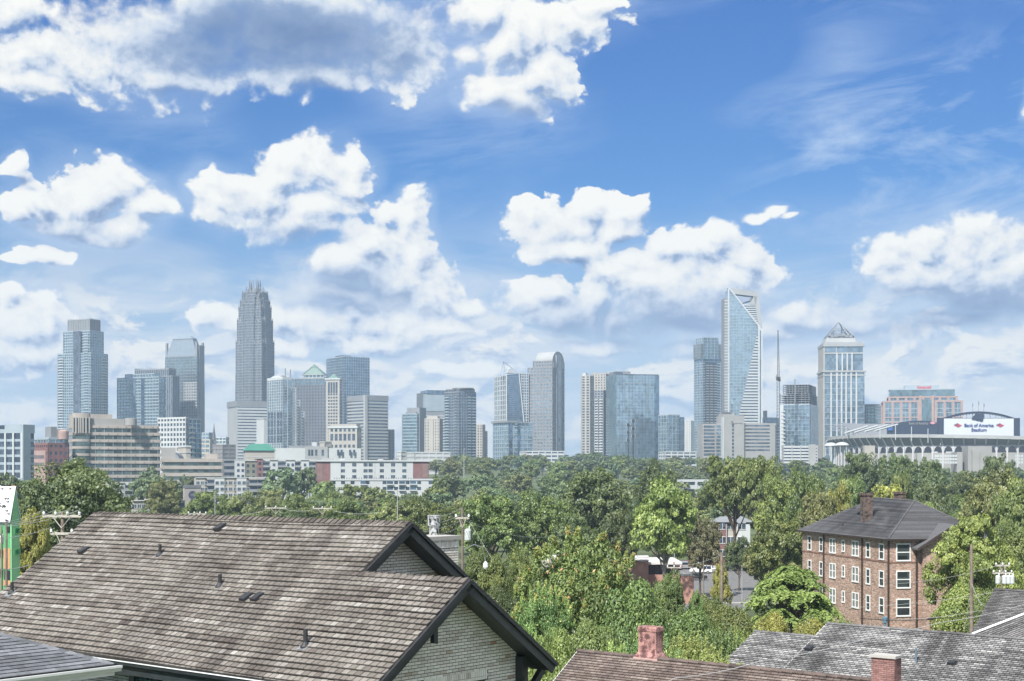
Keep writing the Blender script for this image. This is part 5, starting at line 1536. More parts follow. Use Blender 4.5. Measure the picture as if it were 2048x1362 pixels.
    s.box('glass_entry_bay', 'g_teal', a(1843), a(1863), -1.0, 1, s.zb, z(800)); s.box('brick_pier', 'w_brick', a(1838), a(1843), -1.4, 1, s.zb, z(792)); s.box('brick_pier', 'w_brick', a(1863), a(1868), -1.4, 1, s.zb, z(792))
    s.done()
    p = Vector((s.fr[0][0], s.fr[0][1], 0)) + Vector((s.fr[1][0], s.fr[1][1], 0)) * a(1835.5) + Vector((s.fr[2][0], s.fr[2][1], 0)) * 9.6; p.z = z(777.2)
    text('roof_lettering', 'Honeywell', p, 4.6, pm('red_sign', (.55, .06, .08), .6, 0), s.root, width=a(1864) - a(1836), rz=math.radians(s.phi), bold=.08)


def text(name, body_, p, size, mat, parent=None, width=None, rz=0.0, bold=0.0, ext=0.05, align='LEFT'):
    c = bpy.data.curves.new(name, 'FONT'); c.body = body_; c.size = size; c.extrude = ext; c.offset = bold; c.align_x = align
    c.materials.append(mat)
    tmp = bpy.data.objects.new('tmp_text', c)
    COL.objects.link(tmp)
    bpy.context.view_layer.update()
    me = bpy.data.meshes.new_from_object(tmp.evaluated_get(bpy.context.evaluated_depsgraph_get()))
    bpy.data.objects.remove(tmp)
    me.name = name
    if width:
        xs = [v.co.x for v in me.vertices]; k = width / max(1e-6, max(xs) - min(xs))
        for v in me.vertices: v.co.x *= k
    me.materials.clear(); me.materials.append(mat)
    o = bpy.data.objects.new(name, me); COL.objects.link(o)
    loc = Vector(p)
    if parent is not None:
        root = parent.location if parent.parent is None else parent.parent.location
        loc = loc - Vector(root); o.parent = parent
    o.location = loc
    o.rotation_euler = (math.radians(90), 0, rz)
    return o


skyline()

# ================================================================ middle distance
def strip_office():
    """tan head office with window bands: every band its own part"""
    s = Bld('banded_head_office', 'large tan office building with dark green window bands and a curved stair bay', 135, 146, 322, 820, lw=26)
    z = s.z; U = s.Lu; a = s.a; L = s.Lw
    s.box('wall', 'w_tan', 1.0, U - 1, 1.0, L, s.zb, z(849))
    fp = 14.3
    for i in range(10):
        y = 849.5 + i * fp
        x1 = U if i else a(315)
        sp = MB(); sp.box(s.fr, 0, x1, 0, L, z(y + 6), z(y)); o = sp.build('spandrel_band', M['w_tan'], s.root)
        jt = MB()
        for j in range(9): jt.box(s.fr, a(163 + j * 17.9) - .15, a(163 + j * 17.9) + .15, -.25, 0, z(y + 4.6), z(y + 2.6))
        jt.build('scupper', M['w_dark'], o, kind='stuff')
        wd = MB(); wd.box(s.fr, .55, x1 - .5, .55, L - .5, z(y + 14.3), z(y + 6)); wo = wd.build('window_band', M['g_green_dark'], s.root)
        mu = MB()
        for j in range(10): mu.box(s.fr, a(155 + j * 17.9) - .12, a(155 + j * 17.9) + .12, .42, .55, z(y + 14.3), z(y + 6))
        mu.build('mullion', M['w_bluewhite'], wo, kind='stuff')
    # curved bay with white pilasters
    c = s.a(163); o_, u, w = s.fr
    def arc(part, mat, z0, z1, extra=0):
        n = 10; pts = []
        for i in range(n + 1):
            t = math.pi * i / n; r = (a(181) - a(145)) / 2
            aa = c - r * math.cos(t); bb = 0.3 - math.sin(t) * (1.7 + extra)
            pts.append(Vector((o_[0] + u[0] * aa + w[0] * bb, o_[1] + u[1] * aa + w[1] * bb, z0)))
        mb = MB(); mb.prism(pts, (0, 0, z1 - z0)); mb.build(part, M[mat], s.root)
    for i in range(1, 6):
        y = 849.5 + i * fp; arc('bay_band', 'w_tan', z(y + 5), z(y), .25); arc('bay_window', 'g_green_dark', z(y + 14.3), z(y + 5))
    arc('bay_window', 'g_deep', z(864), z(834)); arc('bay_cap', 'w_tan', z(836), z(826), .5); 
    for x in (145.5, 151, 156.5, 160.5, 165, 171, 178): s.box('pilaster', 'w_cream', a(x) - .35, a(x) + .35, -1.9 - (.35 if 150 < x < 176 else -.6), -.2, z(866), z(834))
    s.box('penthouse', 'w_tan', a(148), a(226), 3, L - 3, z(849), z(827)); s.box('penthouse', 'w_beige', a(181), a(250), 1.5, L - 3.4, z(849), z(836))
    s.get('water_drum', 'w_beige').lathe((P(262, 850, s.D + 8).x, s.D + 8, z(850)), [(3.3, 0), (3.3, (850 - 836) / F * s.D), (3.1, (850 - 835.5) / F * s.D)], 20)
    s.box('roof_equipment', 'w_dark', a(229), a(231.5), 3, 5, z(849), z(838)); s.box('roof_equipment', 'w_dark', a(234), a(236.5), 3, 5, z(849), z(838)); s.box('roof_equipment', 'w_dark', a(239), a(241.5), 3, 5, z(849), z(838))
    s.done()
    s = Bld('low_office_wing', 'low tan office wing with two window bands extending right of the head office', 321, 325, 445, 800, lw=20)
    z = s.z; U = s.Lu; a = s.a
    s.box('wall', 'w_tan', .8, U - .8, .8, s.Lw, s.zb, z(918))
    for i in range(4):
        y = 917 + i * 14.3; sp = MB(); sp.box(s.fr, 0, U, 0, s.Lw, z(y + 7), z(y)); sp.build('spandrel_band', M['w_tan'], s.root)
        wd = MB(); wd.box(s.fr, .5, U - .5, .5, 3, z(y + 14.3), z(y + 7)); wd.build('window_band', M['g_green_dark'], s.root)
    s.get('domed_roof', 'w_grey').prism([P(323 + 18 - 18 * math.cos(math.pi * i / 10), 921 - 17 * math.sin(math.pi * i / 10), s.D + 5) for i in range(11)], (0, 12, 0))
    s.box('roof_box', 'w_tan', a(413), a(436), 4, 14, z(918), z(907)); s.box('roof_box', 'w_beige', a(324), a(352), 3, 5, z(918), z(895)); s.done()
    s = Bld('cream_stair_house', 'cream block with flat white roof behind the low office wing', 355, 372, 381, 900, phi=30)
    s.mass(s.zb, s.z(893), 'w_cream', 'w_white', 4, 20, .1, .05, piers=False); s.done()
    # white grid tower
    s = Bld('white_grid_tower', 'white apartment block with a square window grid on the left and balconies at the right', 316, 372, 401, 950, phi=58)
    z = s.z; U = s.Lu; L = s.Lw
    s.mass(s.zb, z(836), 'g_deep', 'w_white', 3.25, 2.95, .42, .36, proud=.3, b0=0, a1=U * .1); s.mass(s.zb, z(838), 'g_navy', 'w_bluewhite', 3.25, 4, .25, .12, a0=U * .1)
    balconies(s, 'u', U * .12, U * .55, s.zb, z(842), 3.25, 'w_white', 1.3, 1); s.done()
    # far left office
    s = Bld('pale_pier_office', 'blue-grey office with tall white piers at the left edge', -30, 46, 68, 760, phi=70)
    z = s.z; U = s.Lu; L = s.Lw; b = s.b
    s.box('curtain_wall', 'g_deep', 0, U, 0, L, s.zb, z(850)); s.box('crown_band', 'w_bluewhite', -.3, U + .3, -.3, b(10), z(866), z(849)); s.box('crown_band', 'w_bluewhite', -.3, U + .3, b(10), L, z(866), z(858))
    for i in range(8): s.box('floor_band', 'w_bluewhite', -.2, U + .2, -.2, L, z(883 + i * 15.5), z(878 + i * 15.5))
    for x in (12, 28, 45, -4, -20): s.box('pier', 'w_white', -.8, .4, b(x) - .5, b(x) + .5, s.zb, z(866))
    s.box('corner_panel', 'w_bluewhite', -.7, U * .6, -.7, b(42), s.zb, z(849)); s.done()
    s = Bld('red_brick_office', 'red brick office with blue glass upper storey left of the banded head office', 68, 97, 136, 800, phi=40)
    z = s.z; U = s.Lu; L = s.Lw
    s.mass(s.zb, z(888), 'g_deep', 'w_maroon', 4, 2.8, .55, .4); s.mass(z(888), z(877), 'g_blue', 'w_bluewhite', 4, 4, .15, .1, a0=1, b0=1)
    s.box('brick_front', 'w_brick', -1.0, .2, 2, L * .95, s.zb, z(901))
    windows(s, 'w', lin(3, L * .9, 9), 0, .9, 1.9, z_list=[z(917), z(932)], off=-1.0)
    s.box('mechanical_box', 'w_grey', U * .2, U * .5, 2, L * .5, z(877), z(853)); s.box('mechanical_box', 'w_beige', U * .5, U * .62, 2, L * .5, z(877), z(858))
    s.get('brick_drum', 'w_brick').lathe((P(127, 877, 806).x, 806, z(878)), [(2.8, 0), (2.8, 4.4), (2.3, 5.0), (1, 5.3)], 18); s.done()
    # red ended white block
    s = Bld('red_ended_apartments', 'long white apartment block with dark red brick end sections', 631, 634, 858, 780, lw=18)
    z = s.z; U = s.Lu; a = s.a
    s.box('wall', 'w_white', a(661), a(826), 0, 18, s.zb, z(923)); s.box('end_wall', 'w_maroon', 0, a(661) - .02, .15, 18, s.zb, z(923)); s.box('end_wall', 'w_maroon', a(826) + .02, U, .15, 18, s.zb, z(923))
    s.box('roof_slab', 'w_white', -.6, U + .6, -.7, 18.6, z(923), z(920))
    for i in range(14): s.box('slat', 'w_brick', a(635.5), a(645), -.05, .3, z(929 + i * 2.3), z(928 + i * 2.3)); s.box('slat', 'w_brick', a(845), a(856), -.05, .3, z(929 + i * 2.3), z(928 + i * 2.3))
    for yy in (932.5, 944.5, 956.5):
        for xx in (685.5, 708.5, 731, 741, 763.5, 786, 808.5):
            mb = MB(); 
            for k in (-1, 0, 1): mb.box(s.fr, a(xx + k * 2.8) - .3, a(xx + k * 2.8) + .3, -.14, .1, z(yy), z(yy - 6.3))
            setup(mb.build('window', M['g_deep'], s.root), kind=None)
    s.box('wall_joint', 'w_pale', a(682) - .1, a(682) + .1, -.05, .05, s.zb, z(923)); s.box('wall_joint', 'w_pale', a(750) - .1, a(750) + .1, -.05, .05, s.zb, z(923))
    s.box('roof_unit', 'w_pale', a(645), a(668), 4, 8, z(920), z(916)); s.box('roof_unit', 'w_grey', a(790), a(800), 4, 8, z(920), z(916)); s.box('roof_unit', 'w_white', a(681), a(690), 4, 8, z(920), z(918)); s.box('roof_unit', 'w_white', a(758), a(768), 4, 8, z(920), z(918)); s.done()
    s = Bld('parapet_apartments', 'white apartment row with bracketed parapet below the red-ended block', 661, 664, 865, 680, lw=14)
    z = s.z; U = s.Lu; a = s.a
    s.box('wall', 'w_white', 0, U, 0, 14, s.zb, z(959)); s.box('parapet', 'w_white', -.3, U + .3, -.3, 14.3, z(961), z(958))
    for i in range(40): s.box('bracket', 'w_dark', 1 + i * (U - 2) / 39.0, 1.35 + i * (U - 2) / 39.0, 1.0, 2.2, z(958), z(955.6))
    for yy in (968, 980):
        for xx in (667, 686, 705, 735, 769, 792, 815, 838, 861): 
            mb = MB(); mb.box(s.fr, a(xx) - .9, a(xx) + .9, -.12, .1, z(yy), z(yy - 6)); mb.build('window', M['g_deep'], s.root)
        for xx in (727, 780, 804, 826): s.box('balcony_opening', 'g_navy', a(xx) - 1.4, a(xx) + 1.4, -.1, .3, z(yy + 1), z(yy - 7)); s.box('balcony', 'w_white', a(xx) - 1.6, a(xx) + 1.6, -1.2, 0, z(yy + 2), z(yy))
    s.done()
    # green roofed hall, white rows behind
    s = Bld('green_roof_hall', 'cream hall with a green hipped metal roof', 487, 491, 549, 950, lw=16)
    z = s.z; U = s.Lu; s.box('wall', 'w_cream', 0, U, 0, 16, s.zb, z(901)); pyramid(s, 'roof', 'w_green', -1, U + 1, -1, 17, z(901), z(887.5), top=.55); s.box('cupola', 'w_white', U * .36, U * .44, 6, 8, z(888), z(885)); s.box('string_course', 'w_white', -.1, U + .1, -.15, .1, z(914), z(913)); s.done()
    s = Bld('long_white_row', 'long low white building with grey setback storey behind the green roofed hall', 548, 551, 722, 1080, lw=16)
    z = s.z; U = s.Lu; a = s.a; s.box('wall', 'w_white', 0, U, 0, 16, s.zb, z(896)); s.box('roof_deck', 'w_grey', a(580), a(640), 2, 14, z(896), z(891)); s.box('wall', 'w_pale', a(610), a(655), -1.2, 10, s.zb, z(893))
    windows(s, 'u', [a(x) for x in (618, 624, 632, 645, 676, 683, 700, 708)], 0, 1.6, 2.2, z_list=[z(905), z(911)], off=-1.25)
    s.box('stair_tower', 'w_white', a(625), a(634), 2, 6, z(896), z(884)); s.done()
    # apartments, several
    def flats(nm, lab, xl, xr, yt, D, fl, segs, depth=14, lwp=3):
        s = Bld(nm, lab, xl, xl + lwp, xr, D, lw=depth)
        z = s.z; U = s.Lu; a = s.a
        hh = (fl / F) * D
        for (x0, x1, mat, kind, dy) in segs:
            A0, A1 = a(x0), a(x1)
            s.box('wall', mat, A0, A1 - .02, (0 if kind != 'rec' else 1.0) - (.4 if kind == 'bay' else 0), depth, s.zb, z(yt + dy)); s.box('parapet', 'w_white', A0 - .1, A1 + .08, -.6, .2, z(yt + dy), z(yt + dy - 1.3))
            n = max(1, int((x1 - x0) / 9))
            for r_ in range(3):
                zz = z(yt + dy + 3) - (r_ + 1) * hh + .6
                if kind == 'rec':
                    s.box('balcony_opening', 'g_deep', A0 + .3, A1 - .3, .9, 1.1, zz, zz + hh * .62); s.box('balcony', 'w_white', A0 + .1, A1 - .1, -.5, 1.0, zz - .45, zz - .2); s.box('balcony_rail', 'w_grey', A0 + .1, A1 - .1, -.5, -.42, zz - .2, zz + .7)
                else:
                    windows(s, 'u', lin(A0, A1, n), 0, 1.5, hh * .5, trim='w_white', z_list=[zz], indiv=(D < 750), off=-.4 if kind == 'bay' else 0)
        s.done()
        return s
    flats('white_brown_apartments', 'apartment building with white, olive and dark brown sections beside the red-ended block', 469, 632, 920, 860, 11.5,
          [(472, 490, 'w_white', 'bay', 0), (490, 513, 'olive', 'flat', 2), (513, 526, 'w_maroon', 'flat', -3), (526, 540, 'w_white', 'rec', 0), (540, 556, 'w_white', 'flat', 0), (556, 572, 'w_white', 'rec', 0), (572, 590, 'w_white', 'flat', 0), (590, 602, 'w_white', 'rec', 0), (602, 618, 'w_white', 'flat', 0), (618, 632, 'w_white', 'rec', 0)])
    flats('striped_apartments', 'cream and white apartment building with brown vertical strips and bay windows', 388, 538, 956, 700, 12.5,
          [(391, 410, 'w_cream', 'flat', 0), (410, 413, 'brownstone', 'flat', 0), (413, 429, 'w_pale', 'rec', 0), (429, 449, 'w_white', 'bay', 0), (449, 453, 'olive', 'flat', 0), (453, 469, 'w_cream', 'flat', 0), (469, 473, 'brownstone', 'flat', 0), (473, 493, 'w_white', 'bay', 0), (493, 497, 'brownstone', 'flat', 0), (497, 516, 'w_cream', 'rec', 0), (516, 530, 'w_pale', 'rec', 0), (530, 538, 'w_cream', 'flat', 0)])
    flats('arched_top_apartments', 'white apartments with a row of small arches under the tan head office', 213, 268, 966, 620, 13,
          [(216, 222, 'w_white', 'flat', 0), (222, 238, 'w_white', 'rec', 0), (238, 250, 'w_white', 'flat', 0), (250, 266, 'w_white', 'rec', 0)])
    flats('low_cream_apartments', 'low cream apartments with white trim just above the near roof ridge', 262, 372, 1002, 470, 15,
          [(265, 292, 'w_cream', 'flat', 0), (292, 312, 'w_white', 'flat', -2), (312, 330, 'w_grey', 'rec', -1), (330, 350, 'w_cream', 'flat', 0), (350, 370, 'w_pale', 'rec', 0)])
    # corrugated block with the round sign
    s = Bld('round_sign_block', 'ribbed tan block with a round dark sign', 366, 369, 402, 640, lw=8)
    z = s.z; U = s.Lu; s.box('wall', 'w_tan', 0, U, 0, 8, s.zb, z(976)); s.box('top_band', 'w_dark', -.1, U + .1, -.3, 8, z(976), z(970.5))
    for i in range(16): s.box('rib', 'w_pale', U * i / 16, U * i / 16 + .12, -.1, .05, s.zb, z(976))
    c = P(386, 990, s.D); sg = MB(); n = 28; r_ = 8.2 * s.D / F
    sg.prism([c + Vector((r_ * math.cos(2 * math.pi * i / n), -.75, r_ * math.sin(2 * math.pi * i / n))) for i in range(n)], (0, .3, 0)); so = sg.build('round_sign', pm('navy_sign', (.035, .04, .08), .4), s.root)
    bd = MB(); r2 = r_ * 1.06
    for i in range(n):
        t0, t1 = 2 * math.pi * i / n, 2 * math.pi * (i + 1) / n
        bd.prism([c + Vector((r_ * math.cos(t0), -.78, r_ * math.sin(t0))), c + Vector((r2 * math.cos(t0), -.78, r2 * math.sin(t0))), c + Vector((r2 * math.cos(t1), -.78, r2 * math.sin(t1))), c + Vector((r_ * math.cos(t1), -.78, r_ * math.sin(t1)))], (0, .2, 0))
    bd.build('sign_rim', M['w_grey'], so)
    mk = MB()
    for k, (w_, dz) in enumerate(((.9, .35), (1.15, 0.0), (.8, -.35))): mk.prism([c + Vector((-w_, -.8, dz)), c + Vector((w_, -.8, dz)), c + Vector((w_, -.8, dz + .12)), c + Vector((-w_, -.8, dz + .12))], (0, .02, 0))
    mk.build('sign_mark', M['w_grey'], so, kind='stuff')
    s.done()
    s = Bld('grey_deck_block', 'low grey parking block behind the brown apartments', 444, 447, 470, 900, lw=10)
    s.mass(s.zb, s.z(920), 'g_deep', 'w_grey', 4, 8, .5, .1); s.done()
    # scattered low blocks at the feet of the towers
    for (nm, lab, xl, xc, xr, D, yt, g, w_) in (
        ('pale_roof_shed', 'small cream roof block right of the banded tower base', 795, 803, 812, 1200, 903, 'w_cream', 'w_white'),
        ('white_flat_roof', 'flat white roof below the cream hotel', 812, 830, 900, 1250, 905, 'w_pale', 'w_white'),
        ('white_wedge_roof', 'long low white roof beneath the barrel top tower', 1040, 1052, 1128, 1400, 903, 'g_dark', 'w_white'),
        ('white_deck_low', 'low white deck at the foot of the mirrored block', 1318, 1330, 1392, 1450, 904, 'g_deep', 'w_white'),
        ('brown_church_block', 'brownish low block with small towers beside the far tall trees', 426, 446, 470, 1250, 890, 'w_mauve', 'w_mauve'),
        ('white_lowrise_in_trees', 'white low building glimpsed between trees right of centre', 1352, 1364, 1420, 620, 962, 'g_deep', 'w_white'),
        ('cream_corner_house', 'cream block with pipes above the long white row', 640, 650, 662, 1150, 884, 'w_pale', 'w_cream')):
        s = Bld(nm, lab, xl, xc, xr, D); s.mass(s.zb, s.z(yt), g, w_, 3.5, 6, .5, .15, par=1.0); s.done()


M['g_green_dark'] = glass('dark_green_glass', (0.12, 0.17, 0.17), .12, (2.6, 2.6, 4), .5, .6)
strip_office()


def stadium():
    D0 = 1165.0
    cx = (1945 - 1024) / F * D0; cy0 = D0
    A, B = 108.0, 118.0
    root = thing('football_stadium', 'grey football stadium bowl with arcade arches and sloping upper deck', 'stadium', (cx, cy0, gz(D0)))
    base = gz(1060)
    def ring(t, k): return Vector((cx + (A + k) * math.cos(t), cy0 + (B + k) * math.sin(t), 0))
    def zz(py, D=1050): return ZC + (HOR - py) / F * D
    zarch0, zarch1 = zz(905), zz(889.5)
    nb = 46
    T0, T1 = math.radians(150), math.radians(330)
    ts = [T0 + (T1 - T0) * i / nb for i in range(nb + 1)]
    wall = MB(); dark = MB(); parts = {k: MB() for k in ('panel', 'column', 'under', 'rim', 'rib')}
    def rim_z(t):
        f = (math.cos(t - math.radians(200)) + 1) / 2
        return zz(882) + 5.2 * f ** 2
    for i in range(nb):
        t0, t1 = ts[i], ts[i + 1]
        p0, p1 = ring(t0, 0), ring(t1, 0)
        q0, q1 = ring(t0, -12), ring(t1, -12)
        # lower wall
        wall.add([p0 + UP * base, p1 + UP * base, p1 + UP * zarch0, p0 + UP * zarch0], [(0, 1, 2, 3)])
        wall.add([p0 + UP * zarch0, p1 + UP * zarch0, q1 + UP * zarch0, q0 + UP * zarch0], [(0, 1, 2, 3)])
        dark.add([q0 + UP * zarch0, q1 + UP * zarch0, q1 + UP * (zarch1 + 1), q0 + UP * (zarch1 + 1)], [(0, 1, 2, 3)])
        # arch panel
        n = 10; mb = MB(); vs = []
        for j in range(n + 1):
            f = j / n; x = .08 + .84 * f
            h = zarch1 - .9 - (zarch1 - zarch0 - .9) * .85 * (1 - math.sqrt(max(0, 1 - (2 * f - 1) ** 2)))
            p = p0.lerp(p1, x); vs += [p + UP * h, p + UP * zarch1, p + (q0 - p0).normalized() * .8 + UP * h]
        mb.add(vs, [(j * 3, j * 3 + 3, j * 3 + 4, j * 3 + 1) for j in range(n)] + [(j * 3, j * 3 + 2, j * 3 + 5, j * 3 + 3) for j in range(n)])
        mb.build('arch_panel', M['arcade'], root)
        # column
        c = MB(); d = (p1 - p0).normalized(); out = ring(t0, 1) - ring(t0, 0)
        c.prism([p0 - d * .6 + UP * base, p0 + d * .6 + UP * base, p0 + d * .6 + UP * zarch1, p0 - d * .6 + UP * zarch1], out * .7)
        r0 = ring(t0, 6.0)
        c.prism([p0 - d * .45 + UP * (zarch1 - 1), p0 + d * .45 + UP * (zarch1 - 1), r0 + d * .45 + UP * (rim_z(t0) - 1.2), r0 - d * .45 + UP * (rim_z(t0) - 1.2)], out * .6)
        c.build('column', M['arcade'], root)
        # sloping underside of the deck, rim parapet, inner seats
        u_ = MB(); s0, s1 = ring(t0, 6.0), ring(t1, 6.0)
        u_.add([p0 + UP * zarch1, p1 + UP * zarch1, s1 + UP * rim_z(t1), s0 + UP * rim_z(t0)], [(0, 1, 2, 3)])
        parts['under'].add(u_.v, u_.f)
        parts['rim'].add([s0 + UP * (rim_z(t0) - 1.6), s1 + UP * (rim_z(t1) - 1.6), s1 + UP * (rim_z(t1) + .9), s0 + UP * (rim_z(t0) + .9), ring(t0, 5) + UP * (rim_z(t0) + .9), ring(t1, 5) + UP * (rim_z(t1) + .9)], [(0, 1, 2, 3), (3, 2, 5, 4)])
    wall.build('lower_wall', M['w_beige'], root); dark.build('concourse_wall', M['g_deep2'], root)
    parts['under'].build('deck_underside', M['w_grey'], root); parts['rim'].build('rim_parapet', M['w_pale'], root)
    # far stand seen over the low left rim
    fs = MB(); 
    N_ = 20; t2, t3 = math.radians(95), math.radians(168)
    for i in range(N_):
        ta, tb = t2 + (t3 - t2) * i / N_, t2 + (t3 - t2) * (i + 1) / N_
        za, zb_ = zz(868), zz(846, 1250)
        zb_ = zb_ - max(0, (i - 12)) * 1.0
        fs.add([ring(ta, -22) + UP * (za - 3), ring(tb, -22) + UP * (za - 3), ring(tb, 6) + UP * zb_, ring(ta, 6) + UP * zb_], [(0, 1, 2, 3)])
    fs.build('far_stand', M['w_grey'], root)
    st_ = MB()
    for k in range(4):
        p, q = P(1690 + k * 20, 866 - k * 1.5, 1120), P(1735 + k * 20, 852.5 - k * 1.2, 1150); st_.tube([p, q], .8, 4)
    st_.build('aisle', M['w_white'], root, kind='stuff')
    # glazed entrance front with columns, low cream wall
    gl = MB()
    for i in range(9):
        for j in range(3): 
            c = P(1869 + i * 5.1, 914 + j * 6.6, 1036); gl.box(((c.x, c.y), (1, 0), (0, 1)), 0, 1.5, 0, .5, c.z, c.z + 1.6)
    for x0 in (1863, 1892): c = P(x0, 905.5, 1040); gl.box(((c.x, c.y), (1, 0), (0, 1)), 0, 4.5, 0, .5, c.z, c.z + .8)
    for i in range(3):
        for j in range(3): c = P(2030 + i * 6, 914 + j * 6.6, 1036); gl.box(((c.x, c.y), (1, 0), (0, 1)), 0, 1.5, 0, .5, c.z, c.z + 1.6)
    gl.build('glazing', M['w_white'], root, kind='stuff')
    en = MB()
    for (x0, x1, yt, D) in ((1936, 1984, 892, 1034), (1914, 1925, 904, 1036), (1945, 1960, 900, 1032), (1960.5, 1975, 905, 1031)):
        c0, c1 = P(x0, yt, D), P(x1, yt, D); m = MB(); m.box(((c0.x, D), (1, 0), (0, 1)), 0, c1.x - c0.x, 0, 14, gz(1060), c0.z); m.build('entrance_block', M['w_beige'], root)
    c0, c1 = P(1729, 891, 1085), P(1750, 891, 1085); m = MB(); m.box(((c0.x, 1085), (1, 0), (0, 1)), 0, c1.x - c0.x, 0, 6, gz(1085), c0.z); m.build('cream_wall_block', M['w_cream'], root)
    # light masts on the rim
    for i, (x, y0, y1) in enumerate(((1760, 850, 878), (1791, 851, 880), (1823, 853, 882), (1856, 857, 886), (1881, 815 + 63, 890))):
        m = MB(); m.tube([P(x, y1, 1062), P(x, y0, 1062)], .3, 5); m.build('mast', M['w_white'], root)
    # video board in front
    sb = thing('video_board', 'white stadium video board lettered Bank of America Stadium between dark panels', 'scoreboard', P(1957, 874, 1080))
    D = 1080.0
    def panel(nm, x0, x1, y0, y1, mat, dy=0.0, th=3.0):
        p = P(x0, y1, D - dy); q = P(x1, y0, D - dy); m = MB(); m.box(((p.x, D - dy), (1, 0), (0, 1)), 0, q.x - p.x, 0, th, p.z, q.z); return m.build(nm, M[mat], sb)
    panel('frame', 1876, 2040, 836, 877, 'navy'); 
    panel('screen', 1888, 2027.5, 837, 873, 'screen', .5, .6)
    panel('support', 1886, 2036, 877, 884, 'w_dark', -2)
    x0, x1 = 1887, 2027
    def arch(x, yb=836.5, h=12.5): t = (x - x0) / (x1 - x0); return yb - h * (1 - (2 * t - 1) ** 2)
    tr = MB()
    xs = [x0 + (x1 - x0) * i / 24 for i in range(25)]
    tr.tube([P(x, arch(x), D) for x in xs], .5, 4); tr.tube([P(x, arch(x) + 2.4 + .0, D) for x in xs[1:-1]], .3, 4)
    for i in range(24): tr.tube([P(xs[i], arch(xs[i]) , D), P(xs[i + 1], min(836.5, arch(xs[i + 1]) + 4.5), D)], .22, 3); tr.tube([P(xs[i], 836.5, D), P(xs[i], arch(xs[i]), D)], .18, 3) if i % 2 == 0 else None
    tr.build('arch_truss', M['navy'], sb)
    em = MB(); cat = [(1944, 838), (1946, 833), (1950, 830), (1952, 826.5), (1956, 828), (1961, 827.5), (1965, 825.5), (1967, 829), (1969, 833), (1966.5, 836), (1966, 840), (1963, 842.5), (1959, 840.5), (1954, 840), (1950, 838.5)]
    em.prism([P(x, y, D - 1.4) for x, y in cat], (0, 1.0, 0)); em.build('cat_head_emblem', M['navy'], sb)
    mnv = pm('navy_letters', (.03, .06, .20), .5, 0); mrd = pm('red_stripe', (.60, .03, .06), .5, 0)
    w_ = lambda a, b: (b - a) / F * D
    text('lettering', 'Bank of America', P(1928.3, 853.5, D - .9), 3.3, mnv, sb, width=w_(1928.3, 1987), bold=.07)
    text('lettering', 'Stadium', P(1942.6, 862.5, D - .9), 3.3, mnv, sb, width=w_(1942.6, 1973), bold=.07)
    def flag(xc, yc, D_, par, sc=1.0, y=.95):
        for k in range(3):
            for (mt, s0, s1) in ((mrd, 0, 1),):
                m = MB(); x_ = xc - 5 + k * 3.2; yy = yc - 2.6 + k * 1.5
                pts = [(x_ - 3, yy + 3.4), (x_ - 1.2, yy + 3.9), (x_ + 6.4, yy - .4), (x_ + 4.2, yy - 1.0)]
                m.prism([P(xc + (a - xc) * sc, yc + (b - yc) * sc, D_ - y) for a, b in pts], (0, .1, 0)); m.build('flag_stripe', mrd, par)
        for k in range(4):
            m = MB(); x_ = xc - 8.4 + k * 1.9; yy = yc - 1.2 - k * .75
            pts = [(x_, yy + .4), (x_ + 3.4, yy + 1.6), (x_ + 4.0, yy + 1.2), (x_ + .8, yy + .0)]
            m.prism([P(xc + (a - xc) * sc, yc + (b - yc) * sc, D_ - y - .12) for a, b in pts], (0, .1, 0)); m.build('flag_stripe', mnv, par)
    flag(1916, 850, D, sb); flag(2000.5, 850, D, sb)
    # second board, further, seen at an angle
    s2 = thing('dark_stadium_board', 'dark curved stadium board with small pale bank lettering left of the white video board', 'scoreboard', P(1830, 874, 1190))
    m = MB(); pts = [(1776, 872), (1776, 853), (1790, 847.5), (1806, 843.5), (1824, 841.3), (1844, 841), (1860, 842), (1875, 845), (1875, 872)]
    m.prism([P(x, y, 1190) for x, y in pts], (0, 4, 0)); m.build('board', M['navy'], s2)
    text('lettering', 'Bank of America', P(1818, 849, 1189.6), 3.0, M['w_pale'], s2, width=(1856 - 1818) / F * 1190)
    m = MB(); m.prism([P(1859, 846, 1189.5), P(1865, 843, 1189.5), P(1872, 846, 1189.5), P(1866, 849, 1189.5)], (0, .2, 0)); m.build('flag_stripe', pm('pink_flag', (.6, .3, .36), .5), s2)
    m = MB(); m.box(((P(1776, 860, 1189).x, 1189), (1, 0), (0, 1)), 0, 3.8, 0, .3, P(1, 861, 1189).z, P(1, 853, 1189).z); m.build('blue_sign', pm('blue_sign', (.05, .14, .40), .5), s2)
    # flags above
    for i, (x, y0) in enumerate(((1945, 806), (1957, 802), (1967.5, 806))):
        f = thing('flagpole', ('left', 'tallest middle', 'right')[i] + ' of the three flagpoles above the white video board', 'flagpole', P(x, 836, 1082), group='flagpoles above the video board')
        m = MB(); m.tube([P(x, 836, 1082), P(x, y0, 1082)], .12, 5); m.build('pole', M['w_grey'], f)
        m = MB(); m.prism([P(x, y0 + .5, 1082), P(x + 1.6, y0 + 3, 1082), P(x + 1.2, y0 + 9, 1082), P(x, y0 + 7, 1082)], (0, .05, 0)); m.build('flag', M['w_dark'], f)
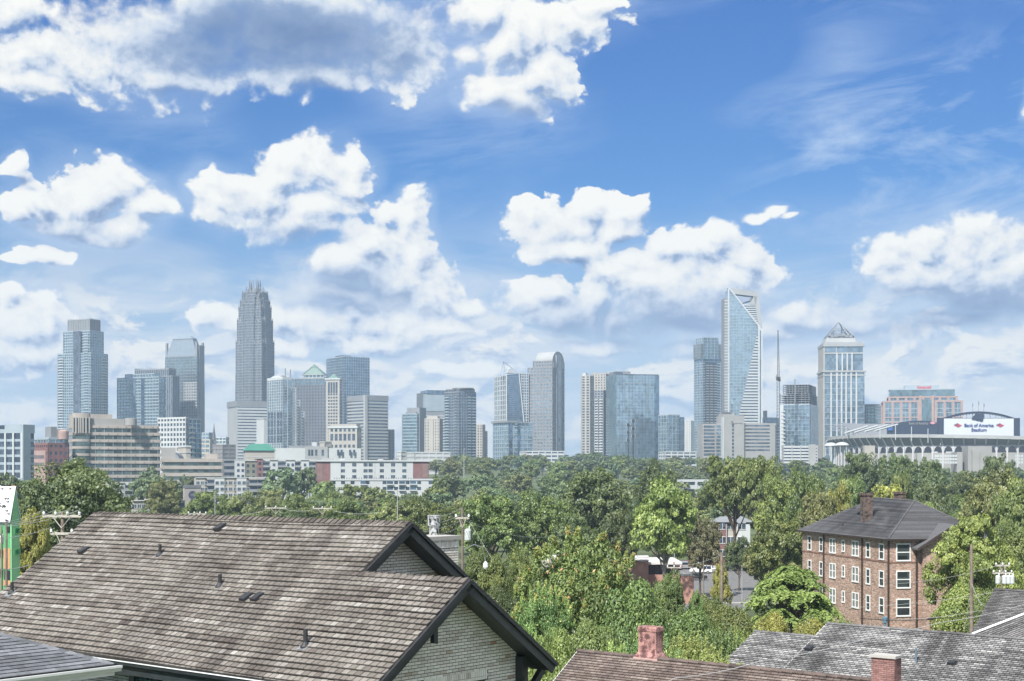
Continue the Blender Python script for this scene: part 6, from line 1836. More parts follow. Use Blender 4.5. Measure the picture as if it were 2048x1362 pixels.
    # two white canopies at the left foot
    for i, (x, y, r) in enumerate(((1662, 888, 13), (1684, 887, 14))):
        f = thing('domed_canopy', ('smaller left', 'larger right')[i] + ' white domed canopy at the left foot of the stadium', 'canopy', P(x, 900, 1100), group='white canopies by the stadium')
        m = MB(); c = P(x, y + 3, 1100); R_ = r / F * 1100; m.lathe(c, [(R_, -.3), (R_, 0), (R_ * .85, 1.0), (R_ * .5, 1.9), (.2, 2.3)], 20); m.build('dome', M['w_white'], f)
        m = MB()
        for k in range(6): a = k * math.pi / 3; m.tube([c + Vector((R_ * .85 * math.cos(a), R_ * .85 * math.sin(a), -8)), c + Vector((R_ * .85 * math.cos(a), R_ * .85 * math.sin(a), 0))], .25, 4)
        m.build('post', M['w_white'], f, kind='stuff')


M['navy'] = pm('dark_navy', (.035, .05, .085), .5, .1)
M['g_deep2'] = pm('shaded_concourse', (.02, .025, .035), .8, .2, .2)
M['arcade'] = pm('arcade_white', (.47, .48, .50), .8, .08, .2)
M['screen'] = pm('screen_white', (.56, .60, .66), .4, .02, .2)
stadium()


# ================================================================ brick apartment house on the right
def mk_bricktex():
    m = bpy.data.materials.new('house_brick'); m.use_nodes = True
    N = NT(m.node_tree); b = N.n['Principled BSDF']
    geo = N.new('ShaderNodeNewGeometry'); pos = geo.outputs['Position']
    x, y, z = N.sep(pos)
    along = N.m('ADD', N.m('MULTIPLY', y, .97), N.m('MULTIPLY', x, .97))
    br = N.new('ShaderNodeTexBrick')
    N.put(br, 'Vector', N.comb(along, z, 0.0)); br.inputs['Scale'].default_value = 1.0
    br.inputs['Brick Width'].default_value = .22; br.inputs['Row Height'].default_value = .075; br.inputs['Mortar Size'].default_value = .008
    br.inputs['Color1'].default_value = (.27, .16, .122, 1); br.inputs['Color2'].default_value = (.47, .32, .245, 1); br.inputs['Mortar'].default_value = (.42, .36, .31, 1)
    br.inputs['Bias'].default_value = -.1
    w = N.new('ShaderNodeTexWhiteNoise'); N.put(w, 'Vector', N.comb(N.m('FLOOR', N.m('DIVIDE', along, .22)), N.m('FLOOR', N.m('DIVIDE', z, .075)), 0.0))
    c = N.v('SCALE', br.outputs[0], sc=N.mr(w.outputs['Value'], 0, 1, .55, 1.35))
    big = N.noise(pos, .6, 4, .6, dim='3D')
    c = N.v('SCALE', c, sc=N.mr(big, .3, .7, .85, 1.15))
    N.l.new(c, b.inputs['Base Color']); b.inputs['Roughness'].default_value = .85
    return m




def apartment_house():
    D = 165.0; C = P(1781, 1078, D)
    ph = math.radians(12.1)
    u = Vector((math.cos(ph), math.sin(ph), 0)); w = Vector((-math.sin(ph), math.cos(ph), 0))
    s = Bld('brick_apartment_house', 'reddish brick apartment house with dark hip roof and white framed windows', 1605, 1781, 1900, D, phi=12.1, cat='apartment building', lu=12.5)
    M['hbrick'] = mk_bricktex()
    ze = C.z; zb = gz(165) - .5
    L = s.Lw; U = s.Lu
    body(s, 'wall', 'hbrick', zb, ze)
    s.box('string_course', 'brick_dark', -.05, U + .05, -.05, L + .05, ze - 2.75, ze - 2.6)
    # windows on the long left face (side w): measured columns
    z = s.z; b = s.b
    zr = [ze - 2.35, ze - 5.45, ze - 8.55]
    cols = [(b(1619.5), .85, 1), (b(1642.5), .8, 1), (b(1665.5), 1.5, 2), (b(1687), .55, 0), (b(1711), 1.55, 2), (b(1736.5), .85, 1), (b(1763.5), 1.0, 1)]
    o_, uu, ww = s.fr
    def win(side, c, zz, wd, ht, kind):
        fr = s.fr
        f = MB()
        def bx(mb, c0, c1, d0, d1, z0, z1):
            if side == 'w': mb.box(fr, -d1, -d0, c0, c1, z0, z1)
            else: mb.box(fr, c0, c1, -d1, -d0, z0, z1)
        e = .11
        for (x0, x1, y0, y1) in ((-wd / 2 - e, wd / 2 + e, -.16, 0), (-wd / 2 - e, wd / 2 + e, ht, ht + .14), (-wd / 2 - e, -wd / 2, 0, ht), (wd / 2, wd / 2 + e, 0, ht)): bx(f, c + x0, c + x1, -.1, .07 if y1 > 0 else .12, zz + y0, zz + y1)
        if kind == 2: bx(f, c - .1, c + .1, -.1, .06, zz, zz + ht)
        o = f.build('window', M['white_trim'], s.root)
        sh = MB(); bx(sh, c - wd / 2, c + wd / 2, -.06, .03, zz + ht * .47, zz + ht * .53)
        if kind == 2: bx(sh, c - wd * .27, c - wd * .24, -.06, .025, zz, zz + ht); bx(sh, c + wd * .24, c + wd * .27, -.06, .025, zz, zz + ht)
        sh.build('sash', M['white_trim'], o)
        p = MB(); bx(p, c - wd / 2, c + wd / 2, -.04, .012, zz, zz + ht); p.build('pane', M['pane'], o)
    M['pane'] = glass('apartment_pane', (.045, .055, .06), .06, (1.1, 1.1, .8), .7, .15)
    for zz in zr:
        for (c, wd, k) in cols:
            if k == 0: win('w', c, zz + .35, wd, 1.2, 1)
            else: win('w', c, zz, wd, 1.6, k)
    a = s.a
    for zz in (ze - 2.4, ze - 5.5, ze - 8.7): win('u', a(1806.5), zz, 1.55, 1.75, 1)
    for zz in (ze - 5.2, ze - 8.3): win('u', a(1880), zz, 1.2, 1.6, 1)
    # downpipes
    for x in (1649, 1726, 1779): 
        m = MB(); m.box(s.fr, -.22, -.06, b(x) - .07, b(x) + .07, zb, ze); m.build('downpipe', M['dk_gutter'], s.root)
    m = MB(); m.box(s.fr, a(1832) - .07, a(1832) + .07, -.22, -.06, zb, ze - .8); m.build('downpipe', M['dk_gutter'], s.root)
    # projecting gable wing on the right face
    xg = a(1826)
    wv = Vector((ww[0], ww[1], 0))
    def pt(aa, bb, zz): return Vector((o_[0] + uu[0] * aa + ww[0] * bb, o_[1] + uu[1] * aa + ww[1] * bb, zz))
    s.get('wing_wall', 'hbrick').prism([pt(xg + .9, -.7, zb), pt(7.0, -.7, zb), pt(7.0, -.7, ze + 1.25), pt(xg + .9, -.7, ze - .6)], wv * 1.7)
    for i in range(3):
        m = MB(); m.box(s.fr, U * .2 + i * 3.2, U * .2 + i * 3.2 + .6, -3.1, -2.5, zb, zb + 2.6); m.build('garden_pier', M['hbrick'], s.root)
    m = MB(); m.box(s.fr, U * .2, U * .2 + 6.9, -3.0, -2.6, zb, zb + .7); m.build('garden_wall', M['hbrick'], s.root)
    m = MB()
    for i in range(26): m.box(s.fr, U * .2 + .7 + i * .24, U * .2 + .73 + i * .24, -2.85, -2.8, zb + .7, zb + 2.4)
    m.build('railing', M['dark_metal'], s.root, kind='stuff')
    # roof: hip, ridge from (1748,999) to (1828,1001)
    e = .55
    def pt(aa, bb, zz): return Vector((o_[0] + uu[0] * aa + ww[0] * bb, o_[1] + uu[1] * aa + ww[1] * bb, zz))
    def on(px, py, dep): return P(px, py, dep)
    hgt = 5.0
    A1 = pt(-e, -e, ze); A2 = pt(-e, L + e, ze); A3 = pt(U + e, L + e, ze); A4 = pt(U + e, -e, ze)
    # ridge: choose depths so the near end is over the middle of the body
    r1 = pt(U * .47, U * .5, ze + hgt); r2 = pt(U * .47, L - U * .47, ze + hgt)
    k1 = P(1829, 1002, r1.y); r1 = Vector((k1.x, k1.y, k1.z))
    k2 = P(1748, 999, r2.y + 1); r2 = Vector((k2.x, k2.y, k1.z + .1))
    slate = shingle_mat('dark_slate', [(0, (.075, .076, .082)), (.5, (.115, .117, .125)), (1, (.17, .172, .18))], w, Vector((uu[0], uu[1], -.5)).normalized(), .5, (.05, .045, .045), .5, .3)
    M['slate'] = slate
    m = MB(); th = UP * -.2
    vs = [A1, A2, A3, A4, r1, r2]
    m.add(vs + [v + th for v in vs[:4]], [(0, 4, 5, 1), (1, 5, 2), (2, 5, 4, 3), (3, 4, 0), (0, 1, 7, 6), (1, 2, 8, 7), (2, 3, 9, 8), (3, 0, 6, 9), (6, 7, 8, 9)])
    ro = m.build('roof', slate, s.root)
    # shingle courses as low real steps on the two visible slopes
    def courses(p, q, rp, rq, n):
        c = MB(); nn = (q - p).cross(rp - p).normalized()
        if nn.z < 0: nn = -nn
        for i in range(n):
            t = i / n
            x0, x1 = p.lerp(rp, t), q.lerp(rq, t); y0, y1 = p.lerp(rp, t + .7 / n), q.lerp(rq, t + .7 / n)
            c.add([x0 + nn * .045, x1 + nn * .045, y1 + nn * .005, y0 + nn * .005, x0, x1], [(0, 1, 2, 3), (0, 4, 5, 1)], 0, random.random())
        c.build('shingle_course', slate, ro, kind='stuff')
    courses(A1, A2, r1, r2, 40); courses(A4, A1, r1 + (A4 - r1) * 0.001, r1, 34)
    for (p, q) in ((A1, r1), (A4, r1), (r1, r2)):
        m = MB(); m.tube([p + UP * .03, q + UP * .03], .11, 5); m.build('hip_cap', slate, ro)
    # eaves gutter and soffit
    for (p, q) in ((A1, A2), (A4, A1)):
        m = MB(); d = (q - p).normalized(); n2 = Vector((d.y, -d.x, 0));
        if n2.dot(C - pt(U / 2, L / 2, 0)) < 0: n2 = -n2
        m.prism([p, p + n2 * .14, p + n2 * .12 - UP * .16, p - UP * .2], q - p); m.build('gutter', M['dk_gutter'], ro)
    # side gable roof on the right
    g0 = pt(a(1826) - .2, -1.5, ze - 1.0); g1 = pt(a(1896), -1.5, ze + 1.7)
    m = MB(); m.prism([g0, g1, g1 + Vector((ww[0], ww[1], 0)) * 7, g0 + Vector((ww[0], ww[1], 0)) * 3.0], UP * -.22); m.build('side_gable_roof', slate, s.root)
    m = MB(); m.prism([g0 - Vector((ww[0], ww[1], 0)) * .05, g1 - Vector((ww[0], ww[1], 0)) * .05, g1 - UP * .35 - Vector((ww[0], ww[1], 0)) * .05, g0 - UP * .35 - Vector((ww[0], ww[1], 0)) * .05], Vector((ww[0], ww[1], 0)) * .05); m.build('bargeboard', M['dk_gutter'], s.root)
    # chimneys and dormer vent
    def chim(px0, px1, yt, yb, dep, dw):
        p = P(px0, yb, dep); q = P(px1, yt, dep); m = MB(); m.box(((p.x, p.y), uu, ww), 0, (q.x - p.x), 0, dw, p.z - 1, q.z - .3)
        o = m.build('chimney', M['sooty'], s.root); k = MB(); k.box(((p.x, p.y), uu, ww), -.12, (q.x - p.x) + .12, -.12, dw + .12, q.z - .3, q.z); k.build('chimney_cap', M['sooty'], o)
    M['sooty'] = pm('sooty_brick', (.13, .095, .08), .9, .5, 3.0, bump=.5, stain=((.02, .02, .02), 2.5, .5))
    chim(1729.5, 1747, 986, 1030, 176, 1.2); chim(1796, 1811, 983.5, 998, 186, 1.2)
    m = MB(); t0 = P(1713, 1017, 180); m.prism([t0, P(1729, 1003, 180), P(1729, 1017, 180)], (0.2, 1.5, 0)); m.build('dormer_vent', M['slate'], s.root)
    for (x, y) in ((1656.5 + 30, 1053), (1722.5, 1037), (1778, 1003), (1806, 1022), (1816, 1013)):
        pass
    for (x, y, dep) in ((1685, 1052, 177), (1724, 1031, 175.5), (1779, 1004, 181), (1806, 1020, 174)):
        m = MB(); m.tube([P(x, y, dep), P(x, y - 4, dep)], .1, 6); m.build('vent_pipe', M['dark_metal'], s.root)
    s.done()


M['brick_dark'] = pm('brick_course', (.22, .12, .09), .85, .2, 3)
M['dk_gutter'] = pm('dark_gutter', (.05, .035, .03), .5, .2)
apartment_house()

# ================================================================ trees
def leaf_mat(name, lo, mid, hi, tip=None, trans=0.34):
    m = bpy.data.materials.new(name); m.use_nodes = True
    N = NT(m.node_tree); N.n.remove(N.n['Principled BSDF'])
    out = [n for n in N.n if n.type == 'OUTPUT_MATERIAL'][0]
    a = N.new('ShaderNodeAttribute'); a.attribute_name = 'tone'
    oi = N.new('ShaderNodeObjectInfo')
    stops = [(0.0, lo), (0.45, mid), (0.85, hi)]
    if tip: stops += [(0.9, hi), (0.94, tip[0]), (1.0, tip[1])]
    c = N.ramp(a.outputs['Fac'], stops)
    hs = N.new('ShaderNodeHueSaturation')
    N.put(hs, 'Color', c); N.put(hs, 'Saturation', .86)
    N.put(hs, 'Hue', N.mr(oi.outputs['Random'], 0, 1, 0.472, 0.506)); N.put(hs, 'Value', N.mr(oi.outputs['Random'], 0, 1, 0.82, 1.2))
    d = N.new('ShaderNodeBsdfDiffuse'); t = N.new('ShaderNodeBsdfTranslucent'); g = N.new('ShaderNodeBsdfGlossy'); g.inputs['Roughness'].default_value = .45
    N.l.new(hs.outputs[0], d.inputs[0])
    tc_ = N.mix(0.5, hs.outputs[0], (0.30, 0.38, 0.05)); N.l.new(tc_, t.inputs[0])
    mx = N.new('ShaderNodeMixShader'); mx.inputs[0].default_value = trans
    N.l.new(d.outputs[0], mx.inputs[1]); N.l.new(t.outputs[0], mx.inputs[2])
    m2 = N.new('ShaderNodeMixShader'); m2.inputs[0].default_value = .03; g.inputs[0].default_value = (.8, .85, .9, 1)
    N.l.new(mx.outputs[0], m2.inputs[1]); N.l.new(g.outputs[0], m2.inputs[2])
    N.l.new(m2.outputs[0], out.inputs[0])
    return m


LM = {
 'green': leaf_mat('leaf_green', (0.078, 0.128, 0.034), (0.174, 0.253, 0.061), (0.337, 0.411, 0.093)),
 'dark': leaf_mat('leaf_dark', (0.055, 0.094, 0.036), (0.119, 0.184, 0.062), (0.245, 0.317, 0.098)),
 'bright': leaf_mat('leaf_bright', (0.107, 0.168, 0.034), (0.254, 0.347, 0.068), (0.489, 0.580, 0.111)),
 'blue': leaf_mat('leaf_bluegreen', (0.075, 0.126, 0.062), (0.155, 0.235, 0.106), (0.299, 0.388, 0.156)),
 'olive': leaf_mat('leaf_olive', (0.107, 0.133, 0.045), (0.235, 0.283, 0.086), (0.420, 0.469, 0.141)),
 'yellow': leaf_mat('leaf_yellow', (0.157, 0.175, 0.031), (0.330, 0.349, 0.060), (0.588, 0.569, 0.085)),
 'gold': leaf_mat('leaf_golden_tip', (0.069, 0.142, 0.039), (0.160, 0.286, 0.068), (0.322, 0.475, 0.106), tip=((0.603, 0.495, 0.094), (0.766, 0.430, 0.131)), trans=.25),
 'lime': leaf_mat('leaf_lime', (0.098, 0.165, 0.033), (0.205, 0.312, 0.061), (0.391, 0.520, 0.115)),
 'feather': leaf_mat('leaf_feather', (0.065, 0.138, 0.043), (0.138, 0.257, 0.071), (0.239, 0.394, 0.119)),
 'rust': leaf_mat('leaf_rusty', (0.088, 0.099, 0.048), (0.177, 0.166, 0.078), (0.309, 0.243, 0.111)),
}
M['bark'] = pm('bark', (.11, .085, .065), .95, .35, 2.0, bump=.5)
M['bark_pale'] = pm('pale_bark', (.24, .215, .18), .9, .3, 2.0, bump=.4)


def quads(C, Nrm, size, aspect, tone, rs, droop=0.0):
    n = len(C)
    r = rs.normal(size=(n, 3))
    X = np.cross(Nrm, r); X /= np.linalg.norm(X, axis=1)[:, None] + 1e-9
    if droop:
        X = X * (1 - droop) + np.array([0, 0, -droop]); X /= np.linalg.norm(X, axis=1)[:, None] + 1e-9
        Nrm = Nrm - X * (Nrm * X).sum(1)[:, None]; Nrm /= np.linalg.norm(Nrm, axis=1)[:, None] + 1e-9
    Y = np.cross(Nrm, X)
    s = (size * rs.uniform(.6, 1.3, n))[:, None]
    V = np.empty((n, 4, 3))
    V[:, 0] = C - X * s * aspect * .5; V[:, 1] = C - Y * s * .5 + X * s * .05; V[:, 2] = C + X * s * aspect * .5; V[:, 3] = C + Y * s * .5 + X * s * .05
    return V.reshape(-1, 3), tone


def mesh_np(name, V, tone, mats):
    nq = len(V) // 4
    me = bpy.data.meshes.new(name)
    me.vertices.add(len(V)); me.loops.add(nq * 4); me.polygons.add(nq)
    me.vertices.foreach_set('co', V.astype(np.float32).ravel())
    me.loops.foreach_set('vertex_index', np.arange(nq * 4, dtype=np.int32))
    me.polygons.foreach_set('loop_start', np.arange(0, nq * 4, 4, dtype=np.int32))
    me.polygons.foreach_set('loop_total', np.full(nq, 4, dtype=np.int32))
    me.materials.append(mats)
    at = me.attributes.new('tone', 'FLOAT', 'FACE'); at.data.foreach_set('value', np.clip(tone, 0, 1).astype(np.float32))
    me.update(); me.validate()
    return me


def unit(v): return v / (np.linalg.norm(v, axis=-1, keepdims=True) + 1e-9)


def crown(name, seed, style, nl, ncl, nleaf, leaf):
    """unit tree: width 1, height 1 (trunk base at 0). leaf size relative to width"""
    rs = np.random.RandomState(seed)
    Cs = []; Ns = []; Ts = []; lobes = []
    if style in ('round', 'open', 'cone', 'tall'):
        zc, rz, rx = {'round': (.58, .38, .37), 'open': (.64, .30, .40), 'cone': (.50, .50, .36), 'tall': (.58, .40, .34)}[style]
        for i in range(nl):
            g = (i + .5) / nl
            ph = i * 2.39996 + rs.uniform(-.4, .4); ct = 1 - (1.55 if style != 'cone' else 1.85) * g
            st_ = math.sqrt(max(0, 1 - ct * ct)); k = rs.uniform(.6, 1.0) if style != 'open' else rs.uniform(.55, 1.1)
            wid = 1.0
            c = np.array([st_ * math.cos(ph) * rx * k, st_ * math.sin(ph) * rx * k, zc + ct * rz * k * .9])
            if style == 'cone': f = np.clip((1.0 - c[2]) / .5, .15, 1); c[0] *= f * 1.25; c[1] *= f * 1.25
            r = rs.uniform(.13, .20) * (1.0 if style != 'open' else .82)
            if style == 'cone': r *= np.clip((1.02 - c[2]) / .5, .4, 1)
            lobes.append((c, r))
        if style != 'open': lobes.append((np.array([0, 0, zc]), .26))
        for (c, r) in lobes:
            lt = rs.uniform(-.15, .15)
            d = unit(rs.normal(size=(ncl, 3))); d[:, 2] = np.abs(d[:, 2]) * .9 - .25; d = unit(d)
            cc = c + d * r * rs.uniform(.6, 1.05, (ncl, 1)) * np.array([1, 1, .85])
            for j in range(ncl):
                cr = r * rs.uniform(.26, .42)
                e = unit(rs.normal(size=(nleaf, 3))) * (rs.uniform(.35, 1.0, (nleaf, 1)) ** .5)
                p = cc[j] + e * cr * np.array([1, 1, .7])
                Cs.append(p); nn = unit(e * .5 + d[j] * .5 + rs.normal(size=(nleaf, 3)) * .45 + np.array([0, 0, .35])); Ns.append(nn)
                Ts.append(np.clip(.42 + lt + rs.uniform(-.14, .14) + rs.normal(size=nleaf) * .14, 0, .85))
    elif style == 'tuft':
        for i in range(nl):
            g = (i + .5) / nl; ph = i * 2.39996 + rs.uniform(-.3, .3); ct = 1 - 1.9 * g; st_ = math.sqrt(max(0, 1 - ct * ct)); k = rs.uniform(.7, 1.0)
            c = np.array([st_ * math.cos(ph) * .38 * k, st_ * math.sin(ph) * .38 * k, .48 + ct * .40 * k]); r = rs.uniform(.09, .15); e_flat = .8; lobes.append((c, r)); lt = rs.uniform(-.15, .15)
            m = ncl * nleaf; e = unit(rs.normal(size=(m, 3))) * (rs.uniform(.3, 1, (m, 1)) ** .5) * (1 + .35 * np.sin(7 * rs.rand() + np.arange(m) % 9))[:, None] * .85
            Cs.append(c + e * r * np.array([1.1, 1.1, min(1.0, .30 / .5)])); Ns.append(unit(e + rs.normal(size=(m, 3)) * .6 + np.array([0, 0, .3])))
            tp = np.clip(.40 + lt + rs.normal(size=m) * .16, 0, .87); hot = (rs.uniform(0, 1, m) < (.10 if rs.rand() < .4 else .02)) & (e[:, 2] > 0); Ts.append(np.where(hot, rs.uniform(.9, 1, m), tp))
        for i in range(int(nl * .8)):
            ph = rs.uniform(0, 6.28); ct = rs.uniform(-.1, 1); st_ = math.sqrt(1 - ct * ct); hgt = rs.uniform(.05, .11); w = rs.uniform(.02, .036); m = ncl * nleaf // 3
            c = np.array([st_ * math.cos(ph) * .47, st_ * math.sin(ph) * .47, .50 + ct * .44 - hgt * .35]); f = rs.uniform(0, 1, m) ** .9; ang = rs.uniform(0, 6.28, m); rad = w * (1.1 - f) ** .7 * rs.uniform(.3, 1.2, m)
            Cs.append(np.stack([c[0] + rad * np.cos(ang) + .02 * f * math.cos(ph), c[1] + rad * np.sin(ang) + .02 * f * math.sin(ph), c[2] + hgt * f], 1)); Ns.append(unit(rs.normal(size=(m, 3)) + np.array([0, 0, .4])))
            Ts.append(np.where((f > .45) & (rs.uniform(0, 1, m) < .35 * rs.rand() + .04), rs.uniform(.88, 1, m), np.clip(.5 + .3 * f + rs.normal(size=m) * .1, 0, .87)))
    elif style == 'spire':
        n = nl
        for i in range(n):
            g = (i + .5) / n; ph = i * 2.39996; rr = math.sqrt(g) * .46
            zt = 1.0 - .52 * (rr / .46) ** 1.7 + rs.uniform(-.10, .06)
            c = np.array([rr * math.cos(ph), rr * math.sin(ph), 0]); hgt = rs.uniform(.14, .24); w = rs.uniform(.03, .055)
            lobes.append((np.array([c[0], c[1], zt - hgt]), w))
            m = ncl * nleaf
            f = rs.uniform(0, 1, m) ** .8                       # 1 at the tip
            ang = rs.uniform(0, 2 * math.pi, m); rad = w * (1.05 - f) ** .6 * rs.uniform(.5, 1.1, m)
            p = np.stack([c[0] + rad * np.cos(ang), c[1] + rad * np.sin(ang), zt - hgt * (1 - f)], 1)
            Cs.append(p); Ns.append(unit(np.stack([np.cos(ang), np.sin(ang), np.full(m, .5)], 1) + rs.normal(size=(m, 3)) * .4))
            tp = .35 + .5 * f * rs.uniform(.4, 1.1, m) + rs.uniform(-.12, .12, m)
            hot = (f > .5) & (rs.uniform(0, 1, m) < .42 * rs.rand() ** 1.2); tp = np.where(hot, rs.uniform(.88, 1, m), np.minimum(tp, .85)); Ts.append(tp)
        for i in range(int(nl * 1.1)):   # body of leafy lumps below
            d = unit(rs.normal(size=3)); d[2] = -abs(d[2]) * .4
            c = np.array([d[0] * .42, d[1] * .42, .45 + rs.uniform(-.33, .22)]); r = rs.uniform(.07, .13); m = ncl * nleaf
            e = unit(rs.normal(size=(m, 3))) * rs.uniform(.5, 1, (m, 1)) ** .5
            Cs.append(c + e * r); Ns.append(unit(e + rs.normal(size=(m, 3)) * .5 + np.array([0, 0, .3]))); Ts.append(np.clip(.4 + rs.uniform(-.15, .15) + rs.normal(size=m) * .15, 0, .88))
    elif style == 'layer':
        for i in range(nl):
            g = (i + .5) / nl; ph = i * 2.39996; rr = math.sqrt(g) * .40
            z = .95 - .50 * (rr / .40) ** 2 + rs.uniform(-.10, .03)
            c = np.array([rr * math.cos(ph), rr * math.sin(ph), z]); r = rs.uniform(.10, .17); lobes.append((c - np.array([0, 0, .04]), r))
            lt = rs.uniform(-.12, .12)
            for j in range(ncl):                        # fronds arching from the lump's centre
                a = 2 * math.pi * j / ncl + rs.uniform(-.3, .3); L = r * rs.uniform(.7, 1.25); m = nleaf
                f = rs.uniform(.1, 1, m); side = rs.uniform(-1, 1, m) * .022
                p = np.stack([c[0] + np.cos(a) * L * f - np.sin(a) * side, c[1] + np.sin(a) * L * f + np.cos(a) * side, c[2] + .06 * f - .13 * f ** 2 + rs.uniform(-.02, .02) + np.abs(side) * -.4], 1)
                Cs.append(p); Ns.append(unit(np.array([np.cos(a) * .4, np.sin(a) * .4, 1]) + rs.normal(size=(m, 3)) * .3)); Ts.append(np.clip(.45 + lt + rs.normal(size=m) * .13 + .12 * f, 0, .85))
    elif style == 'shoot':
        for i in range(nl):
            x, y = rs.uniform(-.48, .48, 2); H = .60 + .25 * math.cos(x * 3) * math.cos(y * 3) + rs.uniform(-.12, .08)
            lean = rs.uniform(-.2, .2, 2); m = ncl * nleaf
            f = rs.uniform(0, 1, m); ang = rs.uniform(0, 2 * math.pi, m); rad = .06 * (1.15 - f)
            p = np.stack([x + lean[0] * f + rad * np.cos(ang), y + lean[1] * f + rad * np.sin(ang), H * (.35 + .65 * f)], 1)
            Cs.append(p); Ns.append(unit(np.stack([np.cos(ang) * .5, np.sin(ang) * .5, np.full(m, .8)], 1) + rs.normal(size=(m, 3)) * .4)); Ts.append(np.clip(.28 + .45 * f + rs.uniform(-.15, .15) + rs.normal(size=m) * .1, 0, .85))
    elif style == 'bush':
        for i in range(nl):
            d = unit(rs.normal(size=3)); d[2] = abs(d[2]) * 1.1 - .1
            c = np.array([d[0] * .32, d[1] * .32, .42 + d[2] * .36]); r = rs.uniform(.11, .19); lobes.append((c, r)); lt = rs.uniform(-.15, .15); m = ncl * nleaf
            e = unit(rs.normal(size=(m, 3))); bump_ = 1 + .25 * np.sin(e[:, 0] * 9 + i) * np.sin(e[:, 1] * 8) * np.sin(e[:, 2] * 9)
            Cs.append(c + e * r * (bump_ * rs.uniform(.65, 1.08, m) ** .5)[:, None]); Ns.append(unit(e + rs.normal(size=(m, 3)) * .5 + np.array([0, 0, .3]))); Ts.append(np.clip(.42 + lt + rs.normal(size=m) * .16, 0, .85))
    C = np.concatenate(Cs); Nn = np.concatenate(Ns); T = np.concatenate(Ts)
    V, T = quads(C, Nn, leaf, {'spire': 2.6, 'tuft': 2.3, 'layer': 2.4, 'shoot': 2.0}.get(style, 1.5), T, rs, droop={'spire': .45, 'tuft': .12, 'layer': .12}.get(style, 0))
    me = mesh_np(name, V, T, LM['green'])
    tr = MB(); rr = random.Random(seed)
    if style not in ('shoot',):
        th = .022
        top = .62 if style != 'bush' else .3
        tr.tube([(0, 0, 0), (rr.uniform(-.01, .01), rr.uniform(-.01, .01), .2), (rr.uniform(-.02, .02), rr.uniform(-.02, .02), .42), (rr.uniform(-.02, .02), 0, top), (0, 0, top + .2)], [th * 1.25, th, th * .8, th * .55, th * .2], 7)
        for (c, r) in lobes[:26]:
            h0 = rr.uniform(.22, .5) if style != 'bush' else .1
            mid = Vector((c[0] * .45, c[1] * .45, h0 + (c[2] - h0) * .42))
            tr.tube([(0, 0, h0), mid, Vector(c)], [th * .5, th * .34, th * .1], 5, cap=False)
    tm = tr.mesh(name + '_wood', M['bark']) if tr.f else None
    return me, tm


PROTO = {}
def proto(style, lod, k):
    key = (style, lod, k)
    if key not in PROTO:
        n = {'round': (15, 15), 'open': (17, 13), 'cone': (20, 13), 'tall': (18, 14)}
        if style in n: nl, nc = n[style]; lv = {'near': (nl + 8, nc + 6, 95, .0145), 'mid': (nl + 3, nc + 1, 62, .021), 'far': (nl - 1, 10, 34, .038)}[lod]
        elif style == 'tuft': lv = {'near': (52, 14, 52, .0115), 'mid': (40, 10, 26, .018), 'far': (30, 8, 16, .03)}[lod]
        elif style == 'spire': lv = {'near': (72, 10, 52, .0125), 'mid': (40, 8, 20, .032), 'far': (30, 6, 16, .04)}[lod]
        elif style == 'layer': lv = {'near': (46, 13, 60, .015), 'mid': (40, 10, 30, .024), 'far': (30, 8, 20, .03)}[lod]
        elif style == 'shoot': lv = {'near': (150, 10, 16, .021), 'mid': (110, 7, 12, .034), 'far': (90, 6, 10, .04)}[lod]
        elif style == 'bush': lv = {'near': (22, 24, 60, .018), 'mid': (16, 18, 34, .03), 'far': (12, 12, 22, .045)}[lod]
        PROTO[key] = crown('crown', hash_seed(style, lod, k), style, *lv)
    return PROTO[key]


def hash_seed(*a):
    h = 7
    for ch in str(a): h = (h * 31 + ord(ch)) % 99991
    return h


TREES = []
trng = random.Random(77)
def tree(px, yt, wpx, D, style, col, label, group=None, lod=None, k=None, name=None, base=None, cat='tree', wmul=1.0, pale=False):
    zt = ZC + (HOR - yt) / F * D; zb = gz(D) if base is None else ZC + (HOR - base) / F * D
    h = max(zt - zb, 2.0); w = wpx / F * D * wmul
    lod = lod or ('near' if D < 175 else 'mid' if D < 520 else 'far')
    k = trng.randrange({'near': 2, 'mid': 3, 'far': 4}[lod]) if k is None else k
    me, tm = proto(style, lod, k)
    x = (px - 1024) / F * D
    nm = name or {'bush': 'bush', 'shoot': 'shrub'}.get(style, 'tree')
    r = thing(nm, label, cat, (x, D, zb), group, rz=trng.uniform(0, 6.28))
    r.scale = (w, w * trng.uniform(.9, 1.1), h)
    c = bpy.data.objects.new('crown' if nm == 'tree' else 'foliage', me); COL.objects.link(c); c.parent = r
    c.material_slots[0].link = 'OBJECT'; c.material_slots[0].material = LM[col]
    if tm:
        t = bpy.data.objects.new('trunk' if nm == 'tree' else 'stem', tm); COL.objects.link(t); t.parent = r
        if pale: t.material_slots[0].link = 'OBJECT'; t.material_slots[0].material = M['bark_pale']
    TREES.append((px, yt, wpx, D, r))
    return r


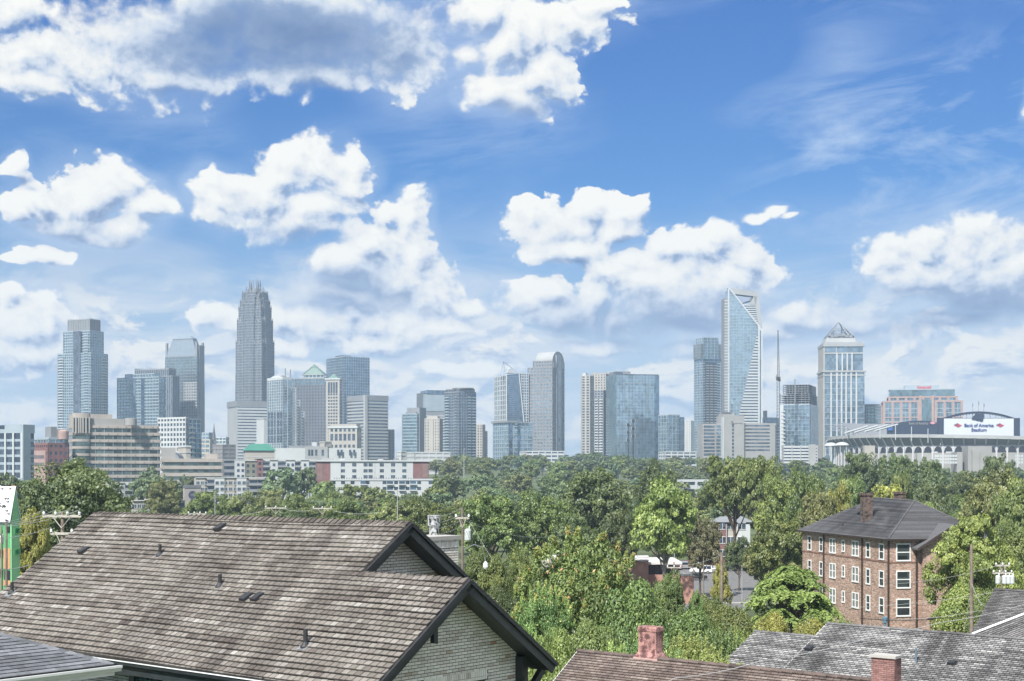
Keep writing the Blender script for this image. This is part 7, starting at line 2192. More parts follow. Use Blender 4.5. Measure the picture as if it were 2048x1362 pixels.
# ---- trees one can tell apart, left to right
T = tree
T(140, 919, 285, 190, 'round', 'dark', 'big dark green maple at the left, above the near roof and crossarm pole', lod='near', k=0)
T(225, 985, 95, 205, 'round', 'green', 'smaller green tree leaning out right of the big dark maple', lod='near')
T(58, 1015, 95, 150, 'round', 'yellow', 'yellow-green tree beside the green sheathed building', lod='near')
T(14, 940, 95, 520, 'round', 'blue', 'bluish tree at the left edge below the pale pier office')
T(58, 950, 70, 560, 'round', 'blue', 'bluish tree between the pier office and the big dark maple')
T(296, 934, 72, 600, 'tall', 'blue', 'dark bluish tree in front of the tan head office')
T(338, 948, 66, 580, 'round', 'blue', 'dark tree right of the dark bluish one, before the tan head office')
T(328, 957, 88, 470, 'round', 'olive', 'yellowish green round tree left of the round sign block')
T(376, 948, 60, 720, 'round', 'blue', 'dark tree at the foot of the low office wing')
T(408, 978, 100, 400, 'round', 'green', 'green tree below the striped apartments left part')
T(480, 985, 84, 410, 'round', 'olive', 'olive tree below the striped apartments right part')
T(565, 928, 78, 660, 'round', 'blue', 'dark bluish tree before the white and brown apartments, left of a pair')
T(608, 930, 60, 670, 'round', 'blue', 'dark bluish tree before the white and brown apartments, right of a pair')
T(650, 955, 66, 600, 'round', 'green', 'green tree below the left dark red end wall')
T(590, 988, 92, 380, 'round', 'green', 'round pale green tree above the near roof ridge, left of centre')
T(540, 978, 80, 430, 'round', 'olive', 'olive green tree with yellow tint right of the striped apartments')
T(705, 962, 84, 560, 'round', 'green', 'green tree under the left part of the parapet apartments')
T(648, 985, 90, 480, 'round', 'green', 'mid green tree below the green one at the dark red wall')
T(760, 970, 80, 540, 'round', 'green', 'green tree under the middle of the parapet apartments')
T(690, 1000, 90, 400, 'round', 'olive', 'yellow tinted tree over the near roof ridge, under the parapet apartments')
T(820, 985, 90, 480, 'round', 'blue', 'dark tree under the right end of the parapet apartments')
T(872, 965, 78, 560, 'round', 'green', 'green tree just right of the parapet apartments')
T(860, 998, 120, 290, 'round', 'green', 'broad green tree behind the near chimney')
T(795, 1012, 90, 330, 'round', 'green', 'green tree behind the thin pale light pole')
T(985, 983, 165, 262, 'round', 'green', 'broad bright-topped green tree behind the utility pole with transformer', k=0)
T(1082, 984, 130, 270, 'round', 'green', 'full round green tree right of the broad bright-topped one', k=1)
T(1192, 930, 178, 300, 'tall', 'dark', 'tall dark green tree in the centre of the tree belt', k=2)
T(1312, 923, 98, 350, 'round', 'dark', 'dark tree crown rising behind the light green trunked tree')
T(1328, 952, 165, 235, 'tall', 'bright', 'light green tree with a bare pale trunk beside the car park', pale=True, k=0)
T(1400, 1028, 88, 255, 'round', 'rust', 'small brownish tree left of the dark brown flats')
T(1240, 1010, 90, 250, 'round', 'dark', 'dark shaded tree between the tall dark one and the light green one')
T(1150, 1030, 110, 240, 'round', 'dark', 'dark shaded tree behind the golden-tipped tree')
T(1470, 897, 140, 330, 'open', 'green', 'big open-branched tree in front of the beige hospital', k=0)
T(1520, 905, 110, 322, 'open', 'green', 'right half of the open-branched pair before the beige hospital', k=1)
T(1560, 950, 100, 290, 'round', 'bright', 'light green tree below the parking deck')
T(1612, 937, 98, 280, 'round', 'green', 'round green tree left of the brick apartment house roof', k=1)
T(1634, 975, 110, 235, 'round', 'olive', 'olive tree touching the left of the dark hip roof')
T(1560, 1040, 120, 215, 'round', 'green', 'green tree at the left end of the brick apartment house')
T(1530, 1075, 90, 225, 'round', 'olive', 'pale olive bushy tree right of the dark brown flats')
T(1478, 1075, 60, 270, 'round', 'dark', 'dark small tree in front of the dark brown flats')
T(1450, 1000, 80, 380, 'round', 'blue', 'dark tree above the dark brown flats')
T(1722, 905, 110, 440, 'round', 'dark', 'dark oak at the left end of the stadium front')
T(1790, 903, 110, 445, 'round', 'dark', 'dark oak below the arcade arches, middle of three')
T(1852, 912, 110, 435, 'round', 'dark', 'dark oak below the glazed stadium entrance')
T(1700, 944, 96, 300, 'round', 'green', 'rounded green tree behind the sooty chimney, left one')
T(1798, 937, 66, 310, 'round', 'green', 'rounded small green tree behind the sooty chimneys, middle one')
T(1860, 957, 90, 290, 'round', 'dark', 'rounded dark tree right of the brick house ridge')
T(1676, 966, 70, 262, 'round', 'yellow', 'yellow tree peeping left of the sooty chimney')
T(1772, 970, 130, 250, 'round', 'yellow', 'bright yellow-green tree directly behind the dark hip roof ridge')
T(1850, 1005, 90, 235, 'round', 'lime', 'lime green tree at the right shoulder of the hip roof')
T(1935, 930, 90, 400, 'open', 'dark', 'loose dark tree right of the stadium entrance')
T(1985, 905, 90, 420, 'round', 'dark', 'dark tree under the video board')
T(1990, 940, 130, 230, 'round', 'olive', 'tall olive green tree near the right edge above the yellow-green one', k=1)
T(2045, 950, 120, 205, 'round', 'green', 'green tree cut by the right edge', k=2)
T(1938, 1000, 70, 260, 'round', 'green', 'green tree behind the yellow-green one beside the brick house')
T(1950, 985, 178, 138, 'cone', 'bright', 'yellow-green pointed tree right of the brick apartment house', lod='near', k=0)
T(2030, 1040, 120, 165, 'round', 'green', 'green tree behind the transformer pole', lod='near')
T(2010, 1120, 70, 150, 'round', 'dark', 'dark shaded tree beneath the transformer pole')
T(975, 1092, 115, 118, 'round', 'green', 'bushy green tree right of the brick chimney', lod='near', k=1)
T(1040, 1096, 90, 124, 'round', 'green', 'second bushy green tree, next to the low white roofs', lod='near', k=0)
T(1000, 1150, 130, 108, 'bush', 'dark', 'dark green bush under the bushy green trees', lod='near')
T(1165, 1052, 280, 96, 'tuft', 'gold', 'large golden-tipped tree with upright leafy spires', lod='near', k=0)
T(1262, 1128, 160, 92, 'bush', 'gold', 'lower golden-tipped tree joined to the right of the large one', lod='near', k=1)
T(1085, 1160, 140, 90, 'tuft', 'gold', 'yellow-green drooping tree at the left foot of the golden-tipped tree', lod='near', k=1)
T(1335, 1140, 80, 110, 'tall', 'gold', 'slim spiky tree in front of the car park, left one', lod='near', k=1)
T(1392, 1152, 52, 112, 'cone', 'gold', 'slim spiky tree in front of the car park, right one', lod='near', k=0)
T(1375, 1200, 130, 104, 'bush', 'gold', 'low bronze-tipped bushes before the car park', lod='near')
T(1468, 1192, 110, 112, 'bush', 'green', 'green bush between the tall brown pole and the feathery tree', lod='near', k=1)
T(1418, 1176, 70, 140, 'bush', 'green', 'small green bush at the near kerb of the car park', lod='near', k=0)
T(1300, 1165, 70, 130, 'bush', 'bright', 'bright bush hiding the foot of the low brick shop', lod='near', k=1)
T(1442, 1122, 48, 170, 'tall', 'yellow', 'thin yellow sapling beside the tall brown pole', lod='mid')
T(1112, 1226, 122, 72, 'bush', 'lime', 'round bright green bush right of the gable bracket', lod='near', k=0)
T(1010, 1290, 90, 70, 'bush', 'green', 'green bush below the gable gutter pipe', lod='near', k=1)
T(1190, 1215, 130, 84, 'bush', 'green', 'dense green bush under the golden-tipped tree', lod='near', k=1)
T(1585, 1122, 215, 122, 'layer', 'lime', 'feathery spreading tree with layered bright fronds before the brick house', lod='near', k=0)
T(1545, 1205, 100, 104, 'bush', 'yellow', 'yellow leaved shrub below the feathery tree', lod='near', k=0)
T(1620, 1218, 90, 102, 'bush', 'yellow', 'yellow and green shrub at the left grey ridge step', lod='near', k=1)
T(1685, 1222, 90, 102, 'bush', 'lime', 'bright lime shrub behind the grey roof peak', lod='near', k=0)
T(1925, 1150, 120, 132, 'bush', 'bright', 'yellow-green leafy bush at the foot of the pointed tree beside the brick house', lod='near', k=0)
T(1985, 1160, 110, 128, 'bush', 'green', 'green bush between the wooden pole and the hipped roof', lod='near', k=1)
for i, (x, y, w, D, c) in enumerate(((1225, 1262, 100, 82, 'lime'), (1300, 1240, 110, 86, 'feather'), (1375, 1238, 120, 88, 'lime'), (1445, 1226, 110, 92, 'feather'), (1495, 1232, 90, 94, 'lime'), (1410, 1275, 120, 80, 'lime'), (1335, 1280, 110, 78, 'lime'), (1190, 1290, 80, 76, 'feather'))):
    T(x, y, w, D, 'shoot', c, ('leafy shoots directly left of the pink stucco chimney', 'leafy shoots above and behind the pink stucco chimney', 'tall leafy shoots in the middle of the thicket', 'pale leafy shoots below the car park', 'leafy shoots meeting the yellow shrub', 'leafy shoots touching the grey roof edge', 'leafy shoots directly right of the pink stucco chimney', 'leafy shoots over the left end of the brown roof')[i], group='thicket of leafy shoots', lod='near', cat='shrub')

# ---- the wood between town and houses: filled row by row, kept below the line the photo shows
PX = [-200, 0, 60, 100, 250, 270, 380, 480, 560, 640, 700, 855, 872, 900, 960, 1000, 1050, 1120, 1200, 1240, 1300, 1400, 1430, 1560, 1640, 1700, 1900, 2048, 2250]
PY = [958, 958, 975, 1005, 1012, 1024, 1018, 998, 996, 992, 990, 984, 912, 904, 910, 908, 906, 902, 899, 906, 912, 908, 912, 918, 914, 932, 930, 925, 925]
LAND = [(60, 'pale pier office'), (150, 'big dark maple'), (230, 'tan head office'), (330, 'low office wing'), (420, 'striped apartments'), (520, 'green roofed hall'), (600, 'brown apartments'), (700, 'red-ended block'), (800, 'parapet apartments'),
        (850, 'cream hotel'), (920, 'blue condominium'), (965, 'small cream tower'), (1020, 'spired blue tower'), (1090, 'barrel top tower'), (1145, 'gap between towers'), (1190, 'cream towers'), (1265, 'big blue glass tower'), (1340, 'mirrored block'), (1380, 'pale far block'),
        (1425, 'balcony glass tower'), (1485, 'slanted skyscraper'), (1555, 'tower crane'), (1600, 'parking deck'), (1680, 'wire pyramid tower'), (1750, 'stadium left end'), (1850, 'stadium arches'), (1960, 'video board'), (2040, 'right picture edge')]
frng = random.Random(21)
fill = []
for D, hh, wm in ((345, 15, 13), (400, 16, 13), (470, 16, 14), (550, 17, 14), (640, 17, 15), (740, 18, 16), (850, 18, 17), (970, 19, 18), (1090, 19, 19), (1210, 20, 20), (1330, 20, 21), (1480, 21, 24), (1650, 22, 27)):
    halfw = 1024 / F * D * 1.06
    x = -halfw + frng.uniform(0, wm)
    while x < halfw:
        px = 1024 + F * x / D
        yy = D + frng.uniform(-.07, .07) * D
        top_allowed = float(np.interp(px, PX, PY)) + frng.uniform(0, 9)
        h = hh * frng.uniform(.75, 1.15)
        zt = gz(yy) + h; yt = HOR - (zt - ZC) / yy * F
        ok = True
        if yt < top_allowed:
            yt = top_allowed; h = ZC + (HOR - yt) / F * yy - gz(yy)
            if h < 6: ok = False
        # leave the car park and the sites of buildings clear
        if 1215 < px < 1500 and D < 380: ok = False
        if 130 < px < 450 and 780 < yy < 870: ok = False
        if 350 < px < 545 and 690 < yy < 730: ok = False
        if 620 < px < 870 and (670 < yy < 700 or 770 < yy < 815): ok = False
        if -10 < px < 75 and 740 < yy < 800: ok = False
        if 1400 < px < 1500 and 360 < yy < 400: ok = False
        if px > 1650 and 1025 < yy < 1290: ok = False
        if 480 < px < 560 and 930 < yy < 980: ok = False
        if ok: fill.append((px, yt, wm * frng.uniform(.85, 1.25) / yy * F, yy, D))
        x += wm * frng.uniform(.75, 1.3)
cnt = {}
names_ = []
for (px, yt, w, yy, D) in sorted(fill, key=lambda q: (q[4], q[0])):
    lm = min(LAND, key=lambda q: abs(q[0] - px))[1]
    row = 'near' if D < 450 else 'middle' if D < 800 else 'far' if D < 1250 else 'farthest'
    cnt.setdefault((row, lm), []).append((px, yt, w, yy, D))
ORD = ['leftmost', 'second', 'third', 'fourth', 'fifth', 'sixth', 'seventh', 'eighth', 'ninth', 'tenth', 'eleventh', 'twelfth', 'thirteenth', 'fourteenth', 'fifteenth', 'sixteenth', 'seventeenth', 'eighteenth', 'nineteenth', 'twentieth']
for (row, lm), L in cnt.items():
    L.sort()
    for i, (px, yt, w, yy, D) in enumerate(L):
        col = frng.choice(['green', 'dark', 'blue', 'green', 'olive', 'blue'] if D < 800 else ['blue', 'green', 'dark', 'blue', 'green', 'olive'])
        cw = {'green': 'green', 'dark': 'dark green', 'blue': 'bluish green', 'olive': 'olive'}[col]
        pos = ORD[min(i, 19)] + (' from left' if i else '')
        lab = f'{cw} tree, {pos} in the {row} row below the {lm}'
        tree(px, yt, w, yy, frng.choice(['round', 'round', 'tall', 'open'] if D < 800 else ['round', 'round', 'tall']), col, lab, group=f'trees in the {row} row of the wood')
print('trees', len(TREES))

# ================================================================ car park, low brick shop, poles and wires
def lot():
    def gp(px, D, dz=.012): return Vector(((px - 1024) / F * D, D, gz(D) + dz))
    rows = [215, 235, 250, 270, 300, 330, 352]
    mb = MB(); vs = []
    for D in rows: vs += [gp(1205, D, .05), gp(1330, D, .05), gp(1420, D, .05), gp(1515, D, .05)]
    mb.add(vs, [(i * 4 + j, i * 4 + j + 1, i * 4 + 5 + j, i * 4 + 4 + j) for i in range(len(rows) - 1) for j in range(3)])
    mb.build('car_park', M['asphalt'], kind='structure')
    mk = MB()
    for (D0, D1, x0, x1, n) in ((241, 246, 25, 48, 9), (318, 323, 38, 62, 9)):
        for i in range(n):
            x = x0 + (x1 - x0) * i / (n - 1); mk.add([(x, D0, gz(D0) + .09), (x + .12, D0, gz(D0) + .09), (x + .12, D1, gz(D1) + .09), (x, D1, gz(D1) + .09)], [(0, 1, 2, 3)])
    mk.build('parking_markings', M['white'], kind='structure')
    kb = MB()
    for D0 in (238,): kb.box(((24, D0), (1, 0), (0, 1)), 0, 26, 0, .3, gz(D0) - .2, gz(D0) + .2)
    kb.build('kerb', M['concrete'], kind='structure')
    # low brick shop with white roof and two white roof units
    s = Bld('low_brick_shop', 'low brick shop with flat white roof, dark front and two white roof units', 1245, 1297, 1300, 262, phi=85)
    z = s.z; U = s.Lu; L = s.Lw
    s.done()
    root = s.root
    def blk(nm, x0, x1, y0, D, dep, mat, bot=None):
        p = P(x0, y0, D); q = P(x1, y0, D); m = MB(); m.box(((p.x, D), (1, 0), (0, 1)), 0, q.x - p.x, 0, dep, gz(D) - .3 if bot is None else P(0, bot, D).z, p.z); return m.build(nm, M[mat] if isinstance(mat, str) else mat, root)
    rb = pm('shop_brick', (.38, .215, .17), .85, .15, 1.5, tone=0, bump=.2)
    blk('wall', 1215, 1297, 1121.5, 258, 12, rb); blk('coping', 1213, 1298, 1119.5, 257.7, 12.6, 'white', 1121.7)
    blk('roof_slab', 1296, 1364, 1124, 262, 14, 'white', 1129); blk('shop_front', 1298, 1358, 1129.2, 264, 10, 'w_maroon', 1152); blk('brick_base', 1296, 1362, 1150, 261, 1.0, rb)
    for i in range(6): blk('panel', 1300 + i * 9.5, 1308.5 + i * 9.5, 1132, 263.8, .1, 'w_dark', 1149)
    for (x0, x1, y0) in ((1250, 1270.5, 1107), (1276, 1297.5, 1112)):
        p = P((x0 + x1) / 2, y0 + 8.5, 259.5); r_ = (x1 - x0) / 2 / F * 259.5
        m = MB()
        def fr4(zz, k): return [(p.x - r_ * k, p.y - r_ * k + r_, zz), (p.x + r_ * k, p.y - r_ * k + r_, zz), (p.x + r_ * k, p.y + r_ * k + r_, zz), (p.x - r_ * k, p.y + r_ * k + r_, zz)]
        rings = fr4(p.z - .1, .82) + fr4(p.z + .35, .88) + fr4(p.z + .55, 1.0) + fr4(p.z + .75, 1.0)
        m.add(rings, [(k * 4 + j, k * 4 + (j + 1) % 4, k * 4 + 4 + (j + 1) % 4, k * 4 + 4 + j) for k in range(3) for j in range(4)] + [(12, 13, 14, 15)]); m.build('roof_unit', M['white'], root)
    b = Bld('brick_pillar_wall', 'free-standing brick wall end with sandstone coping right of the shop', 1360, 1388, 1392, 240, phi=85)
    p = P(1362, 1152, 236); m = MB(); m.box(((p.x, 236), (1, 0), (0, 1)), 0, 2.1, 0, 2.2, gz(236) - .2, p.z); m.build('wall', rb, b.root)
    m = MB(); m.box(((p.x - .06, 235.94), (1, 0), (0, 1)), 0, 2.22, 0, 2.32, p.z, p.z + .14); m.build('coping', M['w_cream'], b.root)
    # further low white roofs glimpsed left of the golden tree
    q = Bld('low_white_roofs', 'low cream building with white roof units glimpsed left of the golden-tipped tree', 1075, 1080, 1150, 250, lw=10)
    q.box('wall', 'w_cream', 0, q.Lu, 0, 10, q.zb, q.z(1122)); q.box('roof_unit', 'white', .2, 1.6, 1, 3, q.z(1122), q.z(1106)); q.box('roof_unit', 'white', 2.2, 5.0, 1, 3, q.z(1122), q.z(1112)); q.done()
    # dark red board fence
    f = thing('board_fence', 'dark red board fence at the far end of the car park', 'fence', (P(1380, 1125, 350).x, 350, gz(350)))
    x0, x1 = P(1325, 0, 350).x, P(1438, 0, 350).x; n = 44
    for i in range(n):
        a = x0 + (x1 - x0) * i / n; yy = 352 - i * .25; t = 1128 - 17 * min(1, i / n * 1.4)
        m = MB(); m.box(((a, yy), (1, 0), (0, 1)), .01, (x1 - x0) / n - .02, 0, .05, gz(350) - .2, ZC + (HOR - t) / F * 350); m.build('board', M['fence_red'], f)
    # dark brown and cream flats
    s = Bld('brown_cream_flats', 'three-storey flats with dark brown stair tower and cream bays beyond the car park', 1424, 1428, 1500, 372, lw=14)
    z = s.z; U = s.Lu; a = s.a
    s.box('wall', 'w_cream', 0, a(1438), .2, 14, s.zb, z(1046)); s.box('wall_base', 'w_maroon', -.05, a(1438), .1, 1, s.zb, z(1094)); s.box('stair_tower', 'w_maroon', a(1438), a(1452.5), -.6, 12, s.zb, z(1043)); s.box('wall', 'w_cream', a(1453), U, 0, 14, s.zb, z(1046)); s.box('bay', 'w_white', a(1474), U, -.8, 3, s.zb + 3, z(1048)); s.box('wall_base', 'brownstone', a(1453), U, -.15, 1, s.zb, z(1100))
    pyramid(s, 'roof', 'w_grey', -1.0, U + 1, -1, 15, z(1044), z(1034), top=.5)
    for yy in (1058, 1086, 1112):
        for (x, w_) in ((1430.5, 1.0), (1445, 1.3), (1461.5, 1.4), (1483, 1.9)):
            m = MB(); off = -.62 if x == 1445 else -.02; off = -.85 if x == 1483 else off
            m.box(s.fr, a(x) - w_ / 2, a(x) + w_ / 2, off - .08, off + .05, z(yy), z(yy) + 1.6); o = m.build('window', M['g_deep'], s.root)
            t = MB(); 
            for (u0, u1, v0, v1) in ((-w_ / 2 - .1, w_ / 2 + .1, 1.6, 1.7), (-w_ / 2 - .1, w_ / 2 + .1, -.1, 0), (-.04, .04, 0, 1.6)): t.box(s.fr, a(x) + u0, a(x) + u1, off - .14, off, z(yy) + v0, z(yy) + v1)
            t.build('frame', M['white_trim'], o)
    for x in (1437.6, 1452.8): s.box('downpipe', 'w_white', a(x) - .06, a(x) + .06, -.8, -.6, s.zb, z(1048))
    s.done()


M['fence_red'] = pm('red_fence_board', (.15, .055, .045), .85, .25, 1.0)
lot()


def vehicle(label, px, D, heading, paint, kind='car', pz=None):
    """car with body, cabin glass, wheels, lamps; local x forward"""
    L, W, H = (4.6, 1.8, 1.45) if kind == 'car' else (5.0, 1.95, 1.8)
    x = (px - 1024) / F * D
    root = thing('parked_car', label, 'car', (x, D, gz(D) + .06), rz=heading)
    def add(nm, mb, mat, par=None):
        me = mb.mesh(nm, mat); o = bpy.data.objects.new(nm, me); COL.objects.link(o); o.parent = par or root; return o
    if kind == 'car': prof = [(-2.3, .35), (-2.3, .80), (-2.2, .92), (-1.6, .98), (-1.05, 1.42), (.35, 1.45), (1.05, 1.0), (1.95, .88), (2.28, .70), (2.3, .35)]
    else: prof = [(-2.5, .4), (-2.5, 1.1), (-2.4, 1.75), (.5, 1.82), (1.2, 1.15), (2.2, 1.02), (2.48, .8), (2.5, .4)]
    b = MB(); n = len(prof); ws = [W / 2 * (1 if z < 1.0 else .84 - .0 * z) for _, z in prof]
    vs = [(px_, -w, z) for (px_, z), w in zip(prof, ws)] + [(px_, w, z) for (px_, z), w in zip(prof, ws)]
    b.add(vs, [tuple(range(n))[::-1], tuple(range(n, 2 * n))] + [(i, (i + 1) % n, (i + 1) % n + n, i + n) for i in range(n)])
    add('body', b, paint)
    g = MB(); zt = 1.38 if kind == 'car' else 1.7
    if kind == 'car':
        for s_ in (-1, 1): g.add([(-1.45, s_ * (W / 2 * .9 + .0), 1.0), (.95, s_ * (W / 2 * .9), 1.0), (.35, s_ * (W / 2 * .85), 1.38), (-1.0, s_ * (W / 2 * .85), 1.38)], [(0, 1, 2, 3) if s_ < 0 else (3, 2, 1, 0)])
        g.add([(1.02, -.7, 1.03), (1.02, .7, 1.03), (.42, .66, 1.42), (.42, -.66, 1.42)], [(0, 1, 2, 3)]); g.add([(-1.62, -.7, 1.0), (-1.62, .7, 1.0), (-1.1, .66, 1.42), (-1.1, -.66, 1.42)], [(3, 2, 1, 0)])
        for v in range(len(g.v)): g.v[v] = (g.v[v][0] * 1.012, g.v[v][1] * 1.03, g.v[v][2] + .01)
    else:
        for s_ in (-1, 1):
            for (a0, a1) in ((-2.2, -1.3), (-1.2, -.3), (-.2, .75)): g.add([(a0, s_ * (W / 2 + .012), 1.1), (a1, s_ * (W / 2 + .012), 1.1), (a1 - (.3 if a1 > .5 else 0), s_ * (W / 2 * .86 + .0), 1.66), (a0, s_ * (W / 2 * .86), 1.66)], [(0, 1, 2, 3)])
        g.add([(1.2, -.8, 1.2), (1.2, .8, 1.2), (.6, .74, 1.76), (.6, -.74, 1.76)], [(0, 1, 2, 3)]); g.add([(-2.52, -.8, 1.1), (-2.52, .8, 1.1), (-2.43, .7, 1.62), (-2.43, -.7, 1.62)], [(3, 2, 1, 0)])
    add('glass', g, M['car_glass'])
    for cxx in (-L * .31, L * .31):
        for s_ in (-1, 1):
            wv = MB(); wv.tube([(cxx, s_ * (W / 2 - .22), .33), (cxx, s_ * (W / 2 + .02), .33)], .33, 14); o = add('wheel', wv, M['rubber'])
            rv = MB(); rv.tube([(cxx, s_ * (W / 2 + .0), .33), (cxx, s_ * (W / 2 + .035), .33)], .2, 10); add('rim', rv, M['steel'], o)
    for s_ in (-1, 1):
        h = MB(); h.abox((L / 2 - .03, s_ * (W / 2 - .3), .68), (.05, .22, .08)); add('headlight', h, M['porcelain'])
        h = MB(); h.abox((-L / 2 + .02, s_ * (W / 2 - .25), .78), (.05, .2, .09)); add('tail_light', h, M['tail'])
    return root


M['car_glass'] = pm('car_glass', (.02, .025, .03), .08, .1, spec=.8)
M['tail'] = pm('tail_lamp', (.4, .02, .02), .3, .1)
pw = pm('white_car_paint', (.62, .62, .62), .25, .02, spec=.6); pg = pm('silver_car_paint', (.45, .47, .48), .3, .02, metal=.5); pk = pm('dark_car_paint', (.03, .032, .036), .2, .02); pbl = pm('blue_car_paint', (.04, .10, .28), .25, .02)
vehicle('white car parked nearest the tall brown pole, facing away right', 1452, 258, math.radians(60), pw, 'car')
vehicle('white van-like car under the roof rack frame by the red fence', 1402, 322, math.radians(170), pw, 'van')
vehicle('dark car parked in front of the white van-like car', 1392, 300, math.radians(175), pk, 'car')
vehicle('silver car parked right of the white van-like car', 1424, 326, math.radians(170), pg, 'car')
vehicle('dark low car beside the brown flats', 1470, 330, math.radians(175), pk, 'car')
vehicle('red car in the far row of the car park by the fence', 1352, 335, math.radians(92), pm('red_car_paint', (.22, .03, .03), .25, .02), 'car')
vehicle('silver van in the far row of the car park by the fence', 1368, 338, math.radians(92), pg, 'van')
vehicle('blue car half hidden behind the slim spiky tree', 1308, 238, math.radians(10), pbl, 'car')
vehicle('white car half hidden behind the slim spiky tree', 1332, 226, math.radians(8), pw, 'car')


def insul(mb, p, s=1.0): mb.lathe(p, [(.05 * s, 0), (.09 * s, .04 * s), (.05 * s, .08 * s), (.10 * s, .12 * s), (.05 * s, .17 * s), (.07 * s, .22 * s)], 8)


def upole(label, px, ytop, D, r=.13, arms=(), mat='wood_pole', extra=None, grp=None):
    zt = P(px, ytop, D).z; x = (px - 1024) / F * D
    t = thing('utility_pole', label, 'utility pole', (x, D, gz(D)), grp)
    m = MB(); m.tube([(x, D, gz(D)), (x, D, zt)], [r * 1.0, r * .68], 10); m.build('pole', M[mat], t)
    tips = []
    for (dy, hw, n, ang) in arms:
        z = ZC + (HOR - dy) / F * D; u = Vector((math.cos(ang), math.sin(ang), 0)); c = Vector((x, D - .15, z))
        m = MB(); m.prism([c - u * hw - UP * .06, c + u * hw - UP * .06, c + u * hw + UP * .06, c - u * hw + UP * .06], (0, .1, 0)); ar = m.build('crossarm', M['arm'], t)
        m = MB(); m.tube([c + u * hw * .5, c - UP * .6], .025, 4); m.tube([c - u * hw * .5, c - UP * .6], .025, 4); m.build('brace', M['arm'], ar, kind='stuff')
        for i in range(n):
            q = c + u * (hw * .92) * (2 * i / (n - 1) - 1) + UP * .06; mi = MB(); insul(mi, q, .85); mi.build('insulator', M['porcelain'], ar); tips.append(q + UP * .25)
    if extra: extra(t, Vector((x, D, zt)))
    return t, tips


def transformer(t, p, s=1.0):
    m = MB(); m.lathe(p, [(.22 * s, 0), (.25 * s, .05), (.25 * s, .75 * s), (.2 * s, .85 * s), (.08, .9 * s)], 14); o = m.build('transformer', M['xfmr'], t)
    m = MB(); m.tube([p + Vector((.08, 0, .85 * s)), p + Vector((.1, 0, 1.1 * s))], .04, 6); m.build('bushing', M['porcelain'], o)


def wire(label, pts, sag=.6, r=.012, grp='overhead wires', mat='wire'):
    path = []
    for a, b in zip(pts[:-1], pts[1:]):
        a, b = Vector(a), Vector(b)
        for i in range(15):
            f = i / 14; q = a.lerp(b, f); q.z -= sag * 4 * f * (1 - f); path.append(q)
    m = MB(); m.tube(path, r * .8, 4, cap=False); loc = tuple(path[0])
    m.build('overhead_wire', M[mat], None, label=label, cat='wire', group=grp, loc=loc)


M['arm'] = pm('weathered_crossarm', (.42, .40, .36), .85, .2, 3)
M['xfmr'] = pm('transformer_grey', (.50, .53, .54), .45, .15, 3, stain=((.15, .15, .15), 4, .62))
# left: double crossarm pole before the dark maple
tA, tipA = upole('pole with two white-knobbed crossarms before the big dark maple', 125, 1024, 72, .12, ((1032, 1.05, 4, math.radians(-12)), (1067, .62, 2, math.radians(-14))))
# left edge brown pole by the green building
tB, tipB = upole('thin brown pole in front of the green sheathed building, with a small grey box', 13, 1045, 96, .10, (), 'brown_pole' if 'brown_pole' in M else 'wood_pole', extra=lambda t, p: transformer(t, p + Vector((-.35, 0, -1.4)), .6))
tB2, _ = upole('darker thin pole right at the left picture edge', 3, 1052, 94, .08, ())
# chimney pole with lamp
def lampx(t, p):
    transformer(t, p + Vector((.32, 0, -2.0)), .8)
    m = MB(); q = p - UP * 2.6; m.tube([q, q + Vector((.7, 0, .35)), q + Vector((1.2, 0, .2)), q + Vector((1.4, 0, -.7))], .03, 5); o = m.build('lamp_arm', M['steel'], t)
    m = MB(); m.lathe(q + Vector((1.4, 0, -1.1)), [(.12, 0), (.16, .1), (.14, .3), (.05, .42)], 10); m.build('street_lamp_head', M['porcelain'], o)
tC, tipC = upole('grey utility pole with transformer and street lamp right of the near chimney', 925, 1015, 88, .10, ((1036, .42, 2, 0.0),), extra=lampx)
# far crossarm poles above the ridge
upole('small crossarm pole above the near ridge, left one', 552, 1012, 150, .10, ((1016, 1.1, 3, .1),), grp='small poles above the ridge')
upole('small crossarm pole above the near ridge, right one', 645, 1012, 150, .10, ((1017, 1.0, 3, 0),), grp='small poles above the ridge')
upole('small knobbed pole top at the ridge under the striped apartments', 395, 1024, 140, .1, ((1028, .9, 4, 0),), grp='small poles above the ridge')
def thin_light(label, px, yt, D, r=.1, head=True):
    x = (px - 1024) / F * D; zt = P(px, yt, D).z; t = thing('light_pole', label, 'light pole', (x, D, gz(D)))
    m = MB(); m.tube([(x, D, gz(D)), (x, D, zt)], [r, r * .6], 8); m.build('pole', M['w_pale'], t)
    if head: m = MB(); m.abox((x + .25, D, zt), (.35, .15, .06)); m.build('lamp_head', M['w_white'], t)
thin_light('thin white light pole rising from the trees below the parapet apartments', 795, 980, 300, .14)
thin_light('very thin white pole below the striped apartments', 430, 985, 260, .10, False)
thin_light('pale light pole in front of the blue condominium', 928, 897, 900, .28)
thin_light('lamp post in the car park beside the shop', 1349, 1102, 300, .1)
thin_light('lamp post at the right side of the car park', 1484, 1132, 250, .08)
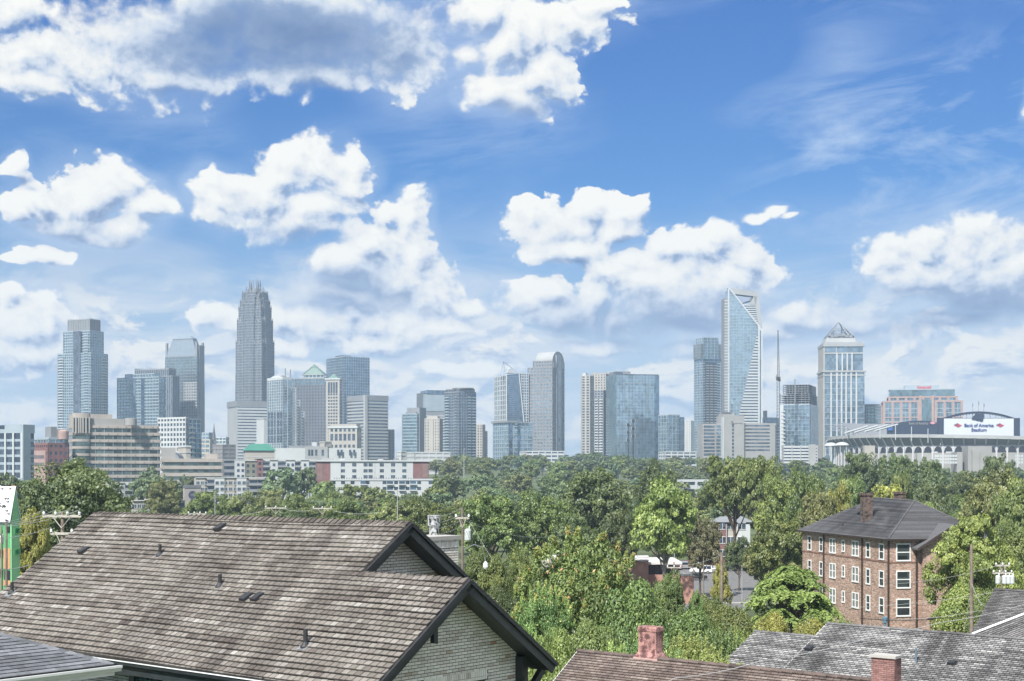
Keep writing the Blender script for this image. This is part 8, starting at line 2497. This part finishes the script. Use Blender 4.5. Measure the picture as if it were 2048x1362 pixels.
# twin antenna masts before the big blue glass tower
def antenna(label, px, yt, D):
    x = (px - 1024) / F * D; zt = P(px, yt, D).z; t = thing('antenna_mast', label, 'mast', (x, D, gz(D)), 'twin antenna masts')
    m = MB(); m.tube([(x, D, gz(D)), (x, D, zt)], [.5, .28], 8); m.build('mast', M['dark_metal'], t)
    for i, dz in enumerate((1.5, 7.5, 13.5)):
        for k in range(6):
            a = k * math.pi / 3 + i; c = Vector((x + 1.5 * math.cos(a), D + 1.5 * math.sin(a), zt - dz)); m = MB(); m.abox(c, (.22, .22, 1.2)); o = m.build('antenna_panel', M['w_pale'] if (i + k) % 3 == 0 else M['dark_metal'], t)
            m = MB(); m.tube([(x, D, zt - dz), c], .08, 4); m.build('strut', M['dark_metal'], o)
antenna('left, shorter of the two antenna masts before the big blue glass tower', 1256.5, 846, 1150)
antenna('right, taller of the two antenna masts before the big blue glass tower', 1266.5, 838, 1150)
# tall brown pole beside the car park
tD, _ = upole('tall brown wooden pole beside the parked white car', 1443, 1105, 150, .19, ())
tE, tipE = upole('small crossarm pole before the low brick shop', 1348, 1124, 150, .10, ((1135, .75, 3, -.3),))
tG, _ = upole('thin leaning pole among the parked cars', 1407, 1115, 170, .09, ())
# right: bare wood pole and transformer pole
tH, _ = upole('tall bare wooden pole in front of the yellow-green pointed tree', 1943, 1090, 110, .16, (), 'wood_pole')
def bank(t, p):
    for dx in (-.38, .12, .42, .7): transformer(t, p + Vector((dx, -.2, -1.75)), .75)
tI, tipI = upole('pole with two crossarms and a bank of grey transformers above the hipped roof', 2004, 1122, 112, .09, ((1131, .55, 3, 0), (1146, .75, 4, 0)), extra=bank)
tJ = thing('cable_closure', 'black cable closure hanging on the wires before the brick house wall', 'cable', P(1860, 1238, 100))
m = MB(); m.tube([P(1855, 1238.5, 100), P(1866, 1237.5, 100), P(1872, 1236.5, 100)], [.06, .07, .04], 8); m.build('closure', M['rubber'], tJ)
# wires
for i, (dz0, dz1) in enumerate(((0, 0), (1, 1), (2, 2), (3, 3))):
    a = tipA[i]; wire(('topmost', 'second', 'third', 'lowest')[i] + ' wire running left from the white-knobbed crossarm pole', [P(-60, 1046 + i * 3, 60), a], .25, .014)
    wire(('first', 'second', 'third', 'fourth')[i] + ' wire running down right from the white-knobbed crossarm', [a, P(205 + i * 6, 1052 + i * 9, 84)], .15, .012)
wire('single wire left of the lower crossarm', [P(-60, 1078, 60), tipA[4]], .2, .014)
wire('service wire from the pole down to the eave of the near roof', [P(-30, 1138, 60), P(60, 1130, 66)], .1, .02)
for i in range(4): wire(('highest', 'second', 'third', 'lowest')[i] + ' wire from the transformer pole towards the near chimney', [P(925, 1016 + i * 12, 88), P(860 - i * 8, 1036 + i * 14, 70)], .1, .012)
wire('guy wire slanting right from the transformer pole', [P(926, 1022, 88), P(985, 1120, 88)], .0, .012)
wire('long thin wire crossing the tree belt in the centre', [P(925, 1040, 88), P(1150, 1062, 130), P(1349, 1130, 150)], .8, .012)
wire('thin wires linking the two small ridge poles', [P(420, 1030, 150), P(552, 1014, 150), P(645, 1015, 150), P(760, 1024, 150)], .4, .02)
wire('pale cable crossing over the brown roof towards the grey roof', [P(1180, 1420, 48), P(1350, 1356, 52), P(1520, 1322, 56), P(1740, 1275, 62)], .10, .018)
wire('pale service wire sagging across the wooden pole, upper', [P(1640, 1290, 66), P(1880, 1245, 74), P(2060, 1205, 80)], .12, .018)
wire('pale service wire passing behind the wooden pole, lower', [P(1780, 1240, 100), P(1960, 1221, 104), P(2060, 1212, 108)], .15, .016)
wire('thin wire left of the wooden pole over the tree', [P(1700, 1215, 110), P(1990, 1184, 110)], .2, .014)
wire('thin wire high across the yellow-green tree', [P(1780, 1168, 112), P(2004, 1128, 112)], .3, .012)
wire('looped cable down from the wooden pole to the grey roof', [P(1944, 1168, 110), P(1972, 1214, 98)], .35, .022)
wire('guy wire beside the wooden pole', [P(1943, 1172, 110), P(1928, 1262, 110)], 0, .012)
wire('black cable bundle before the brick house wall', [P(1720, 1237, 100), P(1866, 1238, 100), P(2010, 1218, 104)], .1, .03, mat='rubber')
wire('pale wires crossing behind the slim poles at the car park', [P(1349, 1131, 150), P(1442, 1110, 150), P(1480, 1128, 160)], .3, .014)

# green sheathed building at the left edge
def green_building():
    D = 118.0
    s = Bld('green_sheathed_building', 'unfinished building wrapped in green sheathing with white covered steep roof', -60, 23, 38, D, phi=60, base=1260)
    z = s.z; U = s.Lu; L = s.Lw; b = s.b
    gm_ = pm('green_sheathing', (.10, .36, .16), .6, .08, .4); gl = pm('pale_green_sheathing', (.26, .56, .29), .6, .06, .4); ort = pm('osb_board', (.48, .27, .14), .8, .15, 3); wr = pm('roof_wrap', (.66, .68, .72), .5, .06, 1.0)
    s.box('wall', gm_, 0, U, 0, L, s.zb, z(1048)); 
    o_, u, w = s.fr
    def pt(a, bb, zz): return Vector((o_[0] + u[0] * a + w[0] * bb, o_[1] + u[1] * a + w[1] * bb, zz))
    # right face pale green gable, tapering upward
    m = MB(); m.prism([pt(-.05, -.06, s.zb), pt(U + .05, -.06, s.zb), pt(U + .0, -.06, z(1040)), pt(U * .45, -.06, z(975)), pt(-.05, -.06, z(1042))], Vector((w[0], w[1], 0)) * .12); m.build('gable_wall', gl, s.root)
    # steep wrapped roof
    m = MB(); m.prism([pt(-.25, -.1, z(1044)), pt(U * .45, -.1, z(974)), pt(U * .45, L, z(974)), pt(-.25, L, z(1044))], (0, .12, .05)); m.build('roof', wr, s.root)
    m = MB(); m.prism([pt(U + .1, -.05, z(1041)), pt(U * .45, -.05, z(974.5)), pt(U * .45, L, z(974.5)), pt(U + .1, L, z(1041))], (0, .1, .05)); m.build('roof', wr, s.root)
    rr = random.Random(2)
    for i in range(26):
        f, g = rr.random(), rr.uniform(.02, .5); p = pt(-.25, g * L, z(1044)).lerp(pt(U * .45, g * L, z(974)), f) - Vector((.05, .08, -.02)); m = MB(); m.abox(p, (.12, .03, .03)); m.build('roof_bracket', M['dark_metal'], s.root)
    for (bb0, bb1, y0, y1) in ((0.1, b(7), 1097, 1137),): s.box('osb_panel', ort, -.06, .02, b(23) + .1, b(8), z(1138), z(1097))
    s.box('opening', 'g_deep2', -.05, .03, b(19.5), b(15.5), z(1113), z(1104)); s.box('opening', 'g_deep2', -.08, .01, b(20), b(15.5), z(1065), z(1053)); s.box('opening', 'g_deep2', -.08, .01, b(22), b(10), z(1160), z(1141)); s.box('osb_panel', ort, -.08, .02, b(22), b(8), z(1172), z(1161))
    for (x, y) in ((27, 1062), (31, 1060), (27, 1104), (31, 1102)):
        a0 = s.a(x); s.box('opening', gm_, a0, a0 + .45, -.1, 0, z(y + 6), z(y - 4))
    s.box('scaffold_tube', 'dark_metal', -.5, -.42, b(6), b(6) + .08, s.zb, z(1050)); s.box('scaffold_tube', 'dark_metal', -.5, -.42, b(-4), b(-4) + .08, s.zb, z(1050))
    for yy in (1068, 1098, 1138): s.box('scaffold_deck', 'steel', -.7, -.1, b(7), b(-30), z(yy + 1), z(yy))
    for i in range(4): m = MB(); m.abox(P(4 + i * 7, 975, D + 4), (.3, .25, .18)); m.build('ridge_bundle', pm('bundle%d' % i, (.35, .2, .17) if i % 2 else (.7, .7, .7), .8), s.root)
    s.done()


green_building()
